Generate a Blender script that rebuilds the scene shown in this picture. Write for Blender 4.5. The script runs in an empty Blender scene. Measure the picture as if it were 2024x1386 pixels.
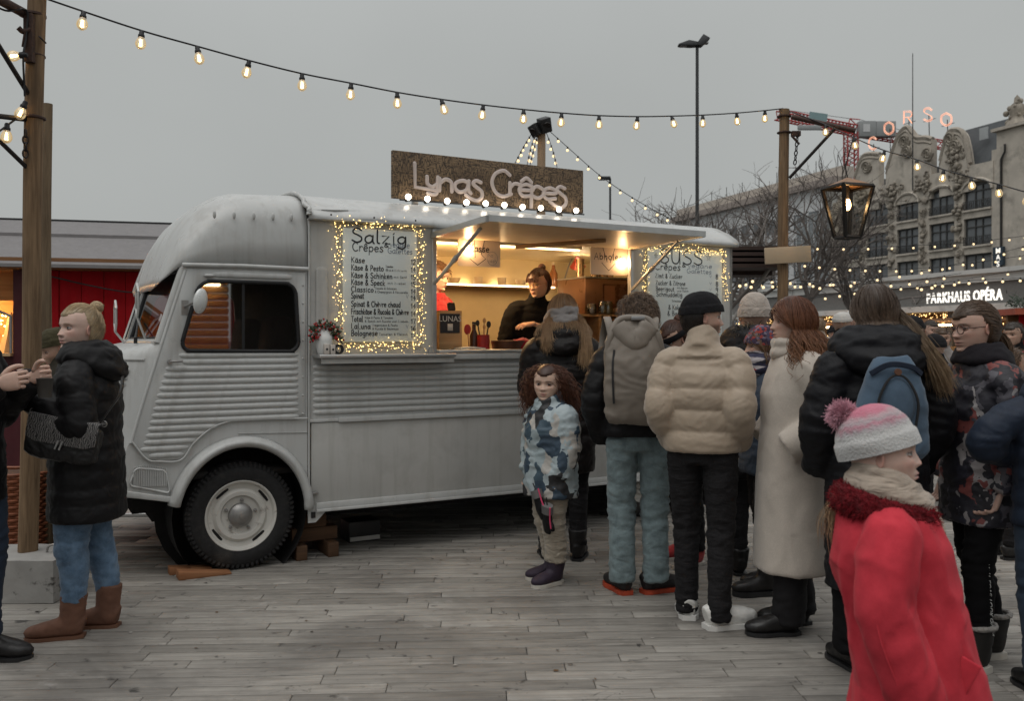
import bpy, bmesh, math, random
import numpy as np
from mathutils import Vector, Matrix, Euler
R = math.radians
PI = math.pi
rnd = random.Random(11)
scene = bpy.context.scene
COL = scene.collection

# ------------------------------------------------------------------ camera
F_PX, CX, HY, EYE = 1780.0, 1012.0, 670.0, 1.5      # focal length / optical axis of the photograph (2024 px wide), eye height
cam_data = bpy.data.cameras.new('camera')
cam_data.sensor_width = 36.0
cam_data.lens = 36.0 * F_PX / 2024.0
cam_data.shift_y = -(693.0 - HY) / 2024.0
cam_data.clip_start = 0.1
cam_data.clip_end = 2000.0
cam = bpy.data.objects.new('camera', cam_data)
COL.objects.link(cam)
cam.location = (0, 0, EYE)
cam.rotation_euler = (R(90), 0, 0)
scene.camera = cam
cam_data.dof.use_dof = True; cam_data.dof.focus_distance = 5.6; cam_data.dof.aperture_fstop = 4.5

# ------------------------------------------------------------------ overcast sky
world = bpy.data.worlds.new('World')
scene.world = world
world.use_nodes = True
wn = world.node_tree.nodes; wl = world.node_tree.links
wn.clear()
w_out = wn.new('ShaderNodeOutputWorld'); w_bg = wn.new('ShaderNodeBackground')
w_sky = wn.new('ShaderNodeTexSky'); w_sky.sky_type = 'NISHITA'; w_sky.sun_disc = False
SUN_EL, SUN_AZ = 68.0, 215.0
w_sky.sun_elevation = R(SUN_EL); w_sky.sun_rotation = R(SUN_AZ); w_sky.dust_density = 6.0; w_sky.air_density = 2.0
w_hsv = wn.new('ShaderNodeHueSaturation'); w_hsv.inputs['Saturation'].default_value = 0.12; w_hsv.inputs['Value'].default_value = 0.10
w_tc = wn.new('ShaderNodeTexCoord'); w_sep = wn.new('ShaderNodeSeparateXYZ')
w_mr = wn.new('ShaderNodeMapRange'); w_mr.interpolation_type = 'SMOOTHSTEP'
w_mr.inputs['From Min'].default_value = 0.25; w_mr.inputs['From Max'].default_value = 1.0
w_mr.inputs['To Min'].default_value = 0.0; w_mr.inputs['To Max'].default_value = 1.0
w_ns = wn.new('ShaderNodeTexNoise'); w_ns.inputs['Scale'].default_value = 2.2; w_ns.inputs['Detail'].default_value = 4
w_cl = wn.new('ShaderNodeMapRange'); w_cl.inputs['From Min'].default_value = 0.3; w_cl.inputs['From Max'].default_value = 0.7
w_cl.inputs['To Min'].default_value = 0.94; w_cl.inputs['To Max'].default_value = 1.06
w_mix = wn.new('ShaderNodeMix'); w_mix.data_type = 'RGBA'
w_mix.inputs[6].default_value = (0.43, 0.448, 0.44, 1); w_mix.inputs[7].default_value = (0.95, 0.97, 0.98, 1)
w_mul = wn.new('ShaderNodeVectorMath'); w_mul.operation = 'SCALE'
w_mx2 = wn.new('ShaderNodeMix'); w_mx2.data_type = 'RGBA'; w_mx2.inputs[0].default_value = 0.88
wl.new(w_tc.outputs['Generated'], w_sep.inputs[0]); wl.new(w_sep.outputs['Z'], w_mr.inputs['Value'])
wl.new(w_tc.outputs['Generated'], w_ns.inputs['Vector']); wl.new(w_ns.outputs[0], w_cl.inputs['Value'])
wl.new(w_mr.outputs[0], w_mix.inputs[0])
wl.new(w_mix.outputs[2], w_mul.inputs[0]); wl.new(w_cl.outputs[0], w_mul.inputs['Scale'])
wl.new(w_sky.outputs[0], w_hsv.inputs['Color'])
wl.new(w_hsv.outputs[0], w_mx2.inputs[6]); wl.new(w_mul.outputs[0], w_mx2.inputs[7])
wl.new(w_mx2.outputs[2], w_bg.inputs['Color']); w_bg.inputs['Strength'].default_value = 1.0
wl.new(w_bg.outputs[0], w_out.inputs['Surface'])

# ------------------------------------------------------------------ veiled sun
sun_d = bpy.data.lights.new('sun', 'SUN'); sun_d.energy = 0.75; sun_d.angle = R(50); sun_d.color = (1.0, 0.97, 0.92)
sun_o = bpy.data.objects.new('sun', sun_d); COL.objects.link(sun_o)
sd = Vector((math.sin(R(SUN_AZ)) * math.cos(R(SUN_EL)), math.cos(R(SUN_AZ)) * math.cos(R(SUN_EL)), math.sin(R(SUN_EL))))
sun_o.rotation_euler = sd.to_track_quat('Z', 'Y').to_euler()

vs = scene.view_settings
vs.view_transform = 'Standard'; vs.look = 'None'; vs.exposure = 0.0; vs.gamma = 1.0
scene.render.engine = 'CYCLES'
cy = scene.cycles
cy.use_denoising = True
cy.max_bounces = 6; cy.diffuse_bounces = 3; cy.glossy_bounces = 3; cy.transmission_bounces = 4; cy.transparent_max_bounces = 12
cy.sample_clamp_indirect = 4.0
cy.caustics_reflective = False; cy.caustics_refractive = False

# ------------------------------------------------------------------ placing
def at(px, py, Y):                       # the point seen at a pixel of the photograph at depth Y
    return Vector(((px - CX) / F_PX * Y, Y, EYE - (py - HY) / F_PX * Y))
def gy(py):                              # depth of a ground point
    return EYE * F_PX / (py - HY)
def gx(px, Y):
    return (px - CX) / F_PX * Y

# ------------------------------------------------------------------ objects
def put(name, me, mat=None, parent=None, loc=None, rot=None):
    o = bpy.data.objects.new(name, me)
    COL.objects.link(o)
    if mat is not None and me is not None:
        mats = mat if isinstance(mat, (list, tuple)) else [mat]
        if len(me.materials) == 0:
            for m in mats: me.materials.append(m)
    if parent is not None: o.parent = parent
    if loc is not None: o.location = loc
    if rot is not None: o.rotation_euler = rot
    return o
def tag(o, label=None, cat=None, group=None, kind=None):
    if label: o['label'] = label
    if cat: o['category'] = cat
    if group: o['group'] = group
    if kind: o['kind'] = kind
    return o
def thing(name, label, cat, loc=(0, 0, 0), rotz=0.0, group=None):
    o = bpy.data.objects.new(name, None); COL.objects.link(o)
    o.empty_display_size = 0.1
    o.location = loc; o.rotation_euler = (0, 0, rotz)
    return tag(o, label, cat, group)

def catmull(P, n, closed=False):
    P = np.asarray(P, float)
    if len(P) == 2:
        t = np.linspace(0, 1, n)[:, None]
        return P[0] * (1 - t) + P[1] * t
    if closed:
        Q = np.vstack([P[-1], P, P[0], P[1]]); m = len(P)
    else:
        Q = np.vstack([2 * P[0] - P[1], P, 2 * P[-1] - P[-2]]); m = len(P) - 1
    u = np.linspace(0, m, n, endpoint=not closed); i = np.minimum(u.astype(int), m - 1); t = (u - i)[:, None]
    a, b, c, d = Q[i], Q[i + 1], Q[i + 2], Q[i + 3]
    return 0.5 * (2 * b + (c - a) * t + (2 * a - 5 * b + 4 * c - d) * t ** 2 + (3 * b - a - 3 * c + d) * t ** 3)

_LF = {}
def loft_faces(N, n, closed):
    if (N, n, closed) not in _LF:
        a = (np.arange(N if closed else N - 1) * n)[:, None]; b = ((np.arange(N if closed else N - 1) + 1) % N * n)[:, None]; j = np.arange(n)[None]; k = (j + 1) % n
        Q = np.stack([a + j, a + k, b + k, b + j], -1).reshape(-1, 4); j = np.arange(n); k = (j + 1) % n; m = N * n
        _LF[(N, n, closed)] = (Q, np.vstack([np.stack([0 * j + m, k, j], 1), np.stack([0 * j + m + 1, (N - 1) * n + j, (N - 1) * n + k], 1)]))
    return _LF[(N, n, closed)]
class MB:
    """collects shapes that become ONE mesh"""
    def __init__(s): s.v = []; s.f = []; s.mi = []; s.n = 0; s.cur = 0; s.col = []; s.c = None
    def add(s, V, Fc):
        V = np.asarray(V, float).reshape(-1, 3)
        s.v.append(V); b = s.n; s.n += len(V)
        if isinstance(Fc, np.ndarray): s.f.append(Fc + b); s.mi.append(s.cur)
        else:
            for m in sorted(set(map(len, Fc))): s.f.append(np.array([f for f in Fc if len(f) == m], int) + b); s.mi.append(s.cur)
        s.col.append(np.ones((len(V), 3)) if s.c is None else np.tile(np.asarray(s.c, float), (len(V), 1)))
        return s
    def box(s, c, size, rot=None, taper=1.0):
        x, y, z = [k / 2 for k in size]
        V = np.array([(-x, -y, -z), (x, -y, -z), (x, y, -z), (-x, y, -z), (-x * taper, -y * taper, z), (x * taper, -y * taper, z), (x * taper, y * taper, z), (-x * taper, y * taper, z)])
        if rot is not None:
            M = np.array((Euler(rot).to_matrix() if not isinstance(rot, Matrix) else rot)); V = V @ M.T
        return s.add(V + np.asarray(c, float), [(0, 3, 2, 1), (4, 5, 6, 7), (0, 1, 5, 4), (1, 2, 6, 5), (2, 3, 7, 6), (3, 0, 4, 7)])
    def bbox(s, x0, x1, y0, y1, z0, z1):
        return s.box(((x0 + x1) / 2, (y0 + y1) / 2, (z0 + z1) / 2), (abs(x1 - x0), abs(y1 - y0), abs(z1 - z0)))
    def loft(s, C, rx, ry=None, side=(1, 0, 0), n=16, cap=True, e=2.0, closed=False):
        C = np.asarray(C, float); N = len(C)
        rx = np.broadcast_to(np.asarray(rx, float), (N,)); ry = rx if ry is None else np.broadcast_to(np.asarray(ry, float), (N,))
        T = np.gradient(C, axis=0) if not closed else (np.roll(C, -1, 0) - np.roll(C, 1, 0))
        T /= np.linalg.norm(T, axis=1)[:, None] + 1e-12
        S = np.broadcast_to(np.asarray(side, float), (N, 3)).copy()
        S -= (S * T).sum(1)[:, None] * T
        ln = np.linalg.norm(S, axis=1)
        if (ln < 1e-3).any():
            alt = np.array((0, 1, 0.3)); A = alt - (T @ alt)[:, None] * T; S[ln < 1e-3] = A[ln < 1e-3]
        S /= np.linalg.norm(S, axis=1)[:, None] + 1e-12
        B = np.cross(T, S)
        th = np.linspace(0, 2 * PI, n, endpoint=False); c, q = np.cos(th), np.sin(th)
        if e != 2.0: c = np.sign(c) * np.abs(c) ** (2 / e); q = np.sign(q) * np.abs(q) ** (2 / e)
        V = C[:, None, :] + S[:, None, :] * (rx[:, None] * c[None])[:, :, None] + B[:, None, :] * (ry[:, None] * q[None])[:, :, None]
        Q, T3 = loft_faces(N, n, closed)
        V = V.reshape(-1, 3)
        if cap and not closed:
            s.add(np.vstack([V, C[0], C[-1]]), Q); s.f.append(T3 + s.n - len(V) - 2); s.mi.append(s.cur); return s
        return s.add(V, Q)
    def strands(s, P, r, ry=None, col=None):
        """many thin three-sided strands at once: P (k, m, 3), r (k, m), col (k, m, 3)"""
        P = np.asarray(P, float); K, m = P.shape[:2]; r = np.broadcast_to(np.asarray(r, float), (K, m)); ry = r if ry is None else np.broadcast_to(ry, (K, m))
        T = np.gradient(P, axis=1); T /= np.linalg.norm(T, axis=2)[..., None] + 1e-12
        S = np.array((.3, .2, .9)) - (T @ np.array((.3, .2, .9)))[..., None] * T; S /= np.linalg.norm(S, axis=2)[..., None] + 1e-9; B = np.cross(T, S)
        th = np.array((0, 2.094, 4.189)); V = P[:, :, None] + S[:, :, None] * (r[..., None] * np.cos(th))[..., None] + B[:, :, None] * (ry[..., None] * np.sin(th))[..., None]
        Q = loft_faces(m, 3, False)[0]; s.add(V.reshape(-1, 3), (Q[None] + (np.arange(K) * m * 3)[:, None, None]).reshape(-1, 4))
        if col is not None: s.col[-1] = np.repeat(np.broadcast_to(col, (K, m, 3)).reshape(-1, 3), 3, axis=0)
        return s
    def tube(s, P, r, n=8, cap=True, side=(0.31, 0.2, 0.93)):
        return s.loft(P, r, None, side, n, cap)
    def cyl(s, a, b, r, r2=None, n=16, cap=True):
        return s.loft([a, b], [r, r if r2 is None else r2], None, (0.31, 0.93, 0.2), n, cap)
    def lathe(s, prof, c=(0, 0, 0), n=24, axis='z', sq=(1, 1)):
        th = np.linspace(0, 2 * PI, n, endpoint=False); V = []; Fc = []
        for r, z in prof:
            for t in th:
                p = (r * math.cos(t) * sq[0], r * math.sin(t) * sq[1], z)
                if axis == 'y': p = (p[0], z, p[1])
                if axis == 'x': p = (z, p[0], p[1])
                V.append(p)
        for i in range(len(prof) - 1):
            for j in range(n):
                k = (j + 1) % n
                q = (i * n + j, i * n + k, (i + 1) * n + k, (i + 1) * n + j)
                Fc.append(q if axis != 'y' else q[::-1])
        return s.add(np.array(V) + np.asarray(c, float), Fc)
    def ell(s, c, r, nu=14, nv=10, M=None):
        V = []; Fc = []
        for i in range(nv + 1):
            ph = PI * i / nv
            for j in range(nu):
                th = 2 * PI * j / nu
                V.append((math.sin(ph) * math.cos(th), math.sin(ph) * math.sin(th), math.cos(ph)))
        for i in range(nv):
            for j in range(nu):
                k = (j + 1) % nu
                Fc.append((i * nu + j, (i + 1) * nu + j, (i + 1) * nu + k, i * nu + k))
        V = np.array(V) * np.asarray(r, float)
        if M is not None: V = V @ np.array(M).T
        return s.add(V + np.asarray(c, float), Fc)
    def octa(s, c, r):
        V = np.array([(1, 0, 0), (-1, 0, 0), (0, 1, 0), (0, -1, 0), (0, 0, 1), (0, 0, -1)]) * r
        return s.add(V + np.asarray(c, float), [(0, 2, 4), (2, 1, 4), (1, 3, 4), (3, 0, 4), (2, 0, 5), (1, 2, 5), (3, 1, 5), (0, 3, 5)])
    def prism(s, poly, a0, a1, plane='xz', holes=()):
        """polygon in a plane extruded along the third axis from a0 to a1"""
        from mathutils.geometry import tessellate_polygon
        loops = [list(poly)] + [list(h) for h in holes]
        flat = [p for L in loops for p in L]
        tris = tessellate_polygon([[Vector((p[0], p[1], 0)) for p in L] for L in loops])
        def P3(p, a): return {'xz': (p[0], a, p[1]), 'xy': (p[0], p[1], a), 'yz': (a, p[0], p[1])}[plane]
        m = len(flat)
        V = [P3(p, a0) for p in flat] + [P3(p, a1) for p in flat]
        Fc = [tuple(t) for t in tris] + [tuple(m + i for i in reversed(t)) for t in tris]
        b = 0
        for L in loops:
            k = len(L)
            for i in range(k):
                j = (i + 1) % k
                Fc.append((b + i, b + j, m + b + j, m + b + i))
            b += k
        return s.add(V, Fc)
    def xf(s, M):
        M = np.array(M); s.v = [v @ M[:3, :3].T + M[:3, 3] for v in s.v]; return s
    def join(s, o, M=None):
        for v, c in zip(o.v, o.col):
            vv = v if M is None else v @ np.array(M)[:3, :3].T + np.array(M)[:3, 3]
            s.v.append(vv); s.col.append(c)
        for f in o.f: s.f.append(f + s.n); s.mi.append(s.cur)
        s.n += o.n
        return s
    def mesh(s, name='m', smooth=None, colors=False, fix=True):
        me = bpy.data.meshes.new(name)
        V = np.vstack(s.v) if s.v else np.zeros((0, 3))
        nl = sum(f.size for f in s.f); npol = sum(len(f) for f in s.f)
        me.vertices.add(len(V)); me.loops.add(nl); me.polygons.add(npol)
        me.vertices.foreach_set('co', V.ravel()); me.loops.foreach_set('vertex_index', np.concatenate([f.ravel() for f in s.f]).astype(np.int32))
        ln = np.concatenate([np.full(len(f), f.shape[1]) for f in s.f]); me.polygons.foreach_set('loop_start', (np.cumsum(ln) - ln).astype(np.int32)); me.polygons.foreach_set('loop_total', ln.astype(np.int32))
        if any(s.mi): me.polygons.foreach_set('material_index', np.concatenate([np.full(len(f), m) for f, m in zip(s.f, s.mi)]).astype(np.int32))
        me.update(calc_edges=True)
        if colors:
            at_ = me.color_attributes.new('Col', 'FLOAT_COLOR', 'POINT')
            c = np.vstack(s.col); c4 = np.ones((len(c), 4)); c4[:, :3] = c
            at_.data.foreach_set('color', c4.ravel())
        if fix:
            bm = bmesh.new(); bm.from_mesh(me); bmesh.ops.recalc_face_normals(bm, faces=bm.faces); bm.to_mesh(me); bm.free()
        if smooth is not None:
            me.polygons.foreach_set('use_smooth', [True] * len(me.polygons))
            if smooth < 179: me.set_sharp_from_angle(angle=R(smooth))
        me.update()
        return me
    def build(s, name, mat, parent=None, smooth=35, bevel=0, colors=False, loc=None, rot=None, fix=True):
        me = s.mesh(name, smooth, colors, fix)
        if bevel: bevel_mesh(me, bevel)
        return put(name, me, mat, parent, loc, rot)

def bevel_mesh(me, w, seg=2, ang=40):
    bm = bmesh.new(); bm.from_mesh(me)
    bmesh.ops.remove_doubles(bm, verts=bm.verts, dist=1e-5)
    ed = [e for e in bm.edges if e.is_manifold and len(e.link_faces) == 2 and e.calc_face_angle(0) > R(ang)]
    bmesh.ops.bevel(bm, geom=ed, offset=w, segments=seg, affect='EDGES', profile=0.5, clamp_overlap=True)
    bm.to_mesh(me); bm.free()
    me.polygons.foreach_set('use_smooth', [True] * len(me.polygons)); me.set_sharp_from_angle(angle=R(50)); me.update()

TMP = bpy.data.scenes.new('workbench')
def remesh(me, voxel=0.011, smooth=3, fac=0.5):
    o = bpy.data.objects.new('tmp', me); TMP.collection.objects.link(o)
    m = o.modifiers.new('r', 'REMESH'); m.mode = 'VOXEL'; m.voxel_size = voxel; m.use_smooth_shade = True
    if smooth:
        m2 = o.modifiers.new('s', 'SMOOTH'); m2.factor = fac; m2.iterations = smooth
    with bpy.context.temp_override(scene=TMP, view_layer=TMP.view_layers[0]): dg = bpy.context.evaluated_depsgraph_get()
    dg.update()
    out = bpy.data.meshes.new_from_object(o.evaluated_get(dg))
    bpy.data.objects.remove(o); bpy.data.meshes.remove(me)
    out.polygons.foreach_set('use_smooth', [True] * len(out.polygons))
    return out

def vnoise(p, seed=0):
    p = np.asarray(p, float); i = np.floor(p).astype(np.int64); f = p - i; f = f * f * (3 - 2 * f)
    def h(ix, iy, iz):
        k = (ix * 374761393 + iy * 668265263 + iz * 2147483647 + seed * 1274126177) & 0xffffffff
        k = ((k ^ (k >> 13)) * 1274126177) & 0xffffffff
        k = (k ^ (k >> 16)) & 0xffffff
        return k / float(0xffffff)
    x, y, z = i[:, 0], i[:, 1], i[:, 2]; fx, fy, fz = f[:, 0], f[:, 1], f[:, 2]
    def L(a, b, t): return a + (b - a) * t
    c0 = L(L(h(x, y, z), h(x + 1, y, z), fx), L(h(x, y + 1, z), h(x + 1, y + 1, z), fx), fy)
    c1 = L(L(h(x, y, z + 1), h(x + 1, y, z + 1), fx), L(h(x, y + 1, z + 1), h(x + 1, y + 1, z + 1), fx), fy)
    return L(c0, c1, fz) * 2 - 1

def vco(me):
    a = np.empty(len(me.vertices) * 3); me.vertices.foreach_get('co', a); return a.reshape(-1, 3)
def vno(me):
    a = np.empty(len(me.vertices) * 3); me.vertices.foreach_get('normal', a); return a.reshape(-1, 3)
def setco(me, c):
    me.vertices.foreach_set('co', np.asarray(c, float).ravel()); me.update()
def folds(me, amp, freq, seed=0, weight=None, ridge=True):
    """cloth folds pushed along the normals; freq per axis"""
    c = vco(me); n = vno(me)
    w = c + 0.05 * np.stack([vnoise(c * 7, seed + k) for k in range(3)], 1)
    fr = np.asarray(freq, float); a = vnoise(w * fr, seed + 5)
    if ridge: a = (1 - np.abs(a) * 2)
    k = 0.38                                     # slanted second set of creases
    w2 = np.stack([w[:, 0], w[:, 1], w[:, 2] + k * (w[:, 0] + w[:, 1]) * np.sign(vnoise(c * 3, seed + 2))], 1)
    b = vnoise(w2 * fr * 2.1, seed + 9); b = (0.7 - np.abs(b) * 2) if ridge else b
    e = vnoise(w * fr * 4.2, seed + 13)
    d = amp * (a + 0.6 * b + 0.18 * e)
    if weight is not None: d = d * weight(c)
    setco(me, c + n * d[:, None])
# ------------------------------------------------------------------ materials
MATS = {}
def nodes_of(name):
    m = bpy.data.materials.new(name); m.use_nodes = True
    nt = m.node_tree; b = nt.nodes['Principled BSDF']
    return m, nt, b
def N(nt, typ, **kw):
    n = nt.nodes.new(typ)
    for k, v in kw.items(): setattr(n, k, v)
    return n
def mixc(nt, fac, a, b, blend='MIX'):
    m = N(nt, 'ShaderNodeMix', data_type='RGBA', blend_type=blend)
    for sock, v in ((0, fac), (6, a), (7, b)):
        if hasattr(v, 'is_linked') or isinstance(v, bpy.types.NodeSocket): nt.links.new(v, m.inputs[sock])
        elif sock == 0: m.inputs[0].default_value = v
        else: m.inputs[sock].default_value = (*v[:3], 1)
    return m.outputs[2]
def noise(nt, scale, detail=4, rough=0.55, vec=None, stretch=None, dist=0.0, src='Object'):
    tc = N(nt, 'ShaderNodeTexCoord'); v = tc.outputs[src] if vec is None else vec
    if stretch is not None:
        mp = N(nt, 'ShaderNodeMapping'); mp.inputs['Scale'].default_value = stretch; nt.links.new(v, mp.inputs['Vector']); v = mp.outputs[0]
    t = N(nt, 'ShaderNodeTexNoise'); t.inputs['Scale'].default_value = scale; t.inputs['Detail'].default_value = detail
    t.inputs['Roughness'].default_value = rough; t.inputs['Distortion'].default_value = dist
    nt.links.new(v, t.inputs['Vector'])
    return t.outputs[0]
def ramp(nt, val, lo, hi, a=0.0, b=1.0):
    m = N(nt, 'ShaderNodeMapRange'); m.inputs['From Min'].default_value = lo; m.inputs['From Max'].default_value = hi
    m.inputs['To Min'].default_value = a; m.inputs['To Max'].default_value = b; m.clamp = True
    nt.links.new(val, m.inputs['Value']); return m.outputs[0]
def bump(nt, b, val, strength, dist=0.01):
    bp = N(nt, 'ShaderNodeBump'); bp.inputs['Strength'].default_value = strength; bp.inputs['Distance'].default_value = dist
    nt.links.new(val, bp.inputs['Height'])
    if b.inputs['Normal'].is_linked: nt.links.new(b.inputs['Normal'].links[0].from_socket, bp.inputs['Normal'])
    nt.links.new(bp.outputs[0], b.inputs['Normal'])

def M(name, col, rough=0.6, metal=0.0, var=0.12, vscale=6.0, bump_s=0.0, bump_scale=60.0, stretch=None, spec=0.4, dirt=None, dirt_scale=3.0, dirt_lo=0.52, dirt_hi=0.7, rvar=0.1, bdist=0.004, streak=None, rust=0.0):
    """paint, metal, plastic, concrete ...: two close tones, uneven gloss, fine relief, optional stains"""
    if name in MATS: return MATS[name]
    m, nt, b = nodes_of(name)
    n = noise(nt, vscale, 6, 0.6, stretch=stretch)
    a = [c * (1 - var) for c in col]; c2 = [min(1, c * (1 + var)) for c in col]
    base = mixc(nt, ramp(nt, n, 0.3, 0.7), a, c2)
    if dirt is not None:
        d = noise(nt, dirt_scale, 8, 0.65, dist=0.3)
        base = mixc(nt, ramp(nt, d, dirt_lo, dirt_hi), base, dirt)
    if streak is not None:                       # run-down grime
        d = noise(nt, 1.0, 5, 0.6, stretch=(14, 14, 1.1)); base = mixc(nt, ramp(nt, d, 0.5, 0.78, 0, 0.55), base, streak)
    if rust:                                     # small rust specks
        d = noise(nt, 26, 4, 0.7); base = mixc(nt, ramp(nt, d, 0.74 - rust, 0.8 - rust), base, (0.13, 0.06, 0.03))
    nt.links.new(base, b.inputs['Base Color'])
    if rvar:
        n2 = noise(nt, vscale * 2.3, 5)
        nt.links.new(ramp(nt, n2, 0.3, 0.7, max(0.02, rough - rvar), min(1, rough + rvar)), b.inputs['Roughness'])
    else: b.inputs['Roughness'].default_value = rough
    b.inputs['Metallic'].default_value = metal; b.inputs['Specular IOR Level'].default_value = spec
    if bump_s: bump(nt, b, noise(nt, bump_scale, 5, stretch=stretch), bump_s, bdist)
    MATS[name] = m
    return m
def emit(name, col, strength, base=(0.8, 0.7, 0.5)):
    if name in MATS: return MATS[name]
    m, nt, b = nodes_of(name)
    b.inputs['Base Color'].default_value = (*base, 1); b.inputs['Emission Color'].default_value = (*col, 1); b.inputs['Emission Strength'].default_value = strength
    MATS[name] = m; return m
def glass(name, tint=(0.9, 0.95, 0.95), refl=0.12, rough=0.02):
    """thin pane: lets the view through and mirrors the surroundings at grazing angles"""
    if name in MATS: return MATS[name]
    m, nt, b = nodes_of(name)
    out = nt.nodes['Material Output']
    tr = N(nt, 'ShaderNodeBsdfTransparent'); tr.inputs[0].default_value = (*tint, 1)
    gl = N(nt, 'ShaderNodeBsdfGlossy'); gl.inputs['Roughness'].default_value = rough
    fr = N(nt, 'ShaderNodeFresnel'); fr.inputs['IOR'].default_value = 1.5
    ad = N(nt, 'ShaderNodeMath', operation='ADD'); ad.inputs[1].default_value = refl; ad.use_clamp = True
    nt.links.new(fr.outputs[0], ad.inputs[0])
    mx = N(nt, 'ShaderNodeMixShader'); nt.links.new(ad.outputs[0], mx.inputs[0]); nt.links.new(tr.outputs[0], mx.inputs[1]); nt.links.new(gl.outputs[0], mx.inputs[2])
    nt.links.new(mx.outputs[0], out.inputs['Surface'])
    MATS[name] = m; return m
def cloth(name, col, rough=0.85, weave=350.0, wr=0.25, wscale=9.0, var=0.15, sheen=0.25, spec=0.2, col2=None, wst=(1, 1, 1), fleck=0.0):
    """woven or quilted fabric: uneven dye, weave relief, small creases"""
    if name in MATS: return MATS[name]
    m, nt, b = nodes_of(name)
    n = noise(nt, 14, 6, 0.65)
    a = [c * (1 - var) for c in col]; c2 = [min(1, c * (1 + var)) for c in (col2 or col)]
    base = mixc(nt, ramp(nt, n, 0.3, 0.7), a, c2)
    if fleck:
        f = noise(nt, 160, 3, 0.7)
        base = mixc(nt, ramp(nt, f, 0.4, 0.66, 0, fleck), base, [min(1, c * 1.9 + 0.03) for c in col])
    nt.links.new(base, b.inputs['Base Color']); b.inputs['Roughness'].default_value = rough
    b.inputs['Sheen Weight'].default_value = sheen * min(1.0, max(col) * 4); b.inputs['Sheen Roughness'].default_value = 0.5; b.inputs['Specular IOR Level'].default_value = spec
    if wr: bump(nt, b, noise(nt, wscale, 1.5, 0.5, stretch=wst, dist=0.9), wr, 0.03)
    if weave: bump(nt, b, noise(nt, weave, 2), 0.25, 0.002)
    MATS[name] = m; return m
def vcolmat(name, rough=0.5, spec=0.3, noise_amt=0.12, nscale=40, sss=0.0, bump_s=0.0, sheen=0.0, aniso=0.0):
    """colour carried by the mesh (skin with lips and brows, hair with lighter and darker strands)"""
    if name in MATS: return MATS[name]
    m, nt, b = nodes_of(name)
    at_ = N(nt, 'ShaderNodeAttribute', attribute_name='Col')
    n = ramp(nt, noise(nt, nscale, 4), 0.3, 0.7, 1 - noise_amt, 1 + noise_amt)
    sc = N(nt, 'ShaderNodeVectorMath', operation='SCALE'); nt.links.new(at_.outputs['Color'], sc.inputs[0]); nt.links.new(n, sc.inputs['Scale'])
    nt.links.new(sc.outputs[0], b.inputs['Base Color'])
    b.inputs['Roughness'].default_value = rough; b.inputs['Specular IOR Level'].default_value = spec
    if sheen: b.inputs['Sheen Weight'].default_value = sheen
    if sss:
        b.inputs['Subsurface Weight'].default_value = sss; b.inputs['Subsurface Radius'].default_value = (0.012, 0.005, 0.003); b.inputs['Subsurface Scale'].default_value = 0.5
    if bump_s: bump(nt, b, noise(nt, 300, 3), bump_s, 0.002)
    MATS[name] = m; return m
def wood(name, c1, c2, scale=1.0, axis='z', rough=0.75, knots=True):
    """grain drawn out along one axis, darker streaks, knots"""
    if name in MATS: return MATS[name]
    m, nt, b = nodes_of(name)
    st = {'x': (1.2, 22, 22), 'y': (22, 1.2, 22), 'z': (22, 22, 1.2)}[axis]
    g = noise(nt, 1.0 * scale, 6, 0.6, stretch=st, dist=0.6)
    base = mixc(nt, ramp(nt, g, 0.3, 0.68), c1, c2)
    st2 = tuple(4 if s > 5 else 0.8 for s in st)
    g2 = noise(nt, 1.0 * scale, 4, 0.5, stretch=st2)
    base = mixc(nt, ramp(nt, g2, 0.5, 0.75, 0, 0.55), base, [c * 0.45 for c in c1])
    nt.links.new(base, b.inputs['Base Color']); b.inputs['Roughness'].default_value = rough; b.inputs['Specular IOR Level'].default_value = 0.25
    bump(nt, b, g, 0.35, 0.004)
    MATS[name] = m; return m
# ------------------------------------------------------------------ people
SKIN = vcolmat('skin', 0.5, 0.35, 0.07, 30, sss=0.12, bump_s=0.08)
HAIRM = vcolmat('hair', 0.42, 0.4, 0.15, 25)
_FZ = [0.5, 0.485, 0.45, 0.4, 0.3, 0.2, 0.1, 0.03, -0.05, -0.12, -0.2, -0.28, -0.36, -0.43, -0.475, -0.5, -0.53]
_FY = [0.0, 0.12, 0.21, 0.275, 0.345, 0.375, 0.385, 0.362, 0.366, 0.372, 0.375, 0.378, 0.356, 0.362, 0.335, 0.25, 0.1]
_BY = [0.0, -0.15, -0.26, -0.345, -0.43, -0.465, -0.475, -0.465, -0.44, -0.40, -0.335, -0.265, -0.21, -0.17, -0.14, -0.12, -0.10]
_WX = [0.0, 0.13, 0.215, 0.275, 0.335, 0.36, 0.365, 0.358, 0.348, 0.338, 0.318, 0.288, 0.25, 0.20, 0.15, 0.10, 0.06]
def head_w(z): return np.interp(-np.asarray(z), [-k for k in _FZ], _WX)

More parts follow.
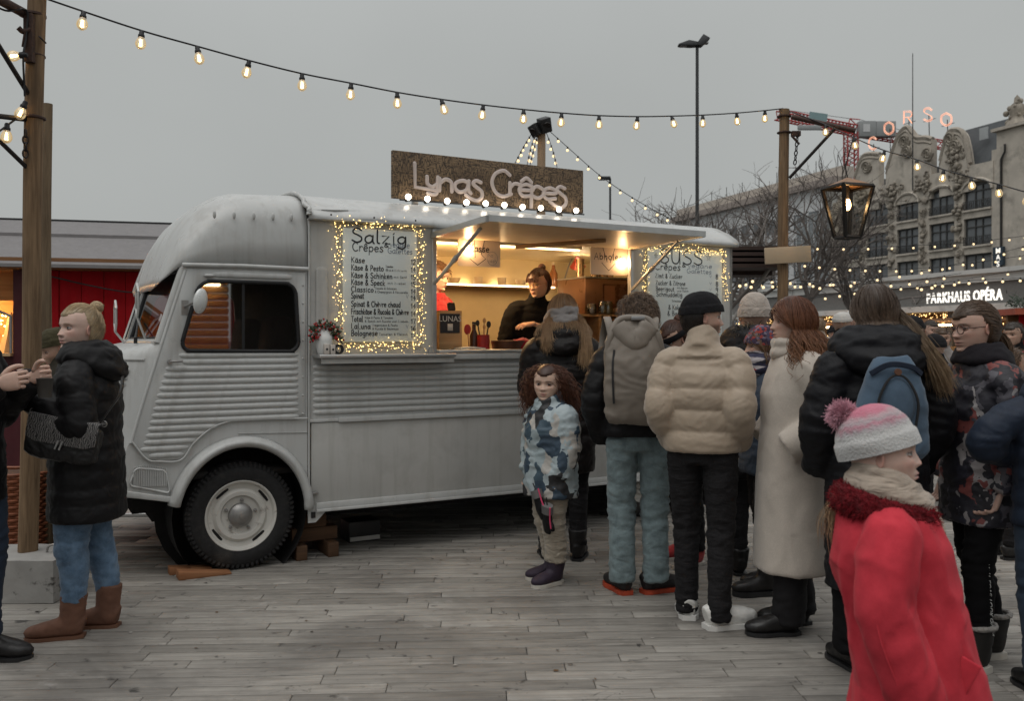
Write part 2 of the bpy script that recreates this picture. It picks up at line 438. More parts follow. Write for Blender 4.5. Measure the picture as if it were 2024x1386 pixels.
def make_head(hh, skin=(0.62, 0.42, 0.33), lips=(0.5, 0.2, 0.17), brow=(0.10, 0.06, 0.04), eye=(0.10, 0.06, 0.03), beard=None, smile=0.0, gaze=(0, 0), child=False, ears=True, blush=0.25, nose=0.86, res=True):
    mb = MB()
    nth, nz = (72, 84) if res else (40, 48)
    zz = 0.5 - 1.03 * (0.5 - 0.5 * np.cos(np.linspace(0.05, PI, nz))) ** 1.0
    zz = np.clip(zz, -0.53, 0.4995)
    th = np.linspace(0, 2 * PI, nth, endpoint=False)
    wj = 1.06 if child else 1.0
    V = np.zeros((nz, nth, 3))
    fy = np.interp(-zz, [-k for k in _FZ], _FY); by = np.interp(-zz, [-k for k in _FZ], _BY); wx = np.interp(-zz, [-k for k in _FZ], _WX)
    for k in range(3):
        for arr in (fy, by, wx): arr[1:-1] = 0.25 * arr[:-2] + 0.5 * arr[1:-1] + 0.25 * arr[2:]
    for i in range(nz):
        c, s = np.cos(th), np.sin(th)
        e = 2.25
        cc = np.sign(c) * np.abs(c) ** (2 / e); ss = np.sign(s) * np.abs(s) ** (2 / e)
        V[i, :, 0] = cc * wx[i] * wj
        V[i, :, 1] = np.where(ss > 0, ss * fy[i], -ss * by[i])
        V[i, :, 2] = zz[i]
    P = V.reshape(-1, 3).copy()
    x, y, z = P[:, 0], P[:, 1], P[:, 2]
    front = np.clip(y / 0.2, 0, 1)
    G = lambda cx, cz, sx, sz: np.exp(-((x - cx) / sx) ** 2 - ((z - cz) / sz) ** 2)
    sy = lambda cx, cz, sx, sz: G(cx, cz, sx, sz) + G(-cx, cz, sx, sz)
    d = np.zeros(len(P))
    tip = -0.150 if not child else -0.14
    zt = np.clip((0.07 - z) / (0.07 - tip), 0, 1)
    ridge = (0.012 + 0.098 * zt ** 1.2) * np.clip((z - (tip - 0.05)) / 0.05, 0, 1) ** 0.6
    ridge = np.where((z < 0.1) & (z > tip - 0.05), ridge, 0) * np.clip((0.1 - z) / 0.06, 0, 1)
    d += (0.85 if child else 1.0) * nose * ridge * np.exp(-(x / (0.036 + 0.026 * zt)) ** 2)
    d += 0.035 * sy(0.062, tip + 0.0, 0.032, 0.032)
    d -= 0.075 * sy(0.155, 0.005, 0.085, 0.052)
    d += 0.016 * sy(0.15, 0.085, 0.11, 0.03)
    d += 0.022 * sy(0.20, -0.10, 0.09, 0.08)
    d += 0.034 * G(0, -0.262, 0.085, 0.024) + 0.036 * G(0, -0.318, 0.075, 0.026)
    d -= 0.03 * G(0, -0.289, 0.11, 0.009)
    d -= 0.018 * G(0, -0.365, 0.10, 0.025)
    d += 0.022 * G(0, -0.44, 0.085, 0.05)
    d -= 0.012 * G(0, -0.225, 0.02, 0.03)
    d += 0.02 * smile * sy(0.15, -0.21, 0.06, 0.06)
    P[:, 1] += d * front
    if child: P[:, 0] *= 1 + 0.05 * G(0, -0.15, 9, 0.12)
    # colour of skin, lips, brows
    C = np.tile(np.array(skin), (len(P), 1))
    def tint(mask, col, a=1.0):
        m = np.clip(mask * a, 0, 1)[:, None] * front[:, None]; C[:] = C * (1 - m) + np.array(col) * m
    tint(sy(0.22, -0.13, 0.10, 0.08) + G(0, tip, 0.06, 0.05), (skin[0] * 1.02, skin[1] * 0.66, skin[2] * 0.62), blush)
    tint(sy(0.155, 0.01, 0.09, 0.05), (skin[0] * 0.72, skin[1] * 0.62, skin[2] * 0.62), 0.45)
    lipm = np.clip(1.5 - np.abs(x) / 0.075, 0, 1) * (np.exp(-((z + 0.265 - 0.02 * smile * np.abs(x) / 0.1) / 0.018) ** 2) + np.exp(-((z + 0.316) / 0.022) ** 2))
    tint(lipm, lips, 0.85)
    tint(np.clip(1.6 - np.abs(x) / 0.075, 0, 1) * np.exp(-((z + 0.289 - 0.1 * smile * x * x * 8) / 0.009) ** 2), (0.10, 0.03, 0.03), 0.85)
    bz = 0.098 - 0.35 * (np.abs(x) - 0.15) ** 2 * 3
    tint(np.clip((np.abs(x) - 0.05) / 0.03, 0, 1) * np.clip((0.255 - np.abs(x)) / 0.04, 0, 1) * np.exp(-((z - bz) / 0.016) ** 2), brow, 0.85)
    tint(sy(0.038, tip - 0.038, 0.018, 0.012), (0.08, 0.03, 0.03), 0.8)
    if beard is not None:
        bm_ = np.clip((-0.14 - z) / 0.06, 0, 1) * np.clip(1.25 - np.exp(-((x / 0.10) ** 2) - ((z + 0.29) / 0.04) ** 2) * 1.4, 0, 1)
        bm_ = np.maximum(bm_ * np.clip((np.abs(x) - 0.10) / 0.1 + np.clip((-0.33 - z) / 0.05, 0, 1), 0, 1), G(0, -0.225, 0.12, 0.022))
        tint(bm_, beard, 0.8)
    Fc = []
    for i in range(nz - 1):
        for j in range(nth):
            k = (j + 1) % nth
            Fc.append((i * nth + j, i * nth + k, (i + 1) * nth + k, (i + 1) * nth + j))
    P[:, 1] *= -1
    mb.add(P * hh, Fc); mb.col[-1] = C
    # eyes: ball with iris, upper and lower lid
    for sx in (-1, 1):
        cx, cyy, cz = sx * 0.155, -0.262, 0.004
        r = 0.072 if not child else 0.078
        g = Vector((gaze[0] * 0.5 + sx * 0.05, -1, gaze[1] * 0.5)).normalized()
        e = MB(); e.ell((0, 0, 0), (r, r, r), 20, 16)
        v = e.v[0]; dn = v / r; ca = dn @ np.array(g)
        ec = np.tile(np.array((0.62, 0.58, 0.55)), (len(v), 1))
        ec[ca > 0.82] = eye; ec[ca > 0.95] = (0.01, 0.01, 0.01)
        e.col[0] = ec
        mb.join(e, Matrix.Translation((cx * hh, cyy * hh, cz * hh)) @ Matrix.Scale(hh, 4))
        for up in (1, -1):
            lid = MB(); V2 = []; F2 = []
            na, nb = 14, 6
            for a in range(na):
                az = -1.25 + 2.5 * a / (na - 1)
                edge = (0.30 if up > 0 else -0.30) * math.cos(az * 1.15)
                for b in range(nb):
                    el = edge + (up * 1.25 - edge) * b / (nb - 1)
                    rr = r * (1.07 if up > 0 else 1.05) + (0.006 if b == 0 else 0)
                    V2.append((rr * math.sin(az) * math.cos(el), -rr * math.cos(az) * math.cos(el), rr * math.sin(el)))
            for a in range(na - 1):
                for b in range(nb - 1):
                    F2.append((a * nb + b, (a + 1) * nb + b, (a + 1) * nb + b + 1, a * nb + b + 1))
            lid.add(V2, F2)
            lc = np.tile(np.array(skin) * np.array((0.88, 0.8, 0.8)), (na * nb, 1))
            if up > 0: lc[0::nb] = (0.03, 0.02, 0.02); lc[1::nb] = np.array(skin) * 0.55
            lid.col[0] = lc
            mb.join(lid, Matrix.Translation((cx * hh, cyy * hh, cz * hh)) @ Matrix.Scale(hh, 4))
        if ears:
            er = MB(); er.ell((0, 0, 0), (0.03, 0.072, 0.115), 14, 12)
            v = er.v[0]; rr2 = (v[:, 1] / 0.072) ** 2 + (v[:, 2] / 0.115) ** 2
            v[:, 0] += 0.022 * np.clip(rr2, 0, 1) - 0.014 * (1 - np.clip(rr2, 0, 1))
            v[:, 1] *= np.where(v[:, 2] < 0, 0.8, 1.0)
            er.col[0] = np.tile(np.array(skin) * np.array((1.0, 0.82, 0.8)), (len(v), 1)) * (0.7 + 0.3 * np.clip(rr2, 0, 1))[:, None]
            mb.join(er, Matrix.Translation((sx * 0.352 * hh * wj, 0.035 * hh, -0.035 * hh)) @ Euler((R(-12), 0, sx * R(28))).to_matrix().to_4x4() @ Matrix.Diagonal((sx, 1, 1, 1)) @ Matrix.Scale(hh, 4))
    return mb

def make_hand(size, side, curl=0.5, skin=(0.6, 0.4, 0.32), thumb=0.4, spread=1.0):
    """palm at the wrist (origin), fingers along -Z, palm faces -Y; side +1 = thumb towards +X"""
    mb = MB(); mb.c = skin; s = size / 0.18
    pal = [(0, 0, 0.02), (0, 0, -0.01), (0, -0.002, -0.04), (0, -0.003, -0.075), (0, -0.002, -0.09)]
    mb.loft(np.array(catmull(pal, 10)) * s, np.interp(np.linspace(0, 1, 10), [0, .2, .5, .85, 1], [.024, .028, .038, .04, .033]) * s, np.interp(np.linspace(0, 1, 10), [0, .3, .7, 1], [.019, .017, .015, .011]) * s, (1, 0, 0), 14, e=2.6)
    def finger(root, lens, dir0, bend, r):
        p = np.array(root, float); d = np.array(dir0, float); d /= np.linalg.norm(d); pts = [p.copy()]
        axis = np.array((1, 0, 0))
        for k, l in enumerate(lens):
            ang = bend * (0.9, 1.2, 0.8)[k]
            c, q = math.cos(ang), math.sin(ang)
            d = np.array((d[0], d[1] * c + d[2] * q, -d[1] * q + d[2] * c))
            p = p + d * l; pts.append(p.copy())
        pts = catmull(np.array(pts), 12) * s
        rr = np.interp(np.linspace(0, 1, 12), [0, .35, .65, .92, 1], [1.05, 1.0, .9, .78, .35]) * r * s
        mb.loft(pts, rr, None, (1, 0.01, 0), 9)
    for k, (fx, L, r) in enumerate(((0.028, 0.078, .0088), (0.0095, 0.088, .0092), (-0.009, 0.081, .0088), (-0.0265, 0.062, .0078))):
        finger((side * fx, -0.002, -0.08 + abs(k - 1.3) * 0.004), (L * .45, L * .32, L * .23), (side * (fx * 2.2 * spread), 0.0, -1), curl * (1 + 0.08 * k), r)
    t0 = np.array((side * 0.026, -0.004, -0.02))
    pts = [t0, t0 + np.array((side * .026, -.012, -.026)), t0 + np.array((side * (.040 - .012 * thumb), -.02 - .014 * thumb, -.055)), t0 + np.array((side * (.044 - .03 * thumb), -.024 - .028 * thumb, -.08))]
    mb.loft(catmull(np.array(pts), 10) * s, np.interp(np.linspace(0, 1, 10), [0, .4, .85, 1], [.0135, .0115, .009, .0045]) * s, None, (0, 1, 0.1), 10)
    return mb

def aim(frm, to, palm):
    """matrix placing a hand at frm, fingers towards 'to', palm facing 'palm'"""
    z = -(Vector(to) - Vector(frm)).normalized(); y = -Vector(palm); y = (y - y.dot(z) * z).normalized(); x = y.cross(z)
    m = Matrix((x, y, z)).transposed().to_4x4(); m.translation = Vector(frm); return m

class Person:
    def __init__(s, label, H, loc, face, feet=None, lean=(0, 0), armL=None, armR=None, head=(0, 0, 0), cat='person', child=False, hipy=0.0, zbase=0.0, headoff=(0, 0, 0), group=None):
        s.H = H; s.child = child
        s.root = thing('person', label, cat, (loc[0], loc[1], zbase), R(face), group)
        h = H
        s.feet = feet or ((0.06, 0.0, 8), (-0.06, 0.03, -8))     # (x, y, toe angle) in units of H: left, right
        ln = np.array((lean[0], lean[1], 0)) * h
        s.lean = ln
        s.pel = np.array((0, hipy * h, 0.52 * h))
        hw = 0.055 * h; sw = (0.095 if not child else 0.093) * h
        s.hip = [s.pel + (hw, 0, 0), s.pel + (-hw, 0, 0)]
        s.ank = [np.array((f[0] * h, f[1] * h + 0.02 * h, 0.05 * h)) for f in s.feet]
        s.knee = [0.5 * (a + b) + np.array((0, -0.018 * h, 0.01 * h)) for a, b in zip(s.hip, s.ank)]
        zs = 0.808 * h if not child else 0.785 * h
        s.sh = [np.array((sw, 0.005 * h, zs)) + ln, np.array((-sw, 0.005 * h, zs)) + ln]
        s.neck = np.array((0, 0.0, zs + 0.04 * h)) + ln
        dfl = ((0.03, 0.012, -0.165), (0.03, -0.03, -0.31))
        s.arm = []
        for k, a in enumerate((armL or dfl, armR or dfl)):
            sg = (1, -1)[k]
            e = s.sh[k] + np.array((a[0][0] * sg, a[0][1], a[0][2])) * h
            w = s.sh[k] + np.array((a[1][0] * sg, a[1][1], a[1][2])) * h
            s.arm.append((e, w))
        s.hh = (0.137 if not child else 0.158) * h
        s.hc = s.neck * 1.0 + np.array((ln[0] * 0.12, ln[1] * 0.12 - 0.018 * h, 0)) + np.array(headoff) * h
        s.hc[2] = h - s.hh * 0.5 + headoff[2] * h
        s.hM = Matrix.Translation(s.hc) @ Euler((R(head[1]), R(head[2]), R(head[0]))).to_matrix().to_4x4()   # yaw, pitch(+ = down... see use), roll
    # body that carries head and hands
    def body(s, hands=(None, None), skin=(0.6, 0.41, 0.32), slim=0.8, **kw):
        h = s.H; mb = MB(); mb.c = skin
        tor = [s.pel + (0, 0, -0.03 * h), s.pel + (0, 0, 0.08 * h), s.pel * 0.5 + s.neck * 0.5 + (0, 0, 0.02 * h), s.neck + (0, 0, -0.05 * h), s.neck + (0, 0.002 * h, 0.0), s.hc + (0, 0.012 * h, -s.hh * 0.25)]
        tor = [np.array(t) for t in tor]
        mb.loft(catmull(tor, 22), np.interp(np.linspace(0, 1, 22), [0, .2, .55, .68, .8, 1], [.075, .07, .085, .06, .031, .03]) * h, np.interp(np.linspace(0, 1, 22), [0, .2, .55, .68, .8, 1], [.055, .05, .06, .04, .032, .033]) * h, (1, 0, 0), 16)
        for k in range(2):
            e, w = s.arm[k]
            mb.loft(catmull([s.sh[k], e, w], 14), np.linspace(.024, .015, 14) * h * slim, None, (0.2, 1, 0.1), 10)
            mb.loft(catmull([s.hip[k], s.knee[k], s.ank[k]], 14), np.linspace(.045, .02, 14) * h * slim, None, (1, 0, 0), 10)
        hd = make_head(s.hh, skin=skin, child=s.child, **kw)
        mb.join(hd, s.hM)
        for k, hs in enumerate(hands):
            if hs is None: continue
            e, w = s.arm[k]
            to = w + (w - e) if hs.get('to') is None else w + np.array(hs['to'])
            side = hs.get('side', -1 if k == 0 else 1)
            hm = make_hand((0.108 if not s.child else 0.10) * h * hs.get('size', 1.0), side, hs.get('curl', 0.5), skin, hs.get('thumb', 0.4))
            mb.join(hm, aim(w, to, hs.get('palm', (0, 0, 0) - np.array((0.0, 1.0, 0.0)))))
        return mb.build('body', SKIN, s.root, 179, colors=True, fix=True)
    # coat, jacket or jumper
    def top(s, name, mat, hem=0.47, bulk=0.012, puff=None, sleeve=1.0, hip=0.112, waist=0.102, chest=0.112, collar=0.0, collar_r=0.05, collar_tilt=0.35, ffreq=(9, 9, 19), hood=False, voxel=0.011, fold=0.004, arm_r=(0.040, 0.033, 0.027), smooth=3, seed=1, flare=0.0, depth=0.0, hood_size=1.0, arm_puff=None, shoulder=1.0, crinkle=0.0):
        h = s.H; mb = MB()
        n = 90
        zz = np.linspace(hem * h, s.neck[2] + 0.004 * h, n)
        zs = s.sh[0][2]
        f = (zz - s.pel[2]) / (zs - s.pel[2])
        lx = s.lean[0] * np.clip(f, -0.35, 1.2); ly = s.lean[1] * np.clip(f, -0.35, 1.2)
        kz = [hem * h, 0.47 * h, 0.53 * h, 0.61 * h, 0.71 * h, zs - 0.045 * h, zs - 0.005 * h, zs + 0.018 * h, s.neck[2] + 0.004 * h]
        if hem < 0.47: kr = [hip + flare, hip, hip * 0.99, waist, chest, chest * 1.0 * shoulder, 0.094 * shoulder, 0.066 * shoulder, 0.040]; kd = [0.078 + flare * 0.8, 0.078, 0.078, 0.072, 0.079, 0.066, 0.052, 0.044, 0.040]
        else: kz = kz[:1] + kz[3:]; kr = [hip, waist, chest, chest * 1.0 * shoulder, 0.094 * shoulder, 0.066 * shoulder, 0.040]; kd = [0.078, 0.074, 0.079, 0.066, 0.052, 0.044, 0.040]
        rx = np.interp(zz, kz, kr) * h + bulk; ry = (np.interp(zz, kz, kd) + depth) * h + bulk
        if puff:
            ph = puff[0]; amp = puff[1]
            w = np.abs(np.sin(PI * (zz - zz[0]) / ph)) ** 0.42
            w = w * np.clip((zs + 0.0 * h - zz) / (0.03 * h), 0, 1) + 1 * (zz > zs)
            rx = rx - amp * (1 - w); ry = ry - amp * (1 - w)
        C = np.stack([lx, ly + s.pel[1] * np.clip(1 - f, 0, 1.2), zz], 1)
        mb.loft(C, rx, ry, (1, 0, 0), 36, e=2.25)
        for k in range(2):
            e, w = s.arm[k]; e = np.array(e); w = np.array(w)
            w2 = e + (w - e) * sleeve
            sg = (1, -1)[k]
            st = s.sh[k] + np.array((-sg * 0.045, 0, 0.0)) * h
            m = 70
            mid = 0.5 * (s.sh[k] + e) + np.array((sg * 0.008 * h, 0, 0))
            pts = catmull([st, s.sh[k] + np.array((sg * 0.006 * h, 0, -0.022 * h)), mid, e, 0.5 * (e + w2), w2], m)
            rr = np.interp(np.linspace(0, 1, m), [0, .2, .4, .6, .8, 1], [arm_r[0] * 0.7, arm_r[0], (arm_r[0] + arm_r[1]) / 2, arm_r[1] * 1.04, (arm_r[1] + arm_r[2]) / 2, arm_r[2]]) * h + bulk * 0.8
            ap = arm_puff if arm_puff is not None else puff
            if ap:
                L = np.concatenate([[0], np.cumsum(np.linalg.norm(np.diff(pts, axis=0), axis=1))])
                rr = rr - ap[1] * 0.8 * (1 - np.abs(np.sin(PI * L / ap[0] * 0.9)) ** 0.55)
            mb.loft(pts, rr, None, (0.15, 1, 0.1), 22)
        if collar:
            zc = np.linspace(0, 1, 14)
            Cc = s.neck[None] + np.stack([0 * zc, (-0.004 * h - 0.012 * h * zc), -0.02 * h + (collar + 0.02) * h * zc], 1)
            ro = collar_r * h * np.interp(zc, [0, .3, .8, 1], [1.25, 1.06, 1.0, 0.97])
            cm = MB().loft(Cc, ro, ro * 1.02, (1, 0, 0), 30); vv = cm.v[0]; vv[:, 2] += collar_tilt * (vv[:, 1] - s.neck[1]) * np.clip((vv[:, 2] - s.neck[2]) / (0.02 * h) + 0.5, 0, 1); mb.join(cm)
        me = remesh(mb.mesh('t'), voxel, smooth)
        if fold: folds(me, fold, ffreq, seed)
        if crinkle: folds(me, crinkle, (30, 30, 11), seed + 31)
        o = put(name, me, mat, s.root)
        if hood: s.hood(mat, o, hood_size, voxel)
        return o
    def hood(s, mat, parent, size=1.0, voxel=0.012, drop=0.0):
        """hood lying on the shoulders: a thick folded roll that sags at the back"""
        h = s.H; mb = MB()
        a = np.linspace(0, 2 * PI, 40, endpoint=False)
        for lay, (rx, ryf, ryb, zf, zb, t) in enumerate(((0.068, 0.052, 0.070, 0.012, 0.0, 0.021), (0.074, 0.056, 0.082, -0.004, -0.045, 0.024), (0.058, 0.046, 0.054, 0.028, 0.026, 0.016))):
            fr = -np.cos(a)                          # -1 back? front = -Y
            C = np.stack([np.sin(a) * rx * size * h, np.where(fr < 0, fr * ryf, fr * ryb * size) * h, (np.where(fr < 0, zf, zf + (zb - zf) * fr) - 0.0) * h], 1) + s.neck
            tt = t * h * size * np.interp(fr, [-1, -0.3, 0.6, 1], [0.7, 0.95, 1.15, 1.25])
            mb.loft(C, tt, tt, (0, 0, 1), 14, closed=True)
        me = remesh(mb.mesh('t'), voxel, 5)
        folds(me, 0.006, (9, 9, 14), 21)
        return put('hood', me, mat, parent)
    def trousers(s, mat, r=(0.053, 0.039, 0.029), waist=0.60, hem=0.055, fold=0.0055, voxel=0.012, seed=3, bulk=0.0, stack=0.0, name='trousers', seat=0.09, ffreq=(9, 9, 24)):
        h = s.H; mb = MB()
        mb.loft(catmull([s.pel + (0, 0, -0.035 * h), s.pel, s.pel + (0, 0, (waist - 0.52) * h)], 12), np.linspace(0.080, 0.088, 12) * h + bulk, np.linspace(0.066, 0.064, 12) * h + bulk, (1, 0, 0), 28)
        for k in range(2):
            a = s.ank[k].copy(); a[2] = hem * h
            pts = catmull([s.hip[k] + (0, 0, 0.01 * h), 0.5 * (s.hip[k] + s.knee[k]), s.knee[k], 0.5 * (s.knee[k] + a) + (0, 0.006 * h, 0), a], 60)
            rr = np.interp(np.linspace(0, 1, 60), [0, .25, .5, .72, 1], [r[0], r[0] * 0.93, r[1], (r[1] + r[2]) / 2 * 1.03, r[2]]) * h + bulk
            if stack: rr = rr + stack * np.sin(np.linspace(0, 1, 60) ** 2 * 60) * np.clip((np.linspace(0, 1, 60) - 0.55) / 0.3, 0, 1)
            mb.loft(pts, rr, rr * 1.06, (1, 0, 0), 22)
        me = remesh(mb.mesh('t'), voxel, 3)
        kz = s.knee[0][2]
        wt = lambda c: 0.45 + 1.1 * np.exp(-((c[:, 2] - kz) / (0.06 * h)) ** 2) + 0.9 * np.exp(-((c[:, 2] - hem * h) / (0.07 * h)) ** 2) + 0.4 * np.exp(-((c[:, 2] - 0.47 * h) / (0.05 * h)) ** 2)
        if fold: folds(me, fold, ffreq, seed, wt)
        return put(name, me, mat, s.root)
    def shoes(s, mat, sole_mat, boot=0.0, length=0.152, width=0.027, sole=0.018, name='shoe', toe=1.0, trim=None, shaft=0.036, cuff=None, vox=0.009):
        h = s.H
        for k in range(2):
            fx, fy, ang = s.feet[k]
            L = length * h
            Mx = Matrix.Translation((fx * h, fy * h, 0)) @ Matrix.Rotation(R(ang), 4, 'Z')
            mb = MB()
            t = np.linspace(0, 1, 26)
            Cy = (0.05 * h - t * L); wd = np.interp(t, [0, .12, .4, .7, .9, 1], [.55, .85, .86, 1.08, .85, .3]) * width * h
            top = np.interp(t, [0, .1, .3, .5, .75, .92, 1], [.052, .062, .06, .047, .036 * toe, .028 * toe, .016]) * h + sole
            zc = (top + sole * 0.5) / 2; hz = (top - sole * 0.5) / 2
            mb.loft(np.stack([0 * t, Cy, zc], 1), wd, hz, (1, 0, 0), 18, e=2.3)
            if boot:
                a = s.ank[k]; zz = np.linspace(0.03 * h, boot * h, 10)
                Cb = np.stack([0 * zz, np.interp(zz, [0, boot * h], [0.012 * h, 0.022 * h]), zz], 1)
                mb.loft(Cb, np.interp(zz, [0, boot * h], [0.026 * h, shaft * h]), np.interp(zz, [0, boot * h], [0.033 * h, shaft * 1.1 * h]), (1, 0, 0), 18)
            me = remesh(mb.xf(Mx).mesh('t'), vox, 2)
            folds(me, 0.0015, (25, 25, 40), k + 4)
            o = put(name, me, mat, s.root)
            sb = MB()
            out = [(math.copysign(1, q) * w * 1.12, y) for q in (1,) for w, y in zip(wd, Cy)] + [(-w * 1.12, y) for w, y in reversed(list(zip(wd, Cy)))]
            out[0] = (out[0][0], out[0][1] + 0.004); out[-1] = (out[-1][0], out[-1][1] + 0.004)
            sb.prism(out, 0.001, sole, 'xy'); sb.xf(Mx)
            sb.build('sole', sole_mat, o, 50)
            if cuff is not None:
                cb = MB(); a = np.linspace(0, 2 * PI, 24, endpoint=False)
                cb.loft(np.stack([np.cos(a) * shaft * h, np.sin(a) * shaft * 1.1 * h + 0.022 * h, 0 * a + boot * h], 1), 0.009, None, (0, 0, 1), 10, closed=True)
                cb.xf(Mx); m2 = cb.mesh('t', 179); folds(m2, 0.004, (60, 60, 60), k); put('cuff', m2, cuff, o)
    def scarf(s, mat, name='scarf', r=0.055, t=0.024, turns=3, z0=-0.01, dz=0.022, front=0.012, voxel=0.010, fold=0.006, seed=2, tilt=0.0):
        h = s.H; mb = MB(); a = np.linspace(0, 2 * PI, 40, endpoint=False)
        for k in range(turns):
            rr = (r - 0.006 * k + 0.004 * math.sin(k * 2.1)) * h
            C = np.stack([np.sin(a) * rr, -np.cos(a) * rr * 1.05 - front * h, (z0 + dz * k) * h + 0.008 * h * np.sin(a + k * 1.7) - tilt * h * np.cos(a)], 1) + s.neck
            mb.loft(C, t * h * (1 - 0.1 * k), t * 0.85 * h, (0, 0, 1), 14, closed=True)
        me = remesh(mb.mesh('t'), voxel, 2)
        folds(me, fold, (14, 14, 30), seed)
        return put(name, me, mat, s.root)
    # headwear: knitted cap following the skull
    def beanie(s, mat, brim=0.03, lift=0.035, tall=0.06, name='knitted_hat', tilt=8, puffy=0.0, band=0.055, low=0.08, seed=0, band_mat=None):
        hh = s.hh; mb = MB(); nt_, nz = 48, 30
        V = []; Fc = []
        for i in range(nz):
            f = i / (nz - 1)
            z = low + (0.5 + tall - low) * math.sin(f * PI / 2)
            q = max(0.0, 1 - ((z - low) / (0.5 + tall - low)) ** (2.4 + puffy))
            rx = 0.385 * q ** 0.5 + (lift if f < 0.97 else 0) * 0.6; ry = 0.455 * q ** 0.5 + (lift if f < 0.97 else 0) * 0.6
            rib = 0
            if f < band * 4: rx += 0.022; ry += 0.022
            for j in range(nt_):
                a = 2 * PI * j / nt_
                w = 1 + 0.006 * math.cos(a * nt_ / 2)
                V.append((rx * w * math.cos(a), ry * w * math.sin(a) + 0.045, z))
        for i in range(nz - 1):
            for j in range(nt_):
                k = (j + 1) % nt_
                Fc.append((i * nt_ + j, i * nt_ + k, (i + 1) * nt_ + k, (i + 1) * nt_ + j))
        b = (nz - 1) * nt_; V.append((0, 0.045, 0.5 + tall)); Fc += [(b + j, b + (j + 1) % nt_, len(V) - 1) for j in range(nt_)]
        mb.add(np.array(V) * hh, Fc)
        mb.xf(s.hM @ Matrix.Rotation(R(-tilt), 4, 'X'))
        me = mb.mesh('t', 179); folds(me, 0.003, (20, 20, 20), seed, ridge=False)
        return put(name, me, mat, s.root)
    def locks(s, starts, via, n, c0, c1, r=0.0017, jit=0.03, seed=1, name='hair_locks'):
        """strands following a hand-placed course (head units)"""
        rg = np.random.RandomState(seed); mb = MB(); c0 = np.array(c0); c1 = np.array(c1)
        m = 12; t = np.linspace(0, 1, m); PP = []
        for k in range(n):
            st = np.array(starts) + rg.normal(size=3) * jit; P = [st]; o = rg.normal(size=3) * jit; g = 0.92 + 0.16 * rg.rand()
            for i, q in enumerate(via): P.append(st + np.array(q) * g + o * (0.8 + 0.7 * i))
            PP.append(catmull(P, m) + 0.006 * np.sin(t * 9 + rg.rand() * 6)[:, None] * rg.normal(size=3))
        k_ = (0.72 + 0.5 * rg.rand(n))[:, None, None]
        mb.strands(PP, r / s.hh * np.interp(t, [0, .8, 1], [1, .9, .3])[None], None, (c0 * (1 - t[:, None]) + c1 * t[:, None])[None] * k_)
        mb.xf(s.hM @ Matrix.Scale(s.hh, 4)); return mb.build(name, HAIRM, s.root, 179, colors=True, fix=False)
    # hair: a cap over the skull and many separate locks
    def hair(s, col, style='back', n=1200, length=0.3, tie=(0, 0.44, 0.2), vol=0.06, wave=0.0, wf=9.0, seed=1, thick=0.0019, hairline=0.215, tip=None, part=0.0, spread=0.2, fringe=False, flow=(0, 0.10), cap=True, nseg=9, back_only=False, loose=0.01, side_drop=0.0):
        rg = np.random.RandomState(seed); hh = s.hh
        ctr = np.array((0, 0.04, 0.02)); rad = np.array((0.403, 0.486, 0.522))
        mb = MB()
        col = np.array(col); tipc = np.array(tip if tip is not None else col)
        def ok(d):                                  # inside the hair line?
            x, y, z = d
            if y < -0.15: lim = hairline + 0.10 * (abs(x) ** 2)
            elif y < 0.12: lim = 0.02 + (hairline - 0.02) * np.clip((0.12 - y) / 0.27, 0, 1)
            else: lim = -0.62
            return z * 0.49 + 0.02 > lim * (1.0)
        if cap:
            nu, nv = (80, 56) if n > 600 else (44, 32); V = []; Fc = []; cc = []; keep = {}
            for i in range(nv + 1):
                ph = PI * i / nv
                for j in range(nu):
                    t = 2 * PI * j / nu
                    d = np.array((math.sin(ph) * math.cos(t), math.sin(ph) * math.sin(t), math.cos(ph)))
                    p = ctr + rad * d * (1.0 + vol * 0.45 * max(0, d[2] + 0.4))
                    good = ok(d)
                    if not good: p = ctr + (p - ctr) * 0.93
                    keep[(i, j)] = good
                    V.append(p); cc.append(col * (0.5 + 0.25 * rg.rand()))
            for i in range(nv):
                for j in range(nu):
                    k = (j + 1) % nu
                    if sum((keep[(i, j)], keep[(i + 1, j)], keep[(i + 1, k)], keep[(i, k)])) >= 1:
                        Fc.append((i * nu + j, (i + 1) * nu + j, (i + 1) * nu + k, i * nu + k))
            mb.add(V, Fc); mb.col[-1] = np.array(cc)
        cnt = 0
        bank = {}
        def lock(P, r0, c0, c1): bank.setdefault(len(P), []).append((P, r0, c0, c1, 0.66 + 0.6 * rg.rand()))
        tiev = np.array(tie)
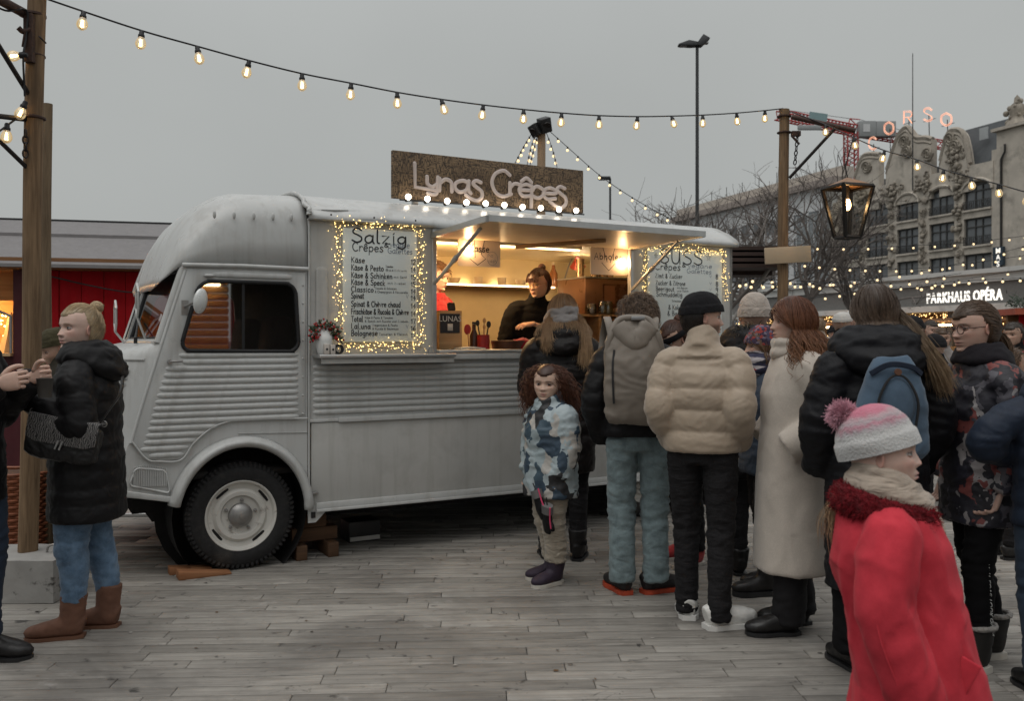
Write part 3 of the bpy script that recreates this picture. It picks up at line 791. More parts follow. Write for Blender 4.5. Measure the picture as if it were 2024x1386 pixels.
        while cnt < n:
            d = rg.normal(size=3); d /= np.linalg.norm(d)
            if not ok(d): continue
            cnt += 1
            root = ctr + rad * d * (1.0 + 0.01)
            lift_ = 1.02 + vol * (0.35 + 0.65 * rg.rand())
            if style in ('back', 'pony', 'bun'):
                td = (tiev - ctr) / rad; td /= np.linalg.norm(td)
                t = np.linspace(0, 1, nseg)
                om = math.acos(np.clip(d @ td, -1, 1)); so = math.sin(om) + 1e-6
                D = (np.sin((1 - t) * om)[:, None] * d + np.sin(t * om)[:, None] * td) / so
                bul = 1.015 + vol * np.sin(PI * t) * (0.4 + 0.6 * rg.rand())
                P = ctr + rad * D * bul[:, None] + rg.normal(size=3) * loose * 0.6
                P = P + 0.004 * np.sin(t * 9 + rg.rand() * 6)[:, None]
                lock(P, thick / hh, col, col)
            elif style == 'long':
                # falls from the crown over the skull, then hangs
                dd = d.copy()
                sgn = 1.0 if d[0] > part else -1.0
                fw = np.clip((0.15 - d[1]) / 0.5, 0, 1)
                out = np.array((d[0] * (1 - fw) + sgn * max(abs(d[0]), 0.72) * fw, max(d[1], 0.02 - 0.24 * (not back_only)) + flow[1] + (0.4 if back_only else 0), 0.0)); out /= np.linalg.norm(out) + 1e-9
                m1 = 6
                low = np.array((out[0] * 0.95, out[1] * 0.95, -0.34)); low /= np.linalg.norm(low)
                t = np.linspace(0, 1, m1); om = math.acos(np.clip(d @ low, -1, 1)); so = math.sin(om) + 1e-6
                D = (np.sin((1 - t) * om)[:, None] * d + np.sin(t * om)[:, None] * low) / so
                P1 = ctr + rad * D * (1.02 + vol * (0.3 + 0.7 * rg.rand()) * (0.35 + 0.65 * np.sin(0.3 + t * 1.3)))[:, None]
                L = length * (0.72 + 0.4 * rg.rand())
                m2 = nseg
                t2 = np.linspace(0, 1, m2 + 1)[1:]
                ph = rg.rand() * 6.28; dirx = rg.normal(size=2)
                base = P1[-1]
                sp = spread * (0.3 + 0.7 * rg.rand())
                P2 = base + np.stack([out[0] * sp * np.sin(t2 * 1.8) + wave * dirx[0] * np.sin(t2 * wf + ph) * t2 ** 0.5 + flow[0] * t2,
                                      out[1] * sp * 0.6 * np.sin(t2 * 1.8) + side_drop * t2 + wave * dirx[1] * np.cos(t2 * wf + ph) * t2 ** 0.5,
                                      -t2 * L], 1)
                lock(np.vstack([P1, P2]), thick / hh * (0.8 + 0.6 * rg.rand()), col, tipc)
            elif style == 'curly':
                t2 = np.linspace(0, 1, nseg)
                L = length * (0.5 + 0.65 * rg.rand())
                o = d.copy(); o[1] = max(o[1], -0.02); fw = np.clip((0.1 - d[1]) / 0.5, 0, 1); o[0] = o[0] * (1 - fw) + fw * math.copysign(max(abs(o[0]), 0.75), o[0] - part)
                o = o * np.array((1, 1, 0.5)); ph = rg.rand() * 6.28
                rise = spread * (0.35 + 0.65 * rg.rand())
                base = root
                P = base + o[None] * rise * np.sin(np.clip(t2 * 2.2, 0, 1.75))[:, None] + np.stack([0 * t2, (side_drop + 0.2 * fw) * np.sqrt(t2), -L * t2 ** 1.25], 1)
                amp = wave * (0.6 + 0.6 * rg.rand()) * np.clip(t2 * 3, 0, 1)
                P = P + np.stack([amp * np.cos(t2 * wf * 2 + ph), amp * np.sin(t2 * wf * 2 + ph), amp * 0.6 * np.sin(t2 * wf + ph * 2)], 1)
                lock(P, thick / hh * (0.8 + 0.6 * rg.rand()), col, tipc)
            elif style == 'short':
                t2 = np.linspace(0, 1, 6)
                L = length * (0.6 + 0.6 * rg.rand())
                tg = np.array((rg.normal() * 0.5 + part * 2, 0.6 + rg.normal() * 0.3, -0.7 + rg.normal() * 0.3)); tg -= (tg @ d) * d; tg /= np.linalg.norm(tg) + 1e-9
                P = root + tg[None] * L * t2[:, None] + d[None] * (vol * np.sin(t2 * 2.6) - 0.12 * L * t2)[:, None]
                lock(P, thick / hh, col, tipc)
        if fringe:
            for k in range(int(n * 0.14)):
                x0 = rg.uniform(-0.27, 0.27); t2 = np.linspace(0, 1, 8)
                P = np.stack([x0 + (x0 * 0.12) * t2, -0.18 - 0.225 * np.sin(t2 * 1.5) * (1 - (x0 / 0.55) ** 2), 0.43 - 0.32 * t2 ** 1.3], 1) + rg.normal(size=3) * 0.008
                lock(P, thick / hh * 1.1, col, tipc)
        if style == 'bun':
            for k in range(int(n * 0.3)):
                a0 = rg.rand() * 6.28; t2 = np.linspace(0, 1, 9); ax = rg.normal(size=3); ax /= np.linalg.norm(ax)
                u = np.cross(ax, rg.normal(size=3)); u /= np.linalg.norm(u); w = np.cross(ax, u)
                rb = 0.135 * (0.8 + 0.25 * rg.rand()) * (vol * 0 + 1) * (loose * 30 + 0.7)
                ctrb = tiev + np.array((0, 0.07, 0.06))
                P = ctrb + rb * (np.cos(a0 + t2 * 3.6)[:, None] * u + np.sin(a0 + t2 * 3.6)[:, None] * w) + ax * rb * 0.15 * rg.normal()
                lock(P, thick / hh * 1.2, col * 1.1, tipc * 1.1)
        if style == 'pony':
            for k in range(int(n * 0.35)):
                t2 = np.linspace(0, 1, nseg); ph = rg.rand() * 6.28; sp = rg.normal(size=2)
                P = tiev + np.stack([sp[0] * 0.05 * np.sin(0.5 + t2 * 2.2) + wave * np.sin(t2 * wf + ph) * t2 + flow[0] * t2, 0.05 + 0.20 * np.sin(np.clip(t2 * 2.0, 0, 1.57)) + sp[1] * 0.045 * np.sin(0.5 + t2 * 2.2) + side_drop * t2, -t2 ** 1.3 * length * (0.8 + 0.3 * rg.rand())], 1)
                lock(P, thick / hh * 1.1, col, tipc)
        for m, L in bank.items():
            t = np.linspace(0, 1, m); pr = np.interp(t, [0, .15, .8, 1], [.7, 1, .9, .25]); r_ = np.array([q[1] for q in L])[:, None] * pr
            mb.strands([q[0] for q in L], r_, r_ * .6, np.array([(q[2][None] * (1 - t[:, None]) + q[3][None] * t[:, None]) * q[4] for q in L]))
        mb.xf(s.hM @ Matrix.Scale(hh, 4))
        return mb.build('hair', HAIRM, s.root, 179, colors=True, fix=False)
# ------------------------------------------------------------------ hand lettering (pen strokes)
GL = {
'a': (.56, [[(.47,.5),(.3,.6),(.1,.46),(.06,.2),(.2,.02),(.4,.14),(.47,.45)], [(.48,.6),(.47,.15),(.54,.0)]]),
'b': (.55, [[(.08,1),(.07,.0)], [(.08,.35),(.25,.58),(.45,.45),(.46,.2),(.3,.02),(.08,.1)]]),
'c': (.5, [[(.44,.5),(.28,.6),(.1,.45),(.07,.2),(.22,.02),(.45,.1)]]),
'd': (.56, [[(.46,.45),(.3,.58),(.1,.45),(.06,.2),(.2,.02),(.4,.12),(.47,.35)], [(.48,1),(.47,.0)]]),
'e': (.52, [[(.08,.32),(.45,.36),(.42,.52),(.26,.6),(.1,.48),(.06,.25),(.18,.04),(.44,.1)]]),
'f': (.36, [[(.36,.92),(.22,.98),(.16,.8),(.15,.0)], [(.02,.55),(.32,.57)]]),
'g': (.56, [[(.47,.5),(.3,.6),(.1,.46),(.08,.22),(.24,.08),(.42,.2),(.48,.5)], [(.49,.6),(.47,-.1),(.3,-.32),(.06,-.22)]]),
'h': (.54, [[(.08,1),(.07,.0)], [(.08,.35),(.26,.58),(.44,.45),(.46,.0)]]),
'i': (.22, [[(.11,.58),(.11,.0)], [(.1,.76),(.13,.8)]]),
'j': (.24, [[(.14,.58),(.13,-.2),(.0,-.3)], [(.13,.76),(.16,.8)]]),
'k': (.5, [[(.08,1),(.07,.0)], [(.42,.58),(.09,.26),(.45,.0)]]),
'l': (.24, [[(.1,1),(.09,.12),(.2,.0)]]),
'm': (.78, [[(.07,.58),(.07,.0)], [(.07,.38),(.22,.58),(.36,.45),(.37,.0)], [(.37,.38),(.52,.58),(.66,.45),(.68,.0)]]),
'n': (.55, [[(.08,.58),(.07,.0)], [(.08,.36),(.26,.58),(.44,.45),(.46,.0)]]),
'o': (.54, [[(.28,.6),(.08,.44),(.07,.18),(.26,.01),(.46,.18),(.46,.44),(.28,.6)]]),
'p': (.55, [[(.08,.58),(.07,-.36)], [(.08,.4),(.26,.59),(.46,.44),(.45,.2),(.28,.02),(.09,.12)]]),
'r': (.42, [[(.08,.58),(.08,.0)], [(.08,.34),(.22,.56),(.4,.52)]]),
's': (.46, [[(.4,.52),(.24,.6),(.09,.48),(.2,.34),(.36,.22),(.34,.06),(.18,.0),(.04,.1)]]),
't': (.38, [[(.17,.9),(.16,.12),(.32,.02)], [(.02,.6),(.34,.62)]]),
'u': (.55, [[(.07,.58),(.09,.15),(.26,.0),(.43,.16),(.46,.56)], [(.47,.58),(.47,.0)]]),
'v': (.48, [[(.04,.58),(.22,.0),(.44,.6)]]),
'z': (.5, [[(.06,.57),(.42,.58),(.06,.02),(.46,.02)]]),
'A': (.66, [[(.04,.0),(.32,.98),(.6,.0)], [(.14,.36),(.5,.36)]]),
'B': (.6, [[(.09,1),(.09,.0)], [(.09,.98),(.4,.95),(.48,.76),(.36,.55),(.1,.52)], [(.1,.52),(.46,.46),(.54,.24),(.4,.02),(.09,.01)]]),
'C': (.66, [[(.58,.84),(.4,.99),(.16,.84),(.06,.5),(.16,.14),(.38,.0),(.62,.12)]]),
'F': (.54, [[(.09,1),(.08,.0)], [(.09,.98),(.5,.97)], [(.09,.52),(.42,.52)]]),
'G': (.68, [[(.58,.86),(.4,.99),(.16,.84),(.06,.5),(.16,.14),(.38,.0),(.58,.12),(.6,.42),(.38,.43)]]),
'K': (.6, [[(.09,1),(.08,.0)], [(.52,.98),(.1,.46)], [(.2,.57),(.56,.0)]]),
'L': (.52, [[(.09,1),(.08,.03),(.5,.0)]]),
'M': (.8, [[(.08,.0),(.1,1),(.4,.4),(.7,1),(.72,.0)]]), 'N': (.66, [[(.08,.0),(.09,1),(.55,.02),(.56,1)]]), '0': (.52, [[(.26,1),(.08,.7),(.08,.3),(.26,.0),(.44,.3),(.44,.7),(.26,1)]]),
'P': (.56, [[(.09,1),(.08,.0)], [(.09,.97),(.4,.96),(.51,.74),(.38,.5),(.09,.47)]]),
'R': (.6, [[(.09,1),(.08,.0)], [(.09,.97),(.4,.96),(.5,.74),(.38,.52),(.09,.48)], [(.28,.5),(.55,.0)]]),
'S': (.6, [[(.52,.86),(.34,1.0),(.12,.86),(.12,.66),(.34,.52),(.52,.36),(.5,.12),(.28,.0),(.05,.14)]]),
'T': (.6, [[(.3,.98),(.3,.0)], [(.02,.97),(.58,.99)]]),
'U': (.66, [[(.08,1),(.1,.22),(.3,.0),(.5,.2),(.56,1)], [(.56,1),(.57,.0)]]),
'Z': (.6, [[(.06,.97),(.52,.98),(.05,.02),(.56,.01)]]),
'&': (.62, [[(.56,.0),(.18,.66),(.22,.92),(.4,.9),(.38,.68),(.1,.36),(.1,.1),(.3,.0),(.54,.34)]]),
'1': (.32, [[(.04,.72),(.2,.98),(.19,.0)]]),
'2': (.5, [[(.06,.78),(.24,1),(.42,.8),(.32,.46),(.06,.02),(.46,.02)]]),
'4': (.52, [[(.34,.0),(.35,.98),(.05,.36),(.48,.36)]]),
'5': (.5, [[(.42,.97),(.12,.96),(.1,.58),(.32,.6),(.44,.34),(.3,.02),(.06,.08)]]),
'6': (.5, [[(.38,.95),(.14,.6),(.07,.26),(.22,.0),(.42,.16),(.36,.44),(.1,.36)]]),
'7': (.48, [[(.05,.96),(.44,.97),(.2,.0)]]),
'8': (.5, [[(.26,.52),(.08,.74),(.25,.99),(.42,.76),(.26,.52),(.06,.24),(.25,.0),(.45,.24),(.26,.52)]]),
'9': (.5, [[(.42,.74),(.26,.98),(.08,.78),(.16,.52),(.38,.56),(.43,.8),(.38,.0)]]),
'*': (.6, [[(.3,.98),(.42,.3),(.05,.72),(.56,.72),(.16,.3),(.3,.98)]]),
'-': (.4, [[(.05,.3),(.36,.3)]]), '.': (.16, [[(.05,.0),(.09,.02)]]), ' ': (.3, []),
}
ACC = {'\u00ea': ('e', [[(.12,.72),(.27,.9),(.42,.72)]]), '\u00e4': ('a', [[(.16,.76),(.18,.8)], [(.36,.76),(.38,.8)]]), '\u00e8': ('e', [[(.16,.9),(.34,.74)]]),
       '\u00dc': ('U', [[(.2,1.16),(.22,1.2)], [(.42,1.16),(.44,1.2)]]), '\u00fc': ('u', [[(.16,.76),(.18,.8)], [(.36,.76),(.38,.8)]])}
SHARP = set('vzAFKLTZk4*17MN')
def glyph(ch):
    if ch in ACC: w, st = GL[ACC[ch][0]]; return w, st + ACC[ch][1]
    return GL.get(ch, GL['-'])
def strokes(text, rg=None, jit=0.02, gap=0.06):
    """pen strokes of a word in units of the cap height: list of polylines and the width"""
    x = 0.0; out = []
    rg = rg or random.Random(1)
    for ch in text:
        w, st = glyph(ch); dy = rg.uniform(-jit, jit); sc = 1 + rg.uniform(-jit, jit) * 1.5
        for s in st:
            p = np.array([(x + a * sc, b * sc + dy) for a, b in s])
            if len(p) > 2 and ch not in SHARP: p = catmull(p, len(p) * 4)
            out.append((ch, p))
        x += w * sc + gap
    return out, x
def ribbon(mb, p, w, y, plane):
    """flat pen stroke of width w; plane(a, b, depth) gives the 3D point"""
    p = np.asarray(p); n = len(p)
    t = np.gradient(p, axis=0); t /= np.linalg.norm(t, axis=1)[:, None] + 1e-9
    nn = np.stack([-t[:, 1], t[:, 0]], 1)
    p = p.copy(); p[0] -= t[0] * w * 0.4; p[-1] += t[-1] * w * 0.4
    V = []; Fc = []
    for i in range(n):
        k = w * 0.5 * (0.75 if i in (0, n - 1) else 1)
        V.append(plane(p[i][0] + nn[i][0] * k, p[i][1] + nn[i][1] * k, y)); V.append(plane(p[i][0] - nn[i][0] * k, p[i][1] - nn[i][1] * k, y))
    for i in range(n - 1): Fc.append((2 * i, 2 * i + 1, 2 * i + 3, 2 * i + 2))
    mb.add(V, Fc)

# ------------------------------------------------------------------ the van's own frame (x along its length, y into it, z up)
TW = (-1.751, 5.836); TA = R(29.1)
def TP(px, py, y0=0.0):                  # point of the van's plane y = y0 seen at a pixel
    c, s_ = math.cos(TA), math.sin(TA)
    rx, ry = -TW[0], -TW[1]
    lx, ly = rx * c + ry * s_, -rx * s_ + ry * c
    dx, dz = (px - CX) / F_PX, -(py - HY) / F_PX
    ex, ey = dx * c + s_, -dx * s_ + c
    t = (y0 - ly) / ey
    return lx + t * ex, EYE + t * dz
def TWld(x, y, z=0.0):                   # van coordinates to the world
    c, s_ = math.cos(TA), math.sin(TA)
    return Vector((TW[0] + x * c - y * s_, TW[1] + x * s_ + y * c, z))

# ------------------------------------------------------------------ ground
def stone_mat(name, shift):
    m, nt, b = nodes_of(name)
    oi = N(nt, 'ShaderNodeObjectInfo')
    g = noise(nt, 1.0, 8, 0.68, stretch=(1.1, 34, 8), dist=1.3, src='Object')
    g2 = noise(nt, 5.0, 6, 0.6)
    base = mixc(nt, ramp(nt, g, 0.33, 0.68), (0.145, 0.133, 0.119), (0.46, 0.437, 0.405))
    base = mixc(nt, ramp(nt, g2, 0.5, 0.72, 0, 0.6), base, (0.15, 0.138, 0.125))
    if shift:
        c2 = mixc(nt, oi.outputs['Random'], (0.72, 0.71, 0.69), (1.12, 1.11, 1.09))
    else:
        at_ = N(nt, 'ShaderNodeAttribute', attribute_name='Col'); c2 = at_.outputs['Color']
    base = mixc(nt, 1.0, base, c2, 'MULTIPLY')
    # damp stains and trodden salt, larger than a slab
    geo = N(nt, 'ShaderNodeNewGeometry')
    st = noise(nt, 0.9, 6, 0.6, vec=geo.outputs['Position'], dist=0.5)
    base = mixc(nt, ramp(nt, st, 0.46, 0.66, 0, 0.72), base, (0.10, 0.093, 0.086))
    st2 = noise(nt, 2.6, 7, 0.7, vec=geo.outputs['Position'])
    base = mixc(nt, ramp(nt, st2, 0.62, 0.74, 0, 0.5), base, (0.50, 0.49, 0.47))
    st3 = noise(nt, 11.0, 5, 0.6, vec=geo.outputs['Position'], dist=0.6)
    base = mixc(nt, ramp(nt, st3, 0.62, 0.7, 0, 0.8), base, (0.03, 0.028, 0.026))
    nt.links.new(base, b.inputs['Base Color'])
    nt.links.new(ramp(nt, st, 0.35, 0.7, 0.78, 0.5), b.inputs['Roughness']); b.inputs['Specular IOR Level'].default_value = 0.3
    bump(nt, b, g, 0.5, 0.006); bump(nt, b, g2, 0.25, 0.006)
    return m
STONE = stone_mat('stone slab', True); STONE_FAR = stone_mat('stone slabs far', False)
ground = MB(); ground.add([(-600, -400, -0.012), (600, -400, -0.012), (600, 900, -0.012), (-600, 900, -0.012)], [(0, 1, 2, 3)])
ground = ground.build('ground', M('joint grit', (0.05, 0.047, 0.043), 0.9, var=0.3, vscale=3, bump_s=0.3), None)
tag(ground, kind='structure')
SL_A = R(2.6)
def slab_mesh(L, Wd, rg):
    mb = MB(); h = 0.012; g = 0.0035; b = 0.004
    x0, x1, y0, y1 = 0, L - g, 0, Wd - g
    j = lambda: rg.uniform(-0.003, 0.003)
    V = [(x0, y0, -h), (x1, y0, -h), (x1, y1, -h), (x0, y1, -h), (x0, y0, -b), (x1, y0, -b), (x1, y1, -b), (x0, y1, -b), (x0 + b + j() * .5, y0 + b, 0), (x1 - b, y0 + b + j() * .5, 0), (x1 - b + j() * .5, y1 - b, 0), (x0 + b, y1 - b + j() * .5, 0)]
    mb.add(V, [(0, 1, 5, 4), (1, 2, 6, 5), (2, 3, 7, 6), (3, 0, 4, 7), (4, 5, 9, 8), (5, 6, 10, 9), (6, 7, 11, 10), (7, 4, 8, 11), (8, 9, 10, 11)])
    return mb
rg = random.Random(5)
slab_lib = {}
near_slabs = []
ca, sa = math.cos(SL_A), math.sin(SL_A)
far = MB()
ROW = 0.108
for r_ in range(-3, 90):
    y = 3.3 + r_ * ROW
    x = -9.0 - rg.uniform(0, 1.0)
    while x < 12.0:
        L = rg.choice((0.62, 0.78, 0.9, 0.9, 1.04, 1.22))
        cx_, cy_ = x + L / 2, y + ROW / 2
        wx, wy = cx_ * ca - cy_ * sa, cx_ * sa + cy_ * ca
        dz = rg.uniform(-0.0015, 0.0015); tilt = (rg.uniform(-0.0012, 0.0012), rg.uniform(-0.0012, 0.0012))
        px = CX + F_PX * wx / max(wy, 0.5); py = HY + F_PX * EYE / max(wy, 0.5)
        vis = -60 < px < 2090 and py < 1420
        hidden = (wy > 7.2) or (px < 620 and py < 1110 and px > 240) or (px > 1600 and py < 1200)
        if vis and not hidden and len(near_slabs) < 300:
            key = L
            if (key, 0) not in slab_lib:
                for v_ in range(3): slab_lib[(key, v_)] = slab_mesh(L, ROW, rg).mesh('slab', None)
            near_slabs.append((slab_lib[(key, rg.randrange(3))], x, y, dz, tilt))
        else:
            v = rg.uniform(0.72, 1.12); far.c = (v, v * 0.99, v * 0.975)
            sm = slab_mesh(L, ROW, rg) if wy < 8 else None
            if sm is not None:
                far.join(sm, Matrix.Translation((x, y, dz))); far.col[-1] = np.tile(np.array(far.c), (len(sm.v[0]), 1))
            else:
                g_ = 0.0035
                far.add([(x, y, dz), (x + L - g_, y, dz), (x + L - g_, y + ROW - g_, dz), (x, y + ROW - g_, dz)], [(0, 1, 2, 3)])
        x += L
for me, x, y, dz, tilt in near_slabs:
    o = put('paving_slab', me, STONE, ground, (x * ca - y * sa, x * sa + y * ca, dz), (tilt[0], tilt[1], SL_A))
fo = far.build('paving_slabs', STONE_FAR, ground, None, colors=True, fix=False, rot=(0, 0, SL_A)); tag(fo, kind='stuff')
# ------------------------------------------------------------------ the van
PAINT = M('grey van paint', (0.50, 0.505, 0.495), 0.32, var=0.03, vscale=2.2, dirt=(0.36, 0.35, 0.33), dirt_scale=5, dirt_lo=0.55, dirt_hi=0.85, rvar=0.08, streak=(0.30, 0.285, 0.26), rust=0.02, bump_s=0.05, bump_scale=4, spec=0.45)
SKIRT = M('grey skirt paint', (0.45, 0.445, 0.425), 0.5, var=0.06, vscale=1.6, dirt=(0.33, 0.315, 0.295), dirt_scale=3.0, dirt_lo=0.5, dirt_hi=0.85, streak=(0.3, 0.285, 0.26), rust=0.02, bump_s=0.06, bump_scale=3)
RUBBER = M('black rubber', (0.012, 0.012, 0.013), 0.65, var=0.2)
TYRE = M('tyre rubber', (0.016, 0.0155, 0.016), 0.8, var=0.3, vscale=18, bump_s=0.4, bump_scale=90, dirt=(0.05, 0.045, 0.04), dirt_lo=0.55)
RIMM = M('cream rim paint', (0.56, 0.54, 0.5), 0.5, var=0.06, dirt=(0.2, 0.17, 0.14), dirt_scale=14, dirt_lo=0.6, dirt_hi=0.72)
STEEL = M('worn steel', (0.32, 0.31, 0.30), 0.42, 0.8, var=0.15, vscale=20)
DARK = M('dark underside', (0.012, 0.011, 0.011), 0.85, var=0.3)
ALU = M('aluminium', (0.5, 0.5, 0.49), 0.38, 0.75, var=0.08, vscale=9)
CREAM = M('cream inner wall', (0.68, 0.56, 0.34), 0.55, var=0.05)
PINE = wood('pine board', (0.42, 0.25, 0.12), (0.56, 0.37, 0.2), 1.4, 'x')
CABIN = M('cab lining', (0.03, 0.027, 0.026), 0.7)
GLASSV = glass('van glass', (0.62, 0.64, 0.63), 0.24)
BLACKP = M('black plastic', (0.018, 0.018, 0.019), 0.45, var=0.2)

van = thing('food_truck', 'grey vintage corrugated van converted to a crepe stall with open serving hatch', 'food truck', (TW[0], TW[1], 0), TA)
def arc_pts(cx, cz, rx, rz, a0, a1, n): return [(cx + rx * math.cos(a), cz + rz * math.sin(a)) for a in np.linspace(a0, a1, n)]
def rquad(p, r, n=7):
    """rounded polygon from corner points"""
    out = []; m = len(p)
    for i in range(m):
        a, b, c = Vector(p[i - 1]), Vector(p[i]), Vector(p[(i + 1) % m])
        u, v = (a - b).normalized(), (c - b).normalized()
        s_, e = b + u * r, b + v * r
        for t in np.linspace(0, 1, n):
            q = s_ * (1 - t) ** 2 + b * 2 * t * (1 - t) + e * t * t; out.append((q.x, q.y))
    return out
FE = [(0.52, -0.70), (0.80, -0.70), (0.86, -0.672), (1.15, -0.595), (1.955, -0.352)]
def fedge(z): return float(np.interp(z, [a for a, b in FE], [b for a, b in FE]))
WIN = rquad([(-0.262, 1.868), (0.345, 1.868), (0.372, 1.416), (-0.385, 1.425)], 0.085)
arch = arc_pts(0.005, 0.36, 0.432, 0.475, PI - 0.26, 0.02, 26)
outline = [(-0.70, 0.53), (-0.41, 0.478)] + arch + [(0.432, 0.36), (0.432, 1.965), (-0.352, 1.965), (-0.595, 1.15), (-0.672, 0.86), (-0.70, 0.80)]
cs = MB().prism(outline, 0.0, 0.025, 'xz', [WIN]).build('cab_side', PAINT, van, 30)
MB().prism(outline, 1.875, 1.90, 'xz', [WIN]).build('cab_side', PAINT, van, 30)
RIV = MB().ell((0, 0, 0), (0.006, 0.004, 0.006), 8, 6).mesh('rivet', 60)
# door with its pressed ribs
def rib_mesh(L, w=0.017, hgt=0.013, mat=None):
    nx, na = 14, 8; V = []; Fc = []
    xs = np.concatenate([np.linspace(0, min(0.07, L * 0.3), 5)[:-1], np.linspace(min(0.07, L * 0.3), L - min(0.07, L * 0.3), 5), np.linspace(L - min(0.07, L * 0.3), L, 5)[1:]])
    for x in xs:
        e = min(1.0, min(x, L - x) / min(0.07, L * 0.3) + 0.0); k = math.sqrt(max(0, 1 - (1 - e) ** 2)) if e < 1 else 1
        for a in np.linspace(0, PI, na):
            V.append((x, -hgt * k * math.sin(a) ** 0.8 * 1.0 + 0.0015, w * (0.35 + 0.65 * k) * math.cos(a)))
    for i in range(len(xs) - 1):
        for j in range(na - 1): Fc.append((i * na + j, i * na + j + 1, (i + 1) * na + j + 1, (i + 1) * na + j))
    return MB().add(V, Fc).mesh('rib', 60)
door_pts = [(-0.338, 1.945), (0.415, 1.945), (0.415, 0.99), TP(471, 828.5), TP(451, 832), TP(416, 846), TP(382, 875), TP(358, 908), TP(315, 911), TP(289, 907), (-0.655, 0.865), (-0.585, 1.15)]
dp = MB().prism(door_pts, -0.012, 0.0005, 'xz', [WIN]); door = dp.build('door', PAINT, van, 30, bevel=0.004)
right_end = {11: 430.7, 12: 405, 13: 387, 14: 373, 15: 363}
for i in range(16):
    z = 1.396 - 0.0413 * i
    x0 = fedge(z) + (0.075 if i > 1 else 0.13 if i == 0 else 0.16); x1 = 0.372
    if i in right_end: x1 = TP(right_end[i], 860)[0]
    if i == 15: x0 = TP(293, 892)[0]
    if x1 - x0 < 0.1: continue
    put('rib', rib_mesh(x1 - x0), PAINT, door, (x0, -0.0125, z))
put('rib', rib_mesh(0.52, 0.02, 0.012), PAINT, door, (-0.19, -0.0125, 1.912))
for j, z in enumerate(np.linspace(1.0, 1.86, 8)): MB().ell((0, 0, 0), (0.007, 0.006, 0.007), 8, 6).build('rivet', PAINT, door, 60, loc=(0.398, -0.013, z))
# bead lines round the door foot and the arch
bead = [(-0.66, 0.87)] + [TP(289, 907), TP(315, 912), TP(357, 909), TP(382, 876), TP(416, 847), TP(451, 833), TP(475, 829), TP(540, 828), TP(606, 827)]
b3 = catmull([(a, -0.016, b) for a, b in bead], 60); MB().tube(b3, 0.006, 8).build('bead', PAINT, door, 60)
b3 = catmull([(-0.665, -0.004, 0.86), (-0.585, -0.006, 1.15), (-0.345, -0.004, 1.94)], 30); MB().tube(b3, 0.011, 8).build('bead', PAINT, door, 60)
b3 = [(TP(471, 857)[0], -0.003, TP(471, 857)[1]), (0.43, -0.003, TP(606, 855)[1])]; MB().tube(b3, 0.004, 6).build('bead', PAINT, van, 60)
MB().tube([(a, -0.016, b) for a, b in catmull(WIN, 90, True)], 0.0125, 8).join(MB()).build('window_seal', RUBBER, door, 60)
pane = MB().prism(WIN, -0.006, -0.004, 'xz').build('window', GLASSV, door, 30)
MB().bbox(0.0, 0.016, -0.012, 0.002, 1.42, 1.866).build('divider', RUBBER, pane, 30)
# handle, hinge knobs, catch plate
hx, hz = TP(334, 715)
MB().cyl((hx, -0.013, hz), (hx, -0.05, hz), 0.013).cyl((hx, -0.045, hz), (hx + 0.075, -0.045, hz + 0.004), 0.008).build('handle', STEEL, door, 50)
hx, hz = TP(412, 545); MB().ell((hx, -0.02, hz), (0.035, 0.018, 0.012), 12, 8).build('hinge', PAINT, door, 60)
# gutter above the door and fixed strip
MB().tube([(-0.37, -0.018, 1.965), (0.0, -0.02, 1.972), (0.43, -0.02, 1.968)], 0.014, 10).build('rain_gutter', PAINT, van, 60)
# wheel arch flare
V = []; Fc = []; na, nb = 44, 9
for a in np.linspace(PI - 0.20, 0.0, na):
    for b in range(nb):
        f = b / (nb - 1); r = 0.395 + 0.075 * f
        y = -0.006 - 0.075 * math.sin(PI * (0.12 + 0.88 * f)) ** 0.7 * (1.0 if 0.1 < a < PI - 0.3 else 0.8)
        V.append((0.005 + r * math.cos(a), y if b < nb - 1 else 0.0, 0.36 + (r + 0.045) * math.sin(a)))
for i in range(na - 1):
    for j in range(nb - 1): Fc.append((i * nb + j, i * nb + j + 1, (i + 1) * nb + j + 1, (i + 1) * nb + j))
fl = MB().add(V, Fc).mesh('wheel_arch', 179)
o = put('wheel_arch', fl, PAINT, van); md = o.modifiers.new('s', 'SOLIDIFY'); md.thickness = 0.006
MB().bbox(-0.62, 0.43, 0.03, 0.05, 0.36, 0.9).bbox(-0.42, 0.43, 0.35, 0.37, 0.36, 0.9).build('wheel_housing', DARK, van, None) if False else None
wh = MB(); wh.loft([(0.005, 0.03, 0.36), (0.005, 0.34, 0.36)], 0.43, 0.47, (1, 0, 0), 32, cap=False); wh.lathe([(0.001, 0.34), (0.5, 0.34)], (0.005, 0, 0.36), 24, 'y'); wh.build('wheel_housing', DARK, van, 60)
# lower front corner: valance and slatted vent
vq = [TP(268, 925), TP(327, 930), TP(336, 975), TP(255, 960)]
vq = rquad([(a, b) for a, b in vq], 0.03, 5)
vent = MB().tube([(a, -0.008, b) for a, b in catmull(vq, 60, True)], 0.007, 6).build('vent', PAINT, van, 60)
xs0, xs1 = min(a for a, b in vq), max(a for a, b in vq)
for k in range(19):
    x = xs0 + 0.02 + (xs1 - xs0 - 0.04) * k / 18
    zt = 0.735 - 0.02 * abs(k - 7) / 9; MB().box((x, -0.006, (zt + 0.585 - 0.001 * k) / 2 + 0.0), (0.006, 0.012, zt - 0.6)).build('slat', PAINT, vent, 30)
MB().prism([(-0.705, 0.575), (-0.70, 0.535), (-0.40, 0.472), (-0.395, 0.505)], -0.02, -0.002, 'xz').build('sill', PAINT, van, 30, bevel=0.004)
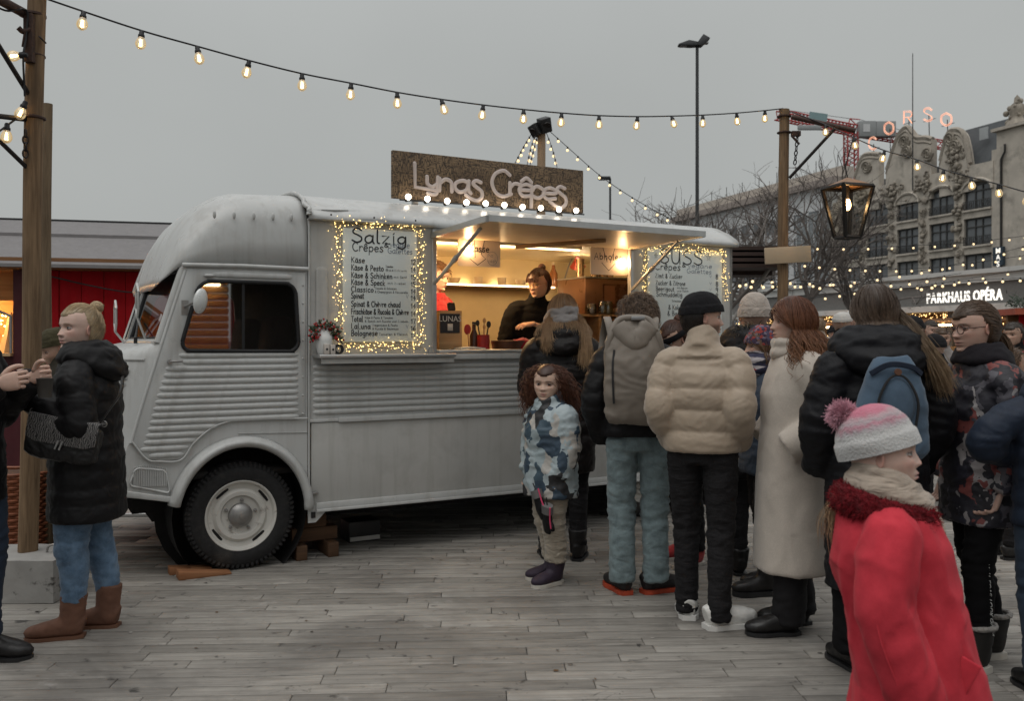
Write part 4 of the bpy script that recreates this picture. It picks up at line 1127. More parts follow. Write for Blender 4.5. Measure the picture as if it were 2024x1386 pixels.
# nose: hood, grille ribs
XF = ([0.5, 0.7, 0.9, 1.2, 1.34, 1.41, 1.455, 1.475], [-0.84, -0.93, -0.98, -1.0, -0.95, -0.85, -0.68, -0.56])
def nose_pt(z, t, off=0.0):
    xe = fedge(min(z, 1.5)) + 0.0; xf = float(np.interp(z, *XF)); tt = abs(t)
    x = xe + (min(xf, xe) - xe) * (1 - (1 - tt) ** 2.6); y = 0.95 * tt ** 1.25
    if t < 0: y = 1.9 - y
    return (x - off * min(1, tt * 2), y - off * (1 - tt) * (1 if t > 0 else -1), z)
tt = np.concatenate([np.linspace(0.0, 1, 18), -np.linspace(1, 0.0, 18)[1:]]); zs_ = np.concatenate([np.linspace(0.5, 1.3, 14), np.linspace(1.34, 1.475, 9)])
V = []; Fc = []
for z in zs_:
    for i, t in enumerate(tt): V.append(nose_pt(z, t if i < 18 else (t if t != 0 else -1e-6)))
m_ = len(tt)
for i in range(len(zs_) - 1):
    for j in range(m_ - 1): Fc.append((i * m_ + j, i * m_ + j + 1, (i + 1) * m_ + j + 1, (i + 1) * m_ + j))
nose = MB().add(V, Fc).build('nose', PAINT, van, 60)
for i in range(14):
    z = 1.30 - 0.0413 * i
    pts = [nose_pt(z, t, 0.004) for t in np.linspace(0.12, 0.98, 16)]
    MB().loft(pts, 0.015 * np.sin(np.linspace(0.25, PI - 0.02, 16)) ** 0.4, 0.016, (0, 0, 1), 8).build('rib', PAINT, nose, 60)
MB().tube([nose_pt(1.37, t, 0.006) for t in np.linspace(0.06, 0.98, 16)], 0.008, 6).build('bead', PAINT, nose, 60)
# cowl + windscreen in two leaning panes
wb = [(-0.505, 0.03, 1.475), (-0.575, 0.95, 1.475), (-0.505, 1.87, 1.475)]; wt = [(-0.355, 0.03, 1.955), (-0.43, 0.95, 1.955), (-0.355, 1.87, 1.955)]
for k in range(2):
    a, b, c, d = [np.array(q) for q in (wb[k], wb[k + 1], wt[k + 1], wt[k])]
    def q(u, v): return a * (1 - u) * (1 - v) + b * u * (1 - v) + c * u * v + d * (1 - u) * v
    mbp = MB(); mbp.add([q(.05, .07), q(.95, .07), q(.95, .95), q(.05, .95)], [(0, 1, 2, 3)])
    ws = mbp.build('windscreen', GLASSV, van, None)
    fr = MB(); loop = [q(.04, .05), q(.96, .05), q(.96, .96), q(.04, .96)]
    for i in range(4): fr.cyl(loop[i], loop[(i + 1) % 4], 0.014, n=8)
    fr.build('window_seal', RUBBER, ws, 60)
    pf = MB()
    for i, (u0, v0, u1, v1) in enumerate(((0, 0, 1, 0), (0, 1, 1, 1), (0, 0, 0, 1), (1, 0, 1, 1))): pf.cyl(q(u0, v0), q(u1, v1), 0.026, n=8)
    pf.build('windscreen_frame', PAINT, van, 60)
MB().cyl((-0.60, 0.35, 1.50), (-0.54, 0.75, 1.62), 0.006, n=6).cyl((-0.6, 0.35, 1.47), (-0.6, 0.35, 1.51), 0.012, n=8).build('wiper', BLACKP, van, 60)
# cab roof with its overhanging peak
nx, ny = 34, 40; V = []; Fc = []
for i in range(nx):
    x = 0.432 - (0.432 + 0.495) * (i / (nx - 1)) ** 0.92
    zr = float(np.interp(-x, [-0.45, 0.0, 0.1, 0.2, 0.30, 0.38, 0.46, 0.495], [2.525, 2.51, 2.48, 2.42, 2.32, 2.18, 1.94, 1.83]))
    zb = float(np.interp(-x, [-0.45, 0.35, 0.40, 0.47, 0.495], [1.967, 1.967, 1.945, 1.87, 1.82]))
    yn = float(np.interp(-x, [-0.45, 0.34, 0.40, 0.45, 0.48, 0.495], [0.0, 0.0, 0.02, 0.10, 0.24, 0.5]))
    e = float(np.interp(-x, [-0.45, 0.1, 0.32, 0.495], [4.6, 4.2, 3.2, 2.6]))
    for j in range(ny):
        a = PI * j / (ny - 1); t = math.cos(a); t = math.copysign(abs(t) ** (2 / e), t); s_ = abs(math.sin(a)) ** (2 / e)
        V.append((x, 0.95 - t * (0.95 - yn), zb + (zr - zb) * s_))
for i in range(nx - 1):
    for j in range(ny - 1): Fc.append((i * ny + j, i * ny + j + 1, (i + 1) * ny + j + 1, (i + 1) * ny + j))
me = MB().add(V, Fc).mesh('cab_roof', 60)
o = put('cab_roof', me, PAINT, van); md = o.modifiers.new('s', 'SOLIDIFY'); md.thickness = 0.008
for k, px in enumerate((424, 463, 502, 540, 576)):
    x, z = TP(px, 424 + k * 1.5, 0.0); MB().ell((0, 0, 0), (0.011, 0.010, 0.026), 10, 8).build('roof_dimple', PAINT, o, 60, loc=(x, -0.002 + 0.004, z))
# mirrors
def mirror(px0, py0, px1, py1, y0, pts, arm):
    pass
mx, mz = TP(396, 595, -0.2)
mir = MB().ell((0, 0, 0), (0.046, 0.024, 0.08), 20, 14).build('mirror', M('mirror back', (0.6, 0.61, 0.6), 0.3, 0.3, var=0.04), van, 60, loc=(mx, -0.2, mz), rot=(0, R(10), R(20)))
ax, az = TP(362, 600, 0.0)
MB().tube(catmull([(ax + 0.01, -0.012, az - 0.02), (ax + 0.01, -0.09, az - 0.015), (mx - 0.02, -0.19, mz)], 14), 0.008, 8).bbox(ax - 0.012, ax + 0.03, -0.016, -0.002, az - 0.07, az + 0.02).build('mirror_arm', STEEL, van, 60)
for (cx_, cz_, yy) in ((-0.63, 1.66, 1.0), (-0.56, 1.75, 0.35)):
    hexa = [(cx_ - 0.03, yy + 0.07 * math.cos(a) * 1.0, cz_ + 0.11 * math.sin(a)) for a in np.linspace(0, 2 * PI, 6, endpoint=False) + PI / 6]
    hm = MB().tube([hexa[i % 6] for i in range(7)], 0.008, 6); hm.tube([hexa[4], (cx_ + 0.03, yy, 1.47)], 0.008, 6)
    hm.build('mirror_bracket', M('pale enamel', (0.55, 0.55, 0.53), 0.4, var=0.05), van, 60)
# cab interior: seats, wheel, dash, dark lining
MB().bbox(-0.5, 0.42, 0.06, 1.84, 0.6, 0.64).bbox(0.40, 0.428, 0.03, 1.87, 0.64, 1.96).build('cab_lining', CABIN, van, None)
MB().bbox(-0.52, -0.36, 0.06, 1.84, 1.28, 1.43).build('dashboard', CABIN, van, 30, bevel=0.02)
for yy in (0.42, 1.35):
    st = MB().bbox(-0.12, 0.34, yy - 0.25, yy + 0.25, 0.95, 1.08).box((0.30, yy, 1.35), (0.12, 0.48, 0.62), (0, R(8), 0)).build('seat', M('maroon seat', (0.09, 0.018, 0.02), 0.6), van, 30, bevel=0.04)
sw = [(-0.28 + 0.06 * math.sin(a), 1.35 + 0.19 * math.cos(a), 1.42 + 0.17 * math.sin(a)) for a in np.linspace(0, 2 * PI, 28, endpoint=False)]
MB().loft(sw, 0.012, None, (1, 0, 0), 8, closed=True).build('steering_wheel', BLACKP, van, 60)

# ---- box body
BX0, BX1 = 0.437, 4.21; OX0, OX1 = 1.377, 3.104; OZ0, OZ1 = 1.42, 2.278
MB().bbox(BX0, OX0, 0.0, 0.03, 1.385, 2.31).build('side_panel', SKIRT, van, 30)
MB().bbox(OX1, BX1, 0.0, 0.03, 1.385, 2.31).build('side_panel', SKIRT, van, 30)
MB().bbox(OX0, OX1, 0.0, 0.03, OZ1, 2.31).build('lintel', PAINT, van, 30)
cpn = MB().bbox(BX0, BX1, 0.0, 0.03, 0.935, 1.384).build('corrugated_panel', PAINT, van, 30)
for i in range(8):
    z = 1.308 - 0.0435 * i
    me = rib_mesh(BX1 - BX0 - 0.06, 0.018, 0.016); put('rib', me, PAINT, cpn, (BX0 + 0.03, -0.0005, z))
MB().bbox(BX0 + 0.01, BX1, -0.014, -0.001, 0.937, 0.958).build('trim_strip', PAINT, van, 30, bevel=0.002)
MB().bbox(TP(668, 826)[0], BX1, -0.026, -0.0145, 0.932, 0.966).build('trim_strip', PAINT, van, 30, bevel=0.002)
MB().bbox(BX0 + 0.02, BX1 - 0.01, -0.006, 0.02, 0.375, 0.934).build('skirt_panel', SKIRT, van, 30, bevel=0.003)
MB().bbox(BX0 + 0.05, BX1 - 0.01, -0.022, -0.0065, 0.345, 0.395).bbox(BX0 + 0.05, BX1 - 0.01, -0.030, -0.023, 0.332, 0.352).build('lower_rail', PAINT, van, 30, bevel=0.003)
MB().prism([(BX0, 0.42), (BX0, 0.262), (BX0 + 0.05, 0.262), (BX0 + 0.12, 0.33), (BX0 + 0.12, 0.42)], -0.0055, 0.01, 'xz').build('rail_end', PAINT, van, 30)
MB().bbox(BX0 + 0.018, BX0 + 0.045, -0.02, -0.006, 0.295, 0.335).build('catch', BLACKP, van, 30)
MB().bbox(BX0 + 0.012, BX0 + 0.06, -0.035, -0.0062, 0.455, 0.47).build('catch', STEEL, van, 30, bevel=0.002)
for x in (BX0 + 0.004,): MB().tube([(x, -0.006, 0.36), (x, -0.006, 2.30)], 0.008, 6).build('seam', PAINT, van, 60)
vs_ = rquad([(TP(624, 0)[0], 1.41), (TP(646, 0)[0], 1.41), (TP(646, 0)[0], 1.985), (TP(624, 0)[0], 1.985)], 0.03, 5)
MB().prism(vs_, -0.015, -0.0005, 'xz').build('pressed_panel', SKIRT, van, 30, bevel=0.006)
MB().bbox(OX0 - 0.035, OX0, -0.012, -0.0005, 1.39, 2.30).build('hatch_jamb', ALU, van, 30, bevel=0.003)
MB().bbox(OX1, OX1 + 0.03, -0.012, -0.0005, 1.39, 2.30).build('hatch_jamb', ALU, van, 30, bevel=0.003)
# roof swept along the box, rolled lip over the side
prof = catmull([(0.0, 2.302), (-0.04, 2.300), (-0.055, 2.318), (-0.045, 2.345), (0.0, 2.382), (0.12, 2.445), (0.35, 2.515), (0.95, 2.545), (1.55, 2.515), (1.9, 2.40), (1.9, 2.3)], 60)
V = []; Fc = []; nxr = 40
for i in range(nxr):
    x = 0.428 + (BX1 + 0.03 - 0.428) * i / (nxr - 1)
    for j, (y, z) in enumerate(prof):
        cr_ = 0.0
        if y < 0.05:                                     # dented sheet near the cab
            cr_ = 0.012 * math.sin(x * 9 + y * 14) * math.exp(-(x - 0.5) * 1.6) * (1 if z > 2.31 else 0)
        lip = -0.028 * math.exp(-((x - 0.62) / 0.12) ** 2) if (z < 2.40 and y < 0 and z > 2.31) else 0
        V.append((x, y + cr_ - lip, z + cr_ * 0.8))
m_ = len(prof)
for i in range(nxr - 1):
    for j in range(m_ - 1): Fc.append((i * m_ + j, i * m_ + j + 1, (i + 1) * m_ + j + 1, (i + 1) * m_ + j))
roof = put('roof', MB().add(V, Fc).mesh('roof', 60), PAINT, van)
md = roof.modifiers.new('s', 'SOLIDIFY'); md.thickness = 0.006
gasket = MB().tube(catmull([(0.425, -0.06, 2.33), (0.43, -0.045, 2.37), (0.42, 0.02, 2.405), (0.43, 0.12, 2.462), (0.42, 0.35, 2.525), (0.425, 0.95, 2.555)], 50), 0.012, 8)
folds(m2 := gasket.mesh('roof_seal', 60), 0.006, (60, 60, 60), 3); put('roof_seal', m2, PAINT, roof)
for px in (655, 740, 822): x, z = TP(px, 425, -0.08); MB().ell((x, -0.076, 2.335), (0.007, 0.006, 0.007), 8, 6).build('screw', BLACKP, roof, 60)
MB().prism([(0.0, 0.35), (0.0, 2.30), (0.12, 2.45), (0.35, 2.51), (0.95, 2.54), (1.55, 2.51), (1.9, 2.3), (1.9, 0.35)], BX1 - 0.03, BX1 - 0.002, 'yz').build('rear_wall', PAINT, van, 30)
MB().prism([(0.05, 2.28), (0.12, 2.44), (0.35, 2.505), (0.95, 2.535), (1.55, 2.505), (1.85, 2.28)], 0.434, 0.45, 'yz').build('bulkhead', PAINT, van, 30)
MB().bbox(BX0, BX1, 1.87, 1.9, 0.35, 2.31).build('far_wall', PAINT, van, 30)
# inner shell
MB().bbox(BX0 + 0.02, BX1 - 0.035, 1.845, 1.868, 0.62, 2.30).build('inner_wall', CREAM, van, 30)
MB().bbox(BX0 + 0.02, BX0 + 0.04, 0.035, 1.84, 0.64, 2.30).bbox(BX1 - 0.06, BX1 - 0.036, 0.035, 1.84, 0.64, 2.30).build('inner_wall', CREAM, van, 30)
MB().bbox(BX0 + 0.02, BX1 - 0.035, 0.035, 1.868, 2.285, 2.30).build('inner_ceiling', CREAM, van, 30)
MB().bbox(BX0 + 0.02, BX1 - 0.035, 0.035, 1.868, 0.60, 0.62).build('inner_floor', M('van floor', (0.1, 0.09, 0.08), 0.7), van, 30)
# ledge for the guests, inner worktop
MB().bbox(TP(617, 705)[0], TP(882, 705)[0], -0.17, -0.001, 1.372, 1.396).build('shelf', ALU, van, 30, bevel=0.004)
MB().bbox(TP(617, 705)[0] + 0.02, TP(880, 705)[0], -0.15, -0.135, 1.335, 1.371).build('shelf_lip', SKIRT, van, 30)
MB().bbox(OX0 - 0.0, OX1, -0.06, 0.42, 1.397, 1.421).build('counter', ALU, van, 30, bevel=0.004)
MB().bbox(OX0 + 0.08, OX1, -0.055, -0.03, 1.352, 1.396).build('counter_edge', PAINT, van, 30, bevel=0.004)
# hatch
def hz_(y): return 2.232 + (-y) / 0.86 * 0.022
hp = MB().prism([(0.0, 2.232), (-0.86, 2.254), (-0.86, 2.278), (0.0, 2.260)], OX0 - 0.02, OX1 + 0.02, 'yz').build('hatch', M('hatch sheet', (0.66, 0.54, 0.37), 0.42, var=0.06), van, 30)
hh_ = [MB().prism([(-0.861, 2.248), (-0.885, 2.248), (-0.885, 2.289), (-0.861, 2.289)], OX0 - 0.03, OX1 + 0.03, 'yz'), MB().prism([(-0.004, 2.226), (-0.86, 2.246), (-0.86, 2.288), (-0.004, 2.266)], OX0 - 0.045, OX0 - 0.021, 'yz'), MB().prism([(-0.004, 2.226), (-0.86, 2.246), (-0.86, 2.288), (-0.004, 2.266)], OX1 + 0.021, OX1 + 0.045, 'yz')]
for h_ in hh_: h_.build('hatch_frame', ALU, hp, 30)
MB().prism([(-0.002, 2.263), (-0.86, 2.2805), (-0.86, 2.2845), (-0.002, 2.267)], OX0 - 0.02, OX1 + 0.02, 'yz').build('hatch_skin', PAINT, hp, 30)
for xa, x0 in ((1.42, OX0 - 0.02), (3.09, OX1 + 0.01)):
    MB().cyl((xa, -0.62, hz_(-0.62) - 0.012), (x0, -0.018, 1.90), 0.013, n=10).cyl((x0 + (xa - x0) * .42, -0.018 - 0.602 * .42, 1.90 + (hz_(-.62) - 1.912) * .42), (x0 + (xa - x0) * .5, -0.018 - 0.602 * .5, 1.90 + (hz_(-.62) - 1.912) * .5), 0.019, n=10).build('strut', ALU, hp, 60)
MB().cyl((2.0, -0.06, 2.19), (2.55, -0.45, 2.232), 0.016, n=8).build('strut', PINE, hp, 60)
MB().bbox(OX0 + 0.03, OX1 - 0.03, -0.001, 0.03, 2.252, 2.277).build('hatch_rail', M('brown rail', (0.16, 0.1, 0.055), 0.6), hp, 30)
for z in (0.945, 1.352, 2.288):
    for x in np.arange(BX0 + .12, BX1, .24):
        if z > 2 and OX0 - .1 < x < OX1 + .1: continue
        put('rivet', RIV, PAINT, cpn, (x, -.0005 if z > 1 else -.0145, z))
# chassis, wheels
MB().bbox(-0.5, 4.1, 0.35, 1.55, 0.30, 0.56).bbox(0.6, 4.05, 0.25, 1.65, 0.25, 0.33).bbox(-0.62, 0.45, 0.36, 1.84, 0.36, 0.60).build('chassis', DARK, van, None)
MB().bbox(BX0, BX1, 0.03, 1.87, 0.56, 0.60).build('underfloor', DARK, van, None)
MB().bbox(1.9, 2.45, 0.12, 0.3, 0.30, 0.335).build('step_bracket', M('dull plank', (0.2, 0.18, 0.16), 0.7), van, 30)
tyre_prof = [(0.215, 0.03), (0.225, 0.012), (0.26, 0.0), (0.31, 0.006), (0.335, 0.022), (0.349, 0.045), (0.351, 0.09), (0.349, 0.135), (0.335, 0.158), (0.31, 0.174), (0.26, 0.18), (0.22, 0.165), (0.215, 0.15)]
tyre_me = MB().lathe(tyre_prof, n=64, axis='y')
for k in range(66):
    a = 2 * PI * k / 66
    for yy, r in ((0.030, 0.340), (0.016, 0.327)):
        Mx = Matrix.Rotation(-a, 3, 'Y'); c = Mx @ Vector((r, yy, 0)); tyre_me.box(c, (0.018, 0.022, 0.016), Mx)
tyre_me = tyre_me.mesh('wheel', 40)
rim = MB().lathe([(0.225, 0.008), (0.232, 0.0), (0.226, -0.004), (0.215, 0.002), (0.205, 0.025), (0.175, 0.032), (0.165, 0.02), (0.155, 0.012), (0.13, 0.014), (0.118, 0.032), (0.07, 0.036), (0.0, 0.036)], n=64, axis='y').mesh('rim', 35)
hub = MB().lathe([(0.078, 0.036), (0.075, 0.012), (0.06, -0.004), (0.04, -0.014), (0.018, -0.018), (0.016, -0.024), (0.0, -0.026)], n=32, axis='y').mesh('hub_cap', 35)
nut = MB().lathe([(0.011, 0.035), (0.011, 0.016), (0.007, 0.012), (0.0, 0.012)], n=6, axis='y').mesh('wheel_nut', 20)
slot = MB().prism(rquad([(-0.048, -0.009), (0.048, -0.009), (0.048, 0.009), (-0.048, 0.009)], 0.008, 4), 0.0, 0.004, 'xz').mesh('slot', 20)
def wheel(x, y, mirror_=False):
    w = put('wheel', tyre_me, TYRE, van, (x, y, 0.351), (0, R(7), PI if mirror_ else 0))
    put('rim', rim, RIMM, w, (0, 0.012, 0)); put('hub_cap', hub, STEEL, w, (0, 0.012, 0))
    for k in range(5):
        a = 2 * PI * k / 5 + 0.35; put('wheel_nut', nut, STEEL, w, (0.098 * math.cos(a), 0.012, 0.098 * math.sin(a)))
    for k in range(4):
        a = PI / 4 + PI / 2 * k; put('rim_slot', slot, DARK, w, (0.188 * math.cos(a), 0.0385, 0.188 * math.sin(a)), (0, PI / 2 - a, 0))
    return w
wheel(0.0, 0.0); wheel(0.0, 1.9, True); wheel(3.35, 0.12); wheel(3.35, 1.78, True)
MB().bbox(.75, 4.1, 1.72, 1.75, .03, .5).bbox(4.07, 4.1, .2, 1.71, .03, .5).build('underbody_light_block', DARK, van, None)  # unseen dark panels, added to block daylight coming from the far side under the van
# number-plate like light bar under the side
MB().bbox(0, 0.18, 0, 0.02, 0, 0.03).build('under_lamp', M('pale plastic', (0.4, 0.4, 0.39), 0.5), van, 30, loc=(0.85, 0.35, 0.12)) if False else None
# ------------------------------------------------------------------ boards and signs on the van
INK = M('black marker', (0.02, 0.02, 0.022), 0.5, var=0.1, rvar=0)
INKB = M('blue grey marker', (0.10, 0.13, 0.2), 0.5, var=0.1, rvar=0)
BOARD = M('white menu board', (0.66, 0.70, 0.675), 0.35, var=0.03, vscale=3)
LED = emit('fairy light', (1.0, 0.66, 0.22), 9.0)
WARMBULB = emit('warm bulb', (1.0, 0.60, 0.24), 12.0)
def van_thing(name, label, cat, x, y, z, group=None):
    p = TWld(x, y, z); return thing(name, label, cat, p, TA, group)
def write(parent, org, y, text, px0, py0, px1, hpx, w, mat, name='lettering', seed=1, plane_y=0.0, gap=0.06, jit=0.02):
    """a handwritten line from pixel (px0, py0) to px1 on the van plane plane_y"""
    st, wd = strokes(text, random.Random(seed), jit, gap)
    x0, z0 = TP(px0, py0, plane_y); x1, _ = TP(px1, py0, plane_y)
    zt = TP(px0, py0 - hpx, plane_y)[1]; H = zt - z0; sx = (x1 - x0) / wd
    mb = MB()
    for k, (ch, p) in enumerate(st):
        q = np.stack([x0 - org[0] + p[:, 0] * sx, z0 - org[2] + p[:, 1] * H], 1)
        ribbon(mb, q, w, y - 0.0002 * (k % 5), lambda a, b, d: (a, d, b))
    return mb.build(name, mat, parent, None, fix=False)

def menu_board(label, c, title):
    (x0, z0), (x1, z1) = c
    t = van_thing('menu_board', label, 'menu board', (x0 + x1) / 2, 0.0, z0)
    org = ((x0 + x1) / 2, 0, z0)
    W_ = (x1 - x0) / 2
    MB().bbox(-W_, W_, -0.020, -0.004, 0, z1 - z0).build('panel', BOARD, t, 30, bevel=0.003)
    return t, org
bl = TP(676, 676); tr = TP(822, 452)
mL, oL = menu_board('white handwritten savoury menu board beside the cab door, framed in fairy lights', ((bl[0], 1.478), (tr[0], 2.262)), 'Salzig')
Y_ = -0.0215
write(mL, oL, Y_, 'Salzig', 692, 479, 804, 27, 0.011, INK, seed=2)
write(mL, oL, Y_, 'Cr\u00eapes', 694, 496, 757, 17, 0.0065, INK, seed=3)
write(mL, oL, Y_, '&', 757, 489, 767, 9, 0.006, INK)
write(mL, oL, Y_, 'vegane', 768, 489, 808, 12, 0.0035, INKB, seed=4)
write(mL, oL, Y_, 'Galettes', 764, 501, 814, 11, 0.0035, INKB, seed=5)
for i, (t_, y_, x1_, pr) in enumerate((('K\u00e4se', 519, 720, '12'), ('K\u00e4se & Pesto', 534, 757, '14'), ('K\u00e4se & Schinken', 549, 774, '15'), ('K\u00e4se & Speck', 563, 760, '15'), ('Classico', 577, 737, '14'), ('Spinat', 590, 718, '14'), ('Spinat & Ch\u00e8vre chaud', 606, 790, '14'), ('Frischk\u00e4se & Rucola & Ch\u00e8vre', 621, 806, '14'), ('Total', 636, 716, '17'), ('LaLuna', 650, 731, '16'), ('Bolognese', 664, 745, '17'))):
    write(mL, oL, Y_, t_, 692, y_, x1_, 11, 0.0058, INK, seed=i + 7, gap=0.1)
    write(mL, oL, Y_, pr, 810, y_ + 4, 820, 10, 0.0062, INK, seed=i, gap=0.08)
for (t_, x0_, x1_, y_) in (('Tomaten', 760, 775, 529), ('Basilikum', 760, 803, 536), ('mit Senf', 776, 802, 550), ('mit Zwiebel', 764, 800, 562), ('Tomate & Schinken', 739, 782, 572), ('& Champignon & Mozzarella', 739, 804, 579), ('K\u00e4se & Pesto & Tomaten', 719, 775, 630), ('& Speck mit Rucola und Zwiebeln', 719, 805, 637), ('Ziegenk\u00e4se & Pesto', 734, 784, 645), ('& Rucola & Baumnuss', 734, 786, 652), ('Tomaten & Fleisch', 747, 804, 663)):
    write(mL, oL, Y_, t_, x0_, y_, x1_, 4.2, 0.0022, INK, seed=int(x0_ + y_), gap=0.1)
for y_ in (590, 649): write(mL, oL, Y_, 'v', 800, y_, 806, 11, 0.003, INKB)

bl = TP(1283, 690); tr = TP(1424, 500)
mR, oR = menu_board('white handwritten sweet menu board near the rear of the van', ((TP(1277, 600)[0], 1.478), (TP(1424, 600)[0], 2.250)), 'S\u00fcss')
write(mR, oR, Y_, '*', 1289, 515, 1299, 16, 0.004, INK); write(mR, oR, Y_, '*', 1390, 521, 1406, 20, 0.004, INK)
write(mR, oR, Y_, 'S\u00dcSS', 1300, 520, 1388, 27, 0.010, INK, seed=6)
write(mR, oR, Y_, 'Cr\u00eapes', 1291, 533, 1343, 14, 0.0065, INK, seed=3)
write(mR, oR, Y_, '&', 1345, 528, 1353, 8, 0.006, INK)
write(mR, oR, Y_, 'vegane', 1356, 529, 1405, 9, 0.0035, INKB, seed=4); write(mR, oR, Y_, 'Galettes', 1354, 540, 1404, 9, 0.0035, INKB, seed=5)
for i, (t_, x0_, y_, x1_, pr) in enumerate((('Zimt & Zucker', 1292, 549, 1346, '8'), ('Zucker & Zitrone', 1293, 563, 1352, '8'), ('Beerigout', 1293, 575, 1330, '9'), ('Schmuddelig', 1294, 586, 1346, '9'), ('& Kokus', 1318, 612, 1348, '10'), ('& Banane', 1316, 624, 1356, '10'), ('uss', 1318, 638, 1334, '9'))):
    write(mR, oR, Y_, t_, x0_, y_, x1_, 9, 0.0048, INK, seed=i + 31, gap=0.1)
    write(mR, oR, Y_, pr, 1411, y_ + 3, 1417, 9, 0.0062, INK, seed=i); 
    if i < 3: write(mR, oR, Y_, 'v', 1399, y_, 1404, 8, 0.003, INKB)
for (t_, x0_, x1_, y_) in (('mit Beeren', 1335, 1356, 571), ('und Rahm', 1335, 1358, 577), ('Schokolade und Mandeln', 1325, 1365, 597)):
    write(mR, oR, Y_, t_, x0_, y_, x1_, 4, 0.002, INK, seed=int(x0_), gap=0.1)

def fairy(label, corners, n, seed, open_bottom=False):
    rg = np.random.RandomState(seed)
    P = [np.array((a, b)) for a, b in corners]
    o0 = P[0]
    t = van_thing('fairy_lights', label, 'fairy lights', o0[0], -0.02, o0[1])
    led = MB(); wire = MB()
    path = []
    segs = list(zip(P, P[1:] + P[:1])) if not open_bottom else list(zip(P, P[1:]))
    tot = sum(np.linalg.norm(b - a) for a, b in segs)
    for a, b in segs:
        L = np.linalg.norm(b - a); k = int(n * L / tot)
        for i in range(k):
            f = (i + rg.rand() * 0.8) / k
            c = a + (b - a) * f + rg.normal(size=2) * (0.022, 0.022)
            d = (c[0] - o0[0], -0.012 - 0.02 * rg.rand(), c[1] - o0[1])
            led.octa(d, 0.0026 * (0.6 + 0.8 * rg.rand()))
        for k2 in range(3):
            pts = [(a[0] + (b[0] - a[0]) * f - o0[0] + rg.normal() * 0.012, -0.010 - 0.012 * rg.rand(), a[1] + (b[1] - a[1]) * f - o0[1] + rg.normal() * 0.012) for f in np.linspace(0, 1, max(4, int(L * 22)))]
            wire.tube(pts, 0.0012, 4)
    tag(led.build('light_bulbs', LED, t, None, fix=False), kind='stuff')
    wire.build('wire', M('green gold wire', (0.25, 0.19, 0.06), 0.4, 0.5), t, 60)
    return t
c0 = [TP(664, 440), TP(826, 449), TP(829, 686), TP(668, 684)]
fairy('warm fairy lights wound round the savoury menu board', c0, 430, 1)
c1 = [TP(1268, 600), TP(1270, 490), TP(1424, 499), TP(1428, 590)]
fairy('warm fairy lights draped along the top of the sweet menu board', c1, 270, 2, True)

# the burnt-wood name sign on the roof
SY = 0.30
sx0, sz1 = TP(776, 296, SY); sx1, _ = TP(1153, 334, SY); sz0 = 2.545
def burnt():
    m, nt, b = nodes_of('burnt wood')
    tc = N(nt, 'ShaderNodeTexCoord')
    g = noise(nt, 6.0, 8, 0.7, vec=tc.outputs['Object'], stretch=(1, 1, 1), dist=2.5)
    w = N(nt, 'ShaderNodeTexVoronoi'); w.feature = 'DISTANCE_TO_EDGE'; w.inputs['Scale'].default_value = 1.0
    mp = N(nt, 'ShaderNodeMapping'); mp.inputs['Scale'].default_value = (70, 1, 16); mp.inputs['Rotation'].default_value = (0, 0.5, 0)
    nt.links.new(tc.outputs['Object'], mp.inputs['Vector']); nt.links.new(mp.outputs[0], w.inputs['Vector'])
    w2 = N(nt, 'ShaderNodeTexVoronoi'); w2.feature = 'DISTANCE_TO_EDGE'; w2.inputs['Scale'].default_value = 1.0
    mp2 = N(nt, 'ShaderNodeMapping'); mp2.inputs['Scale'].default_value = (18, 1, 75); mp2.inputs['Rotation'].default_value = (0, -0.35, 0)
    nt.links.new(tc.outputs['Object'], mp2.inputs['Vector']); nt.links.new(mp2.outputs[0], w2.inputs['Vector'])
    mk = N(nt, 'ShaderNodeMix', data_type='FLOAT'); nt.links.new(ramp(nt, g, 0.42, 0.58), mk.inputs[0]); nt.links.new(w.outputs['Distance'], mk.inputs[2]); nt.links.new(w2.outputs['Distance'], mk.inputs[3])
    base = mixc(nt, ramp(nt, mk.outputs[0], 0.02, 0.16), (0.025, 0.016, 0.01), (0.22, 0.145, 0.08))
    n2 = noise(nt, 3.0, 5)
    base = mixc(nt, ramp(nt, n2, 0.45, 0.7, 0, 0.7), base, (0.05, 0.03, 0.018))
    nt.links.new(base, b.inputs['Base Color']); b.inputs['Roughness'].default_value = 0.75
    bump(nt, b, mk.outputs[0], 0.6, 0.01)
    return m
sign = van_thing('name_sign', 'dark burnt wood sign with pale lettering and bulbs on the van roof', 'sign', sx0, SY, sz0)
so = (sx0, SY, sz0)
MB().bbox(0, sx1 - sx0, 0, 0.035, 0, sz1 - sz0).build('board', burnt(), sign, 30, bevel=0.003)
for x in (0.2, sx1 - sx0 - 0.2): MB().bbox(x - 0.02, x + 0.02, 0.036, 0.07, -0.06, sz1 - sz0 - 0.05).build('bracket', STEEL, sign, 30)
LETTER = M('pale relief letters', (0.56, 0.47, 0.43), 0.6, var=0.06, bump_s=0.2, bump_scale=50)
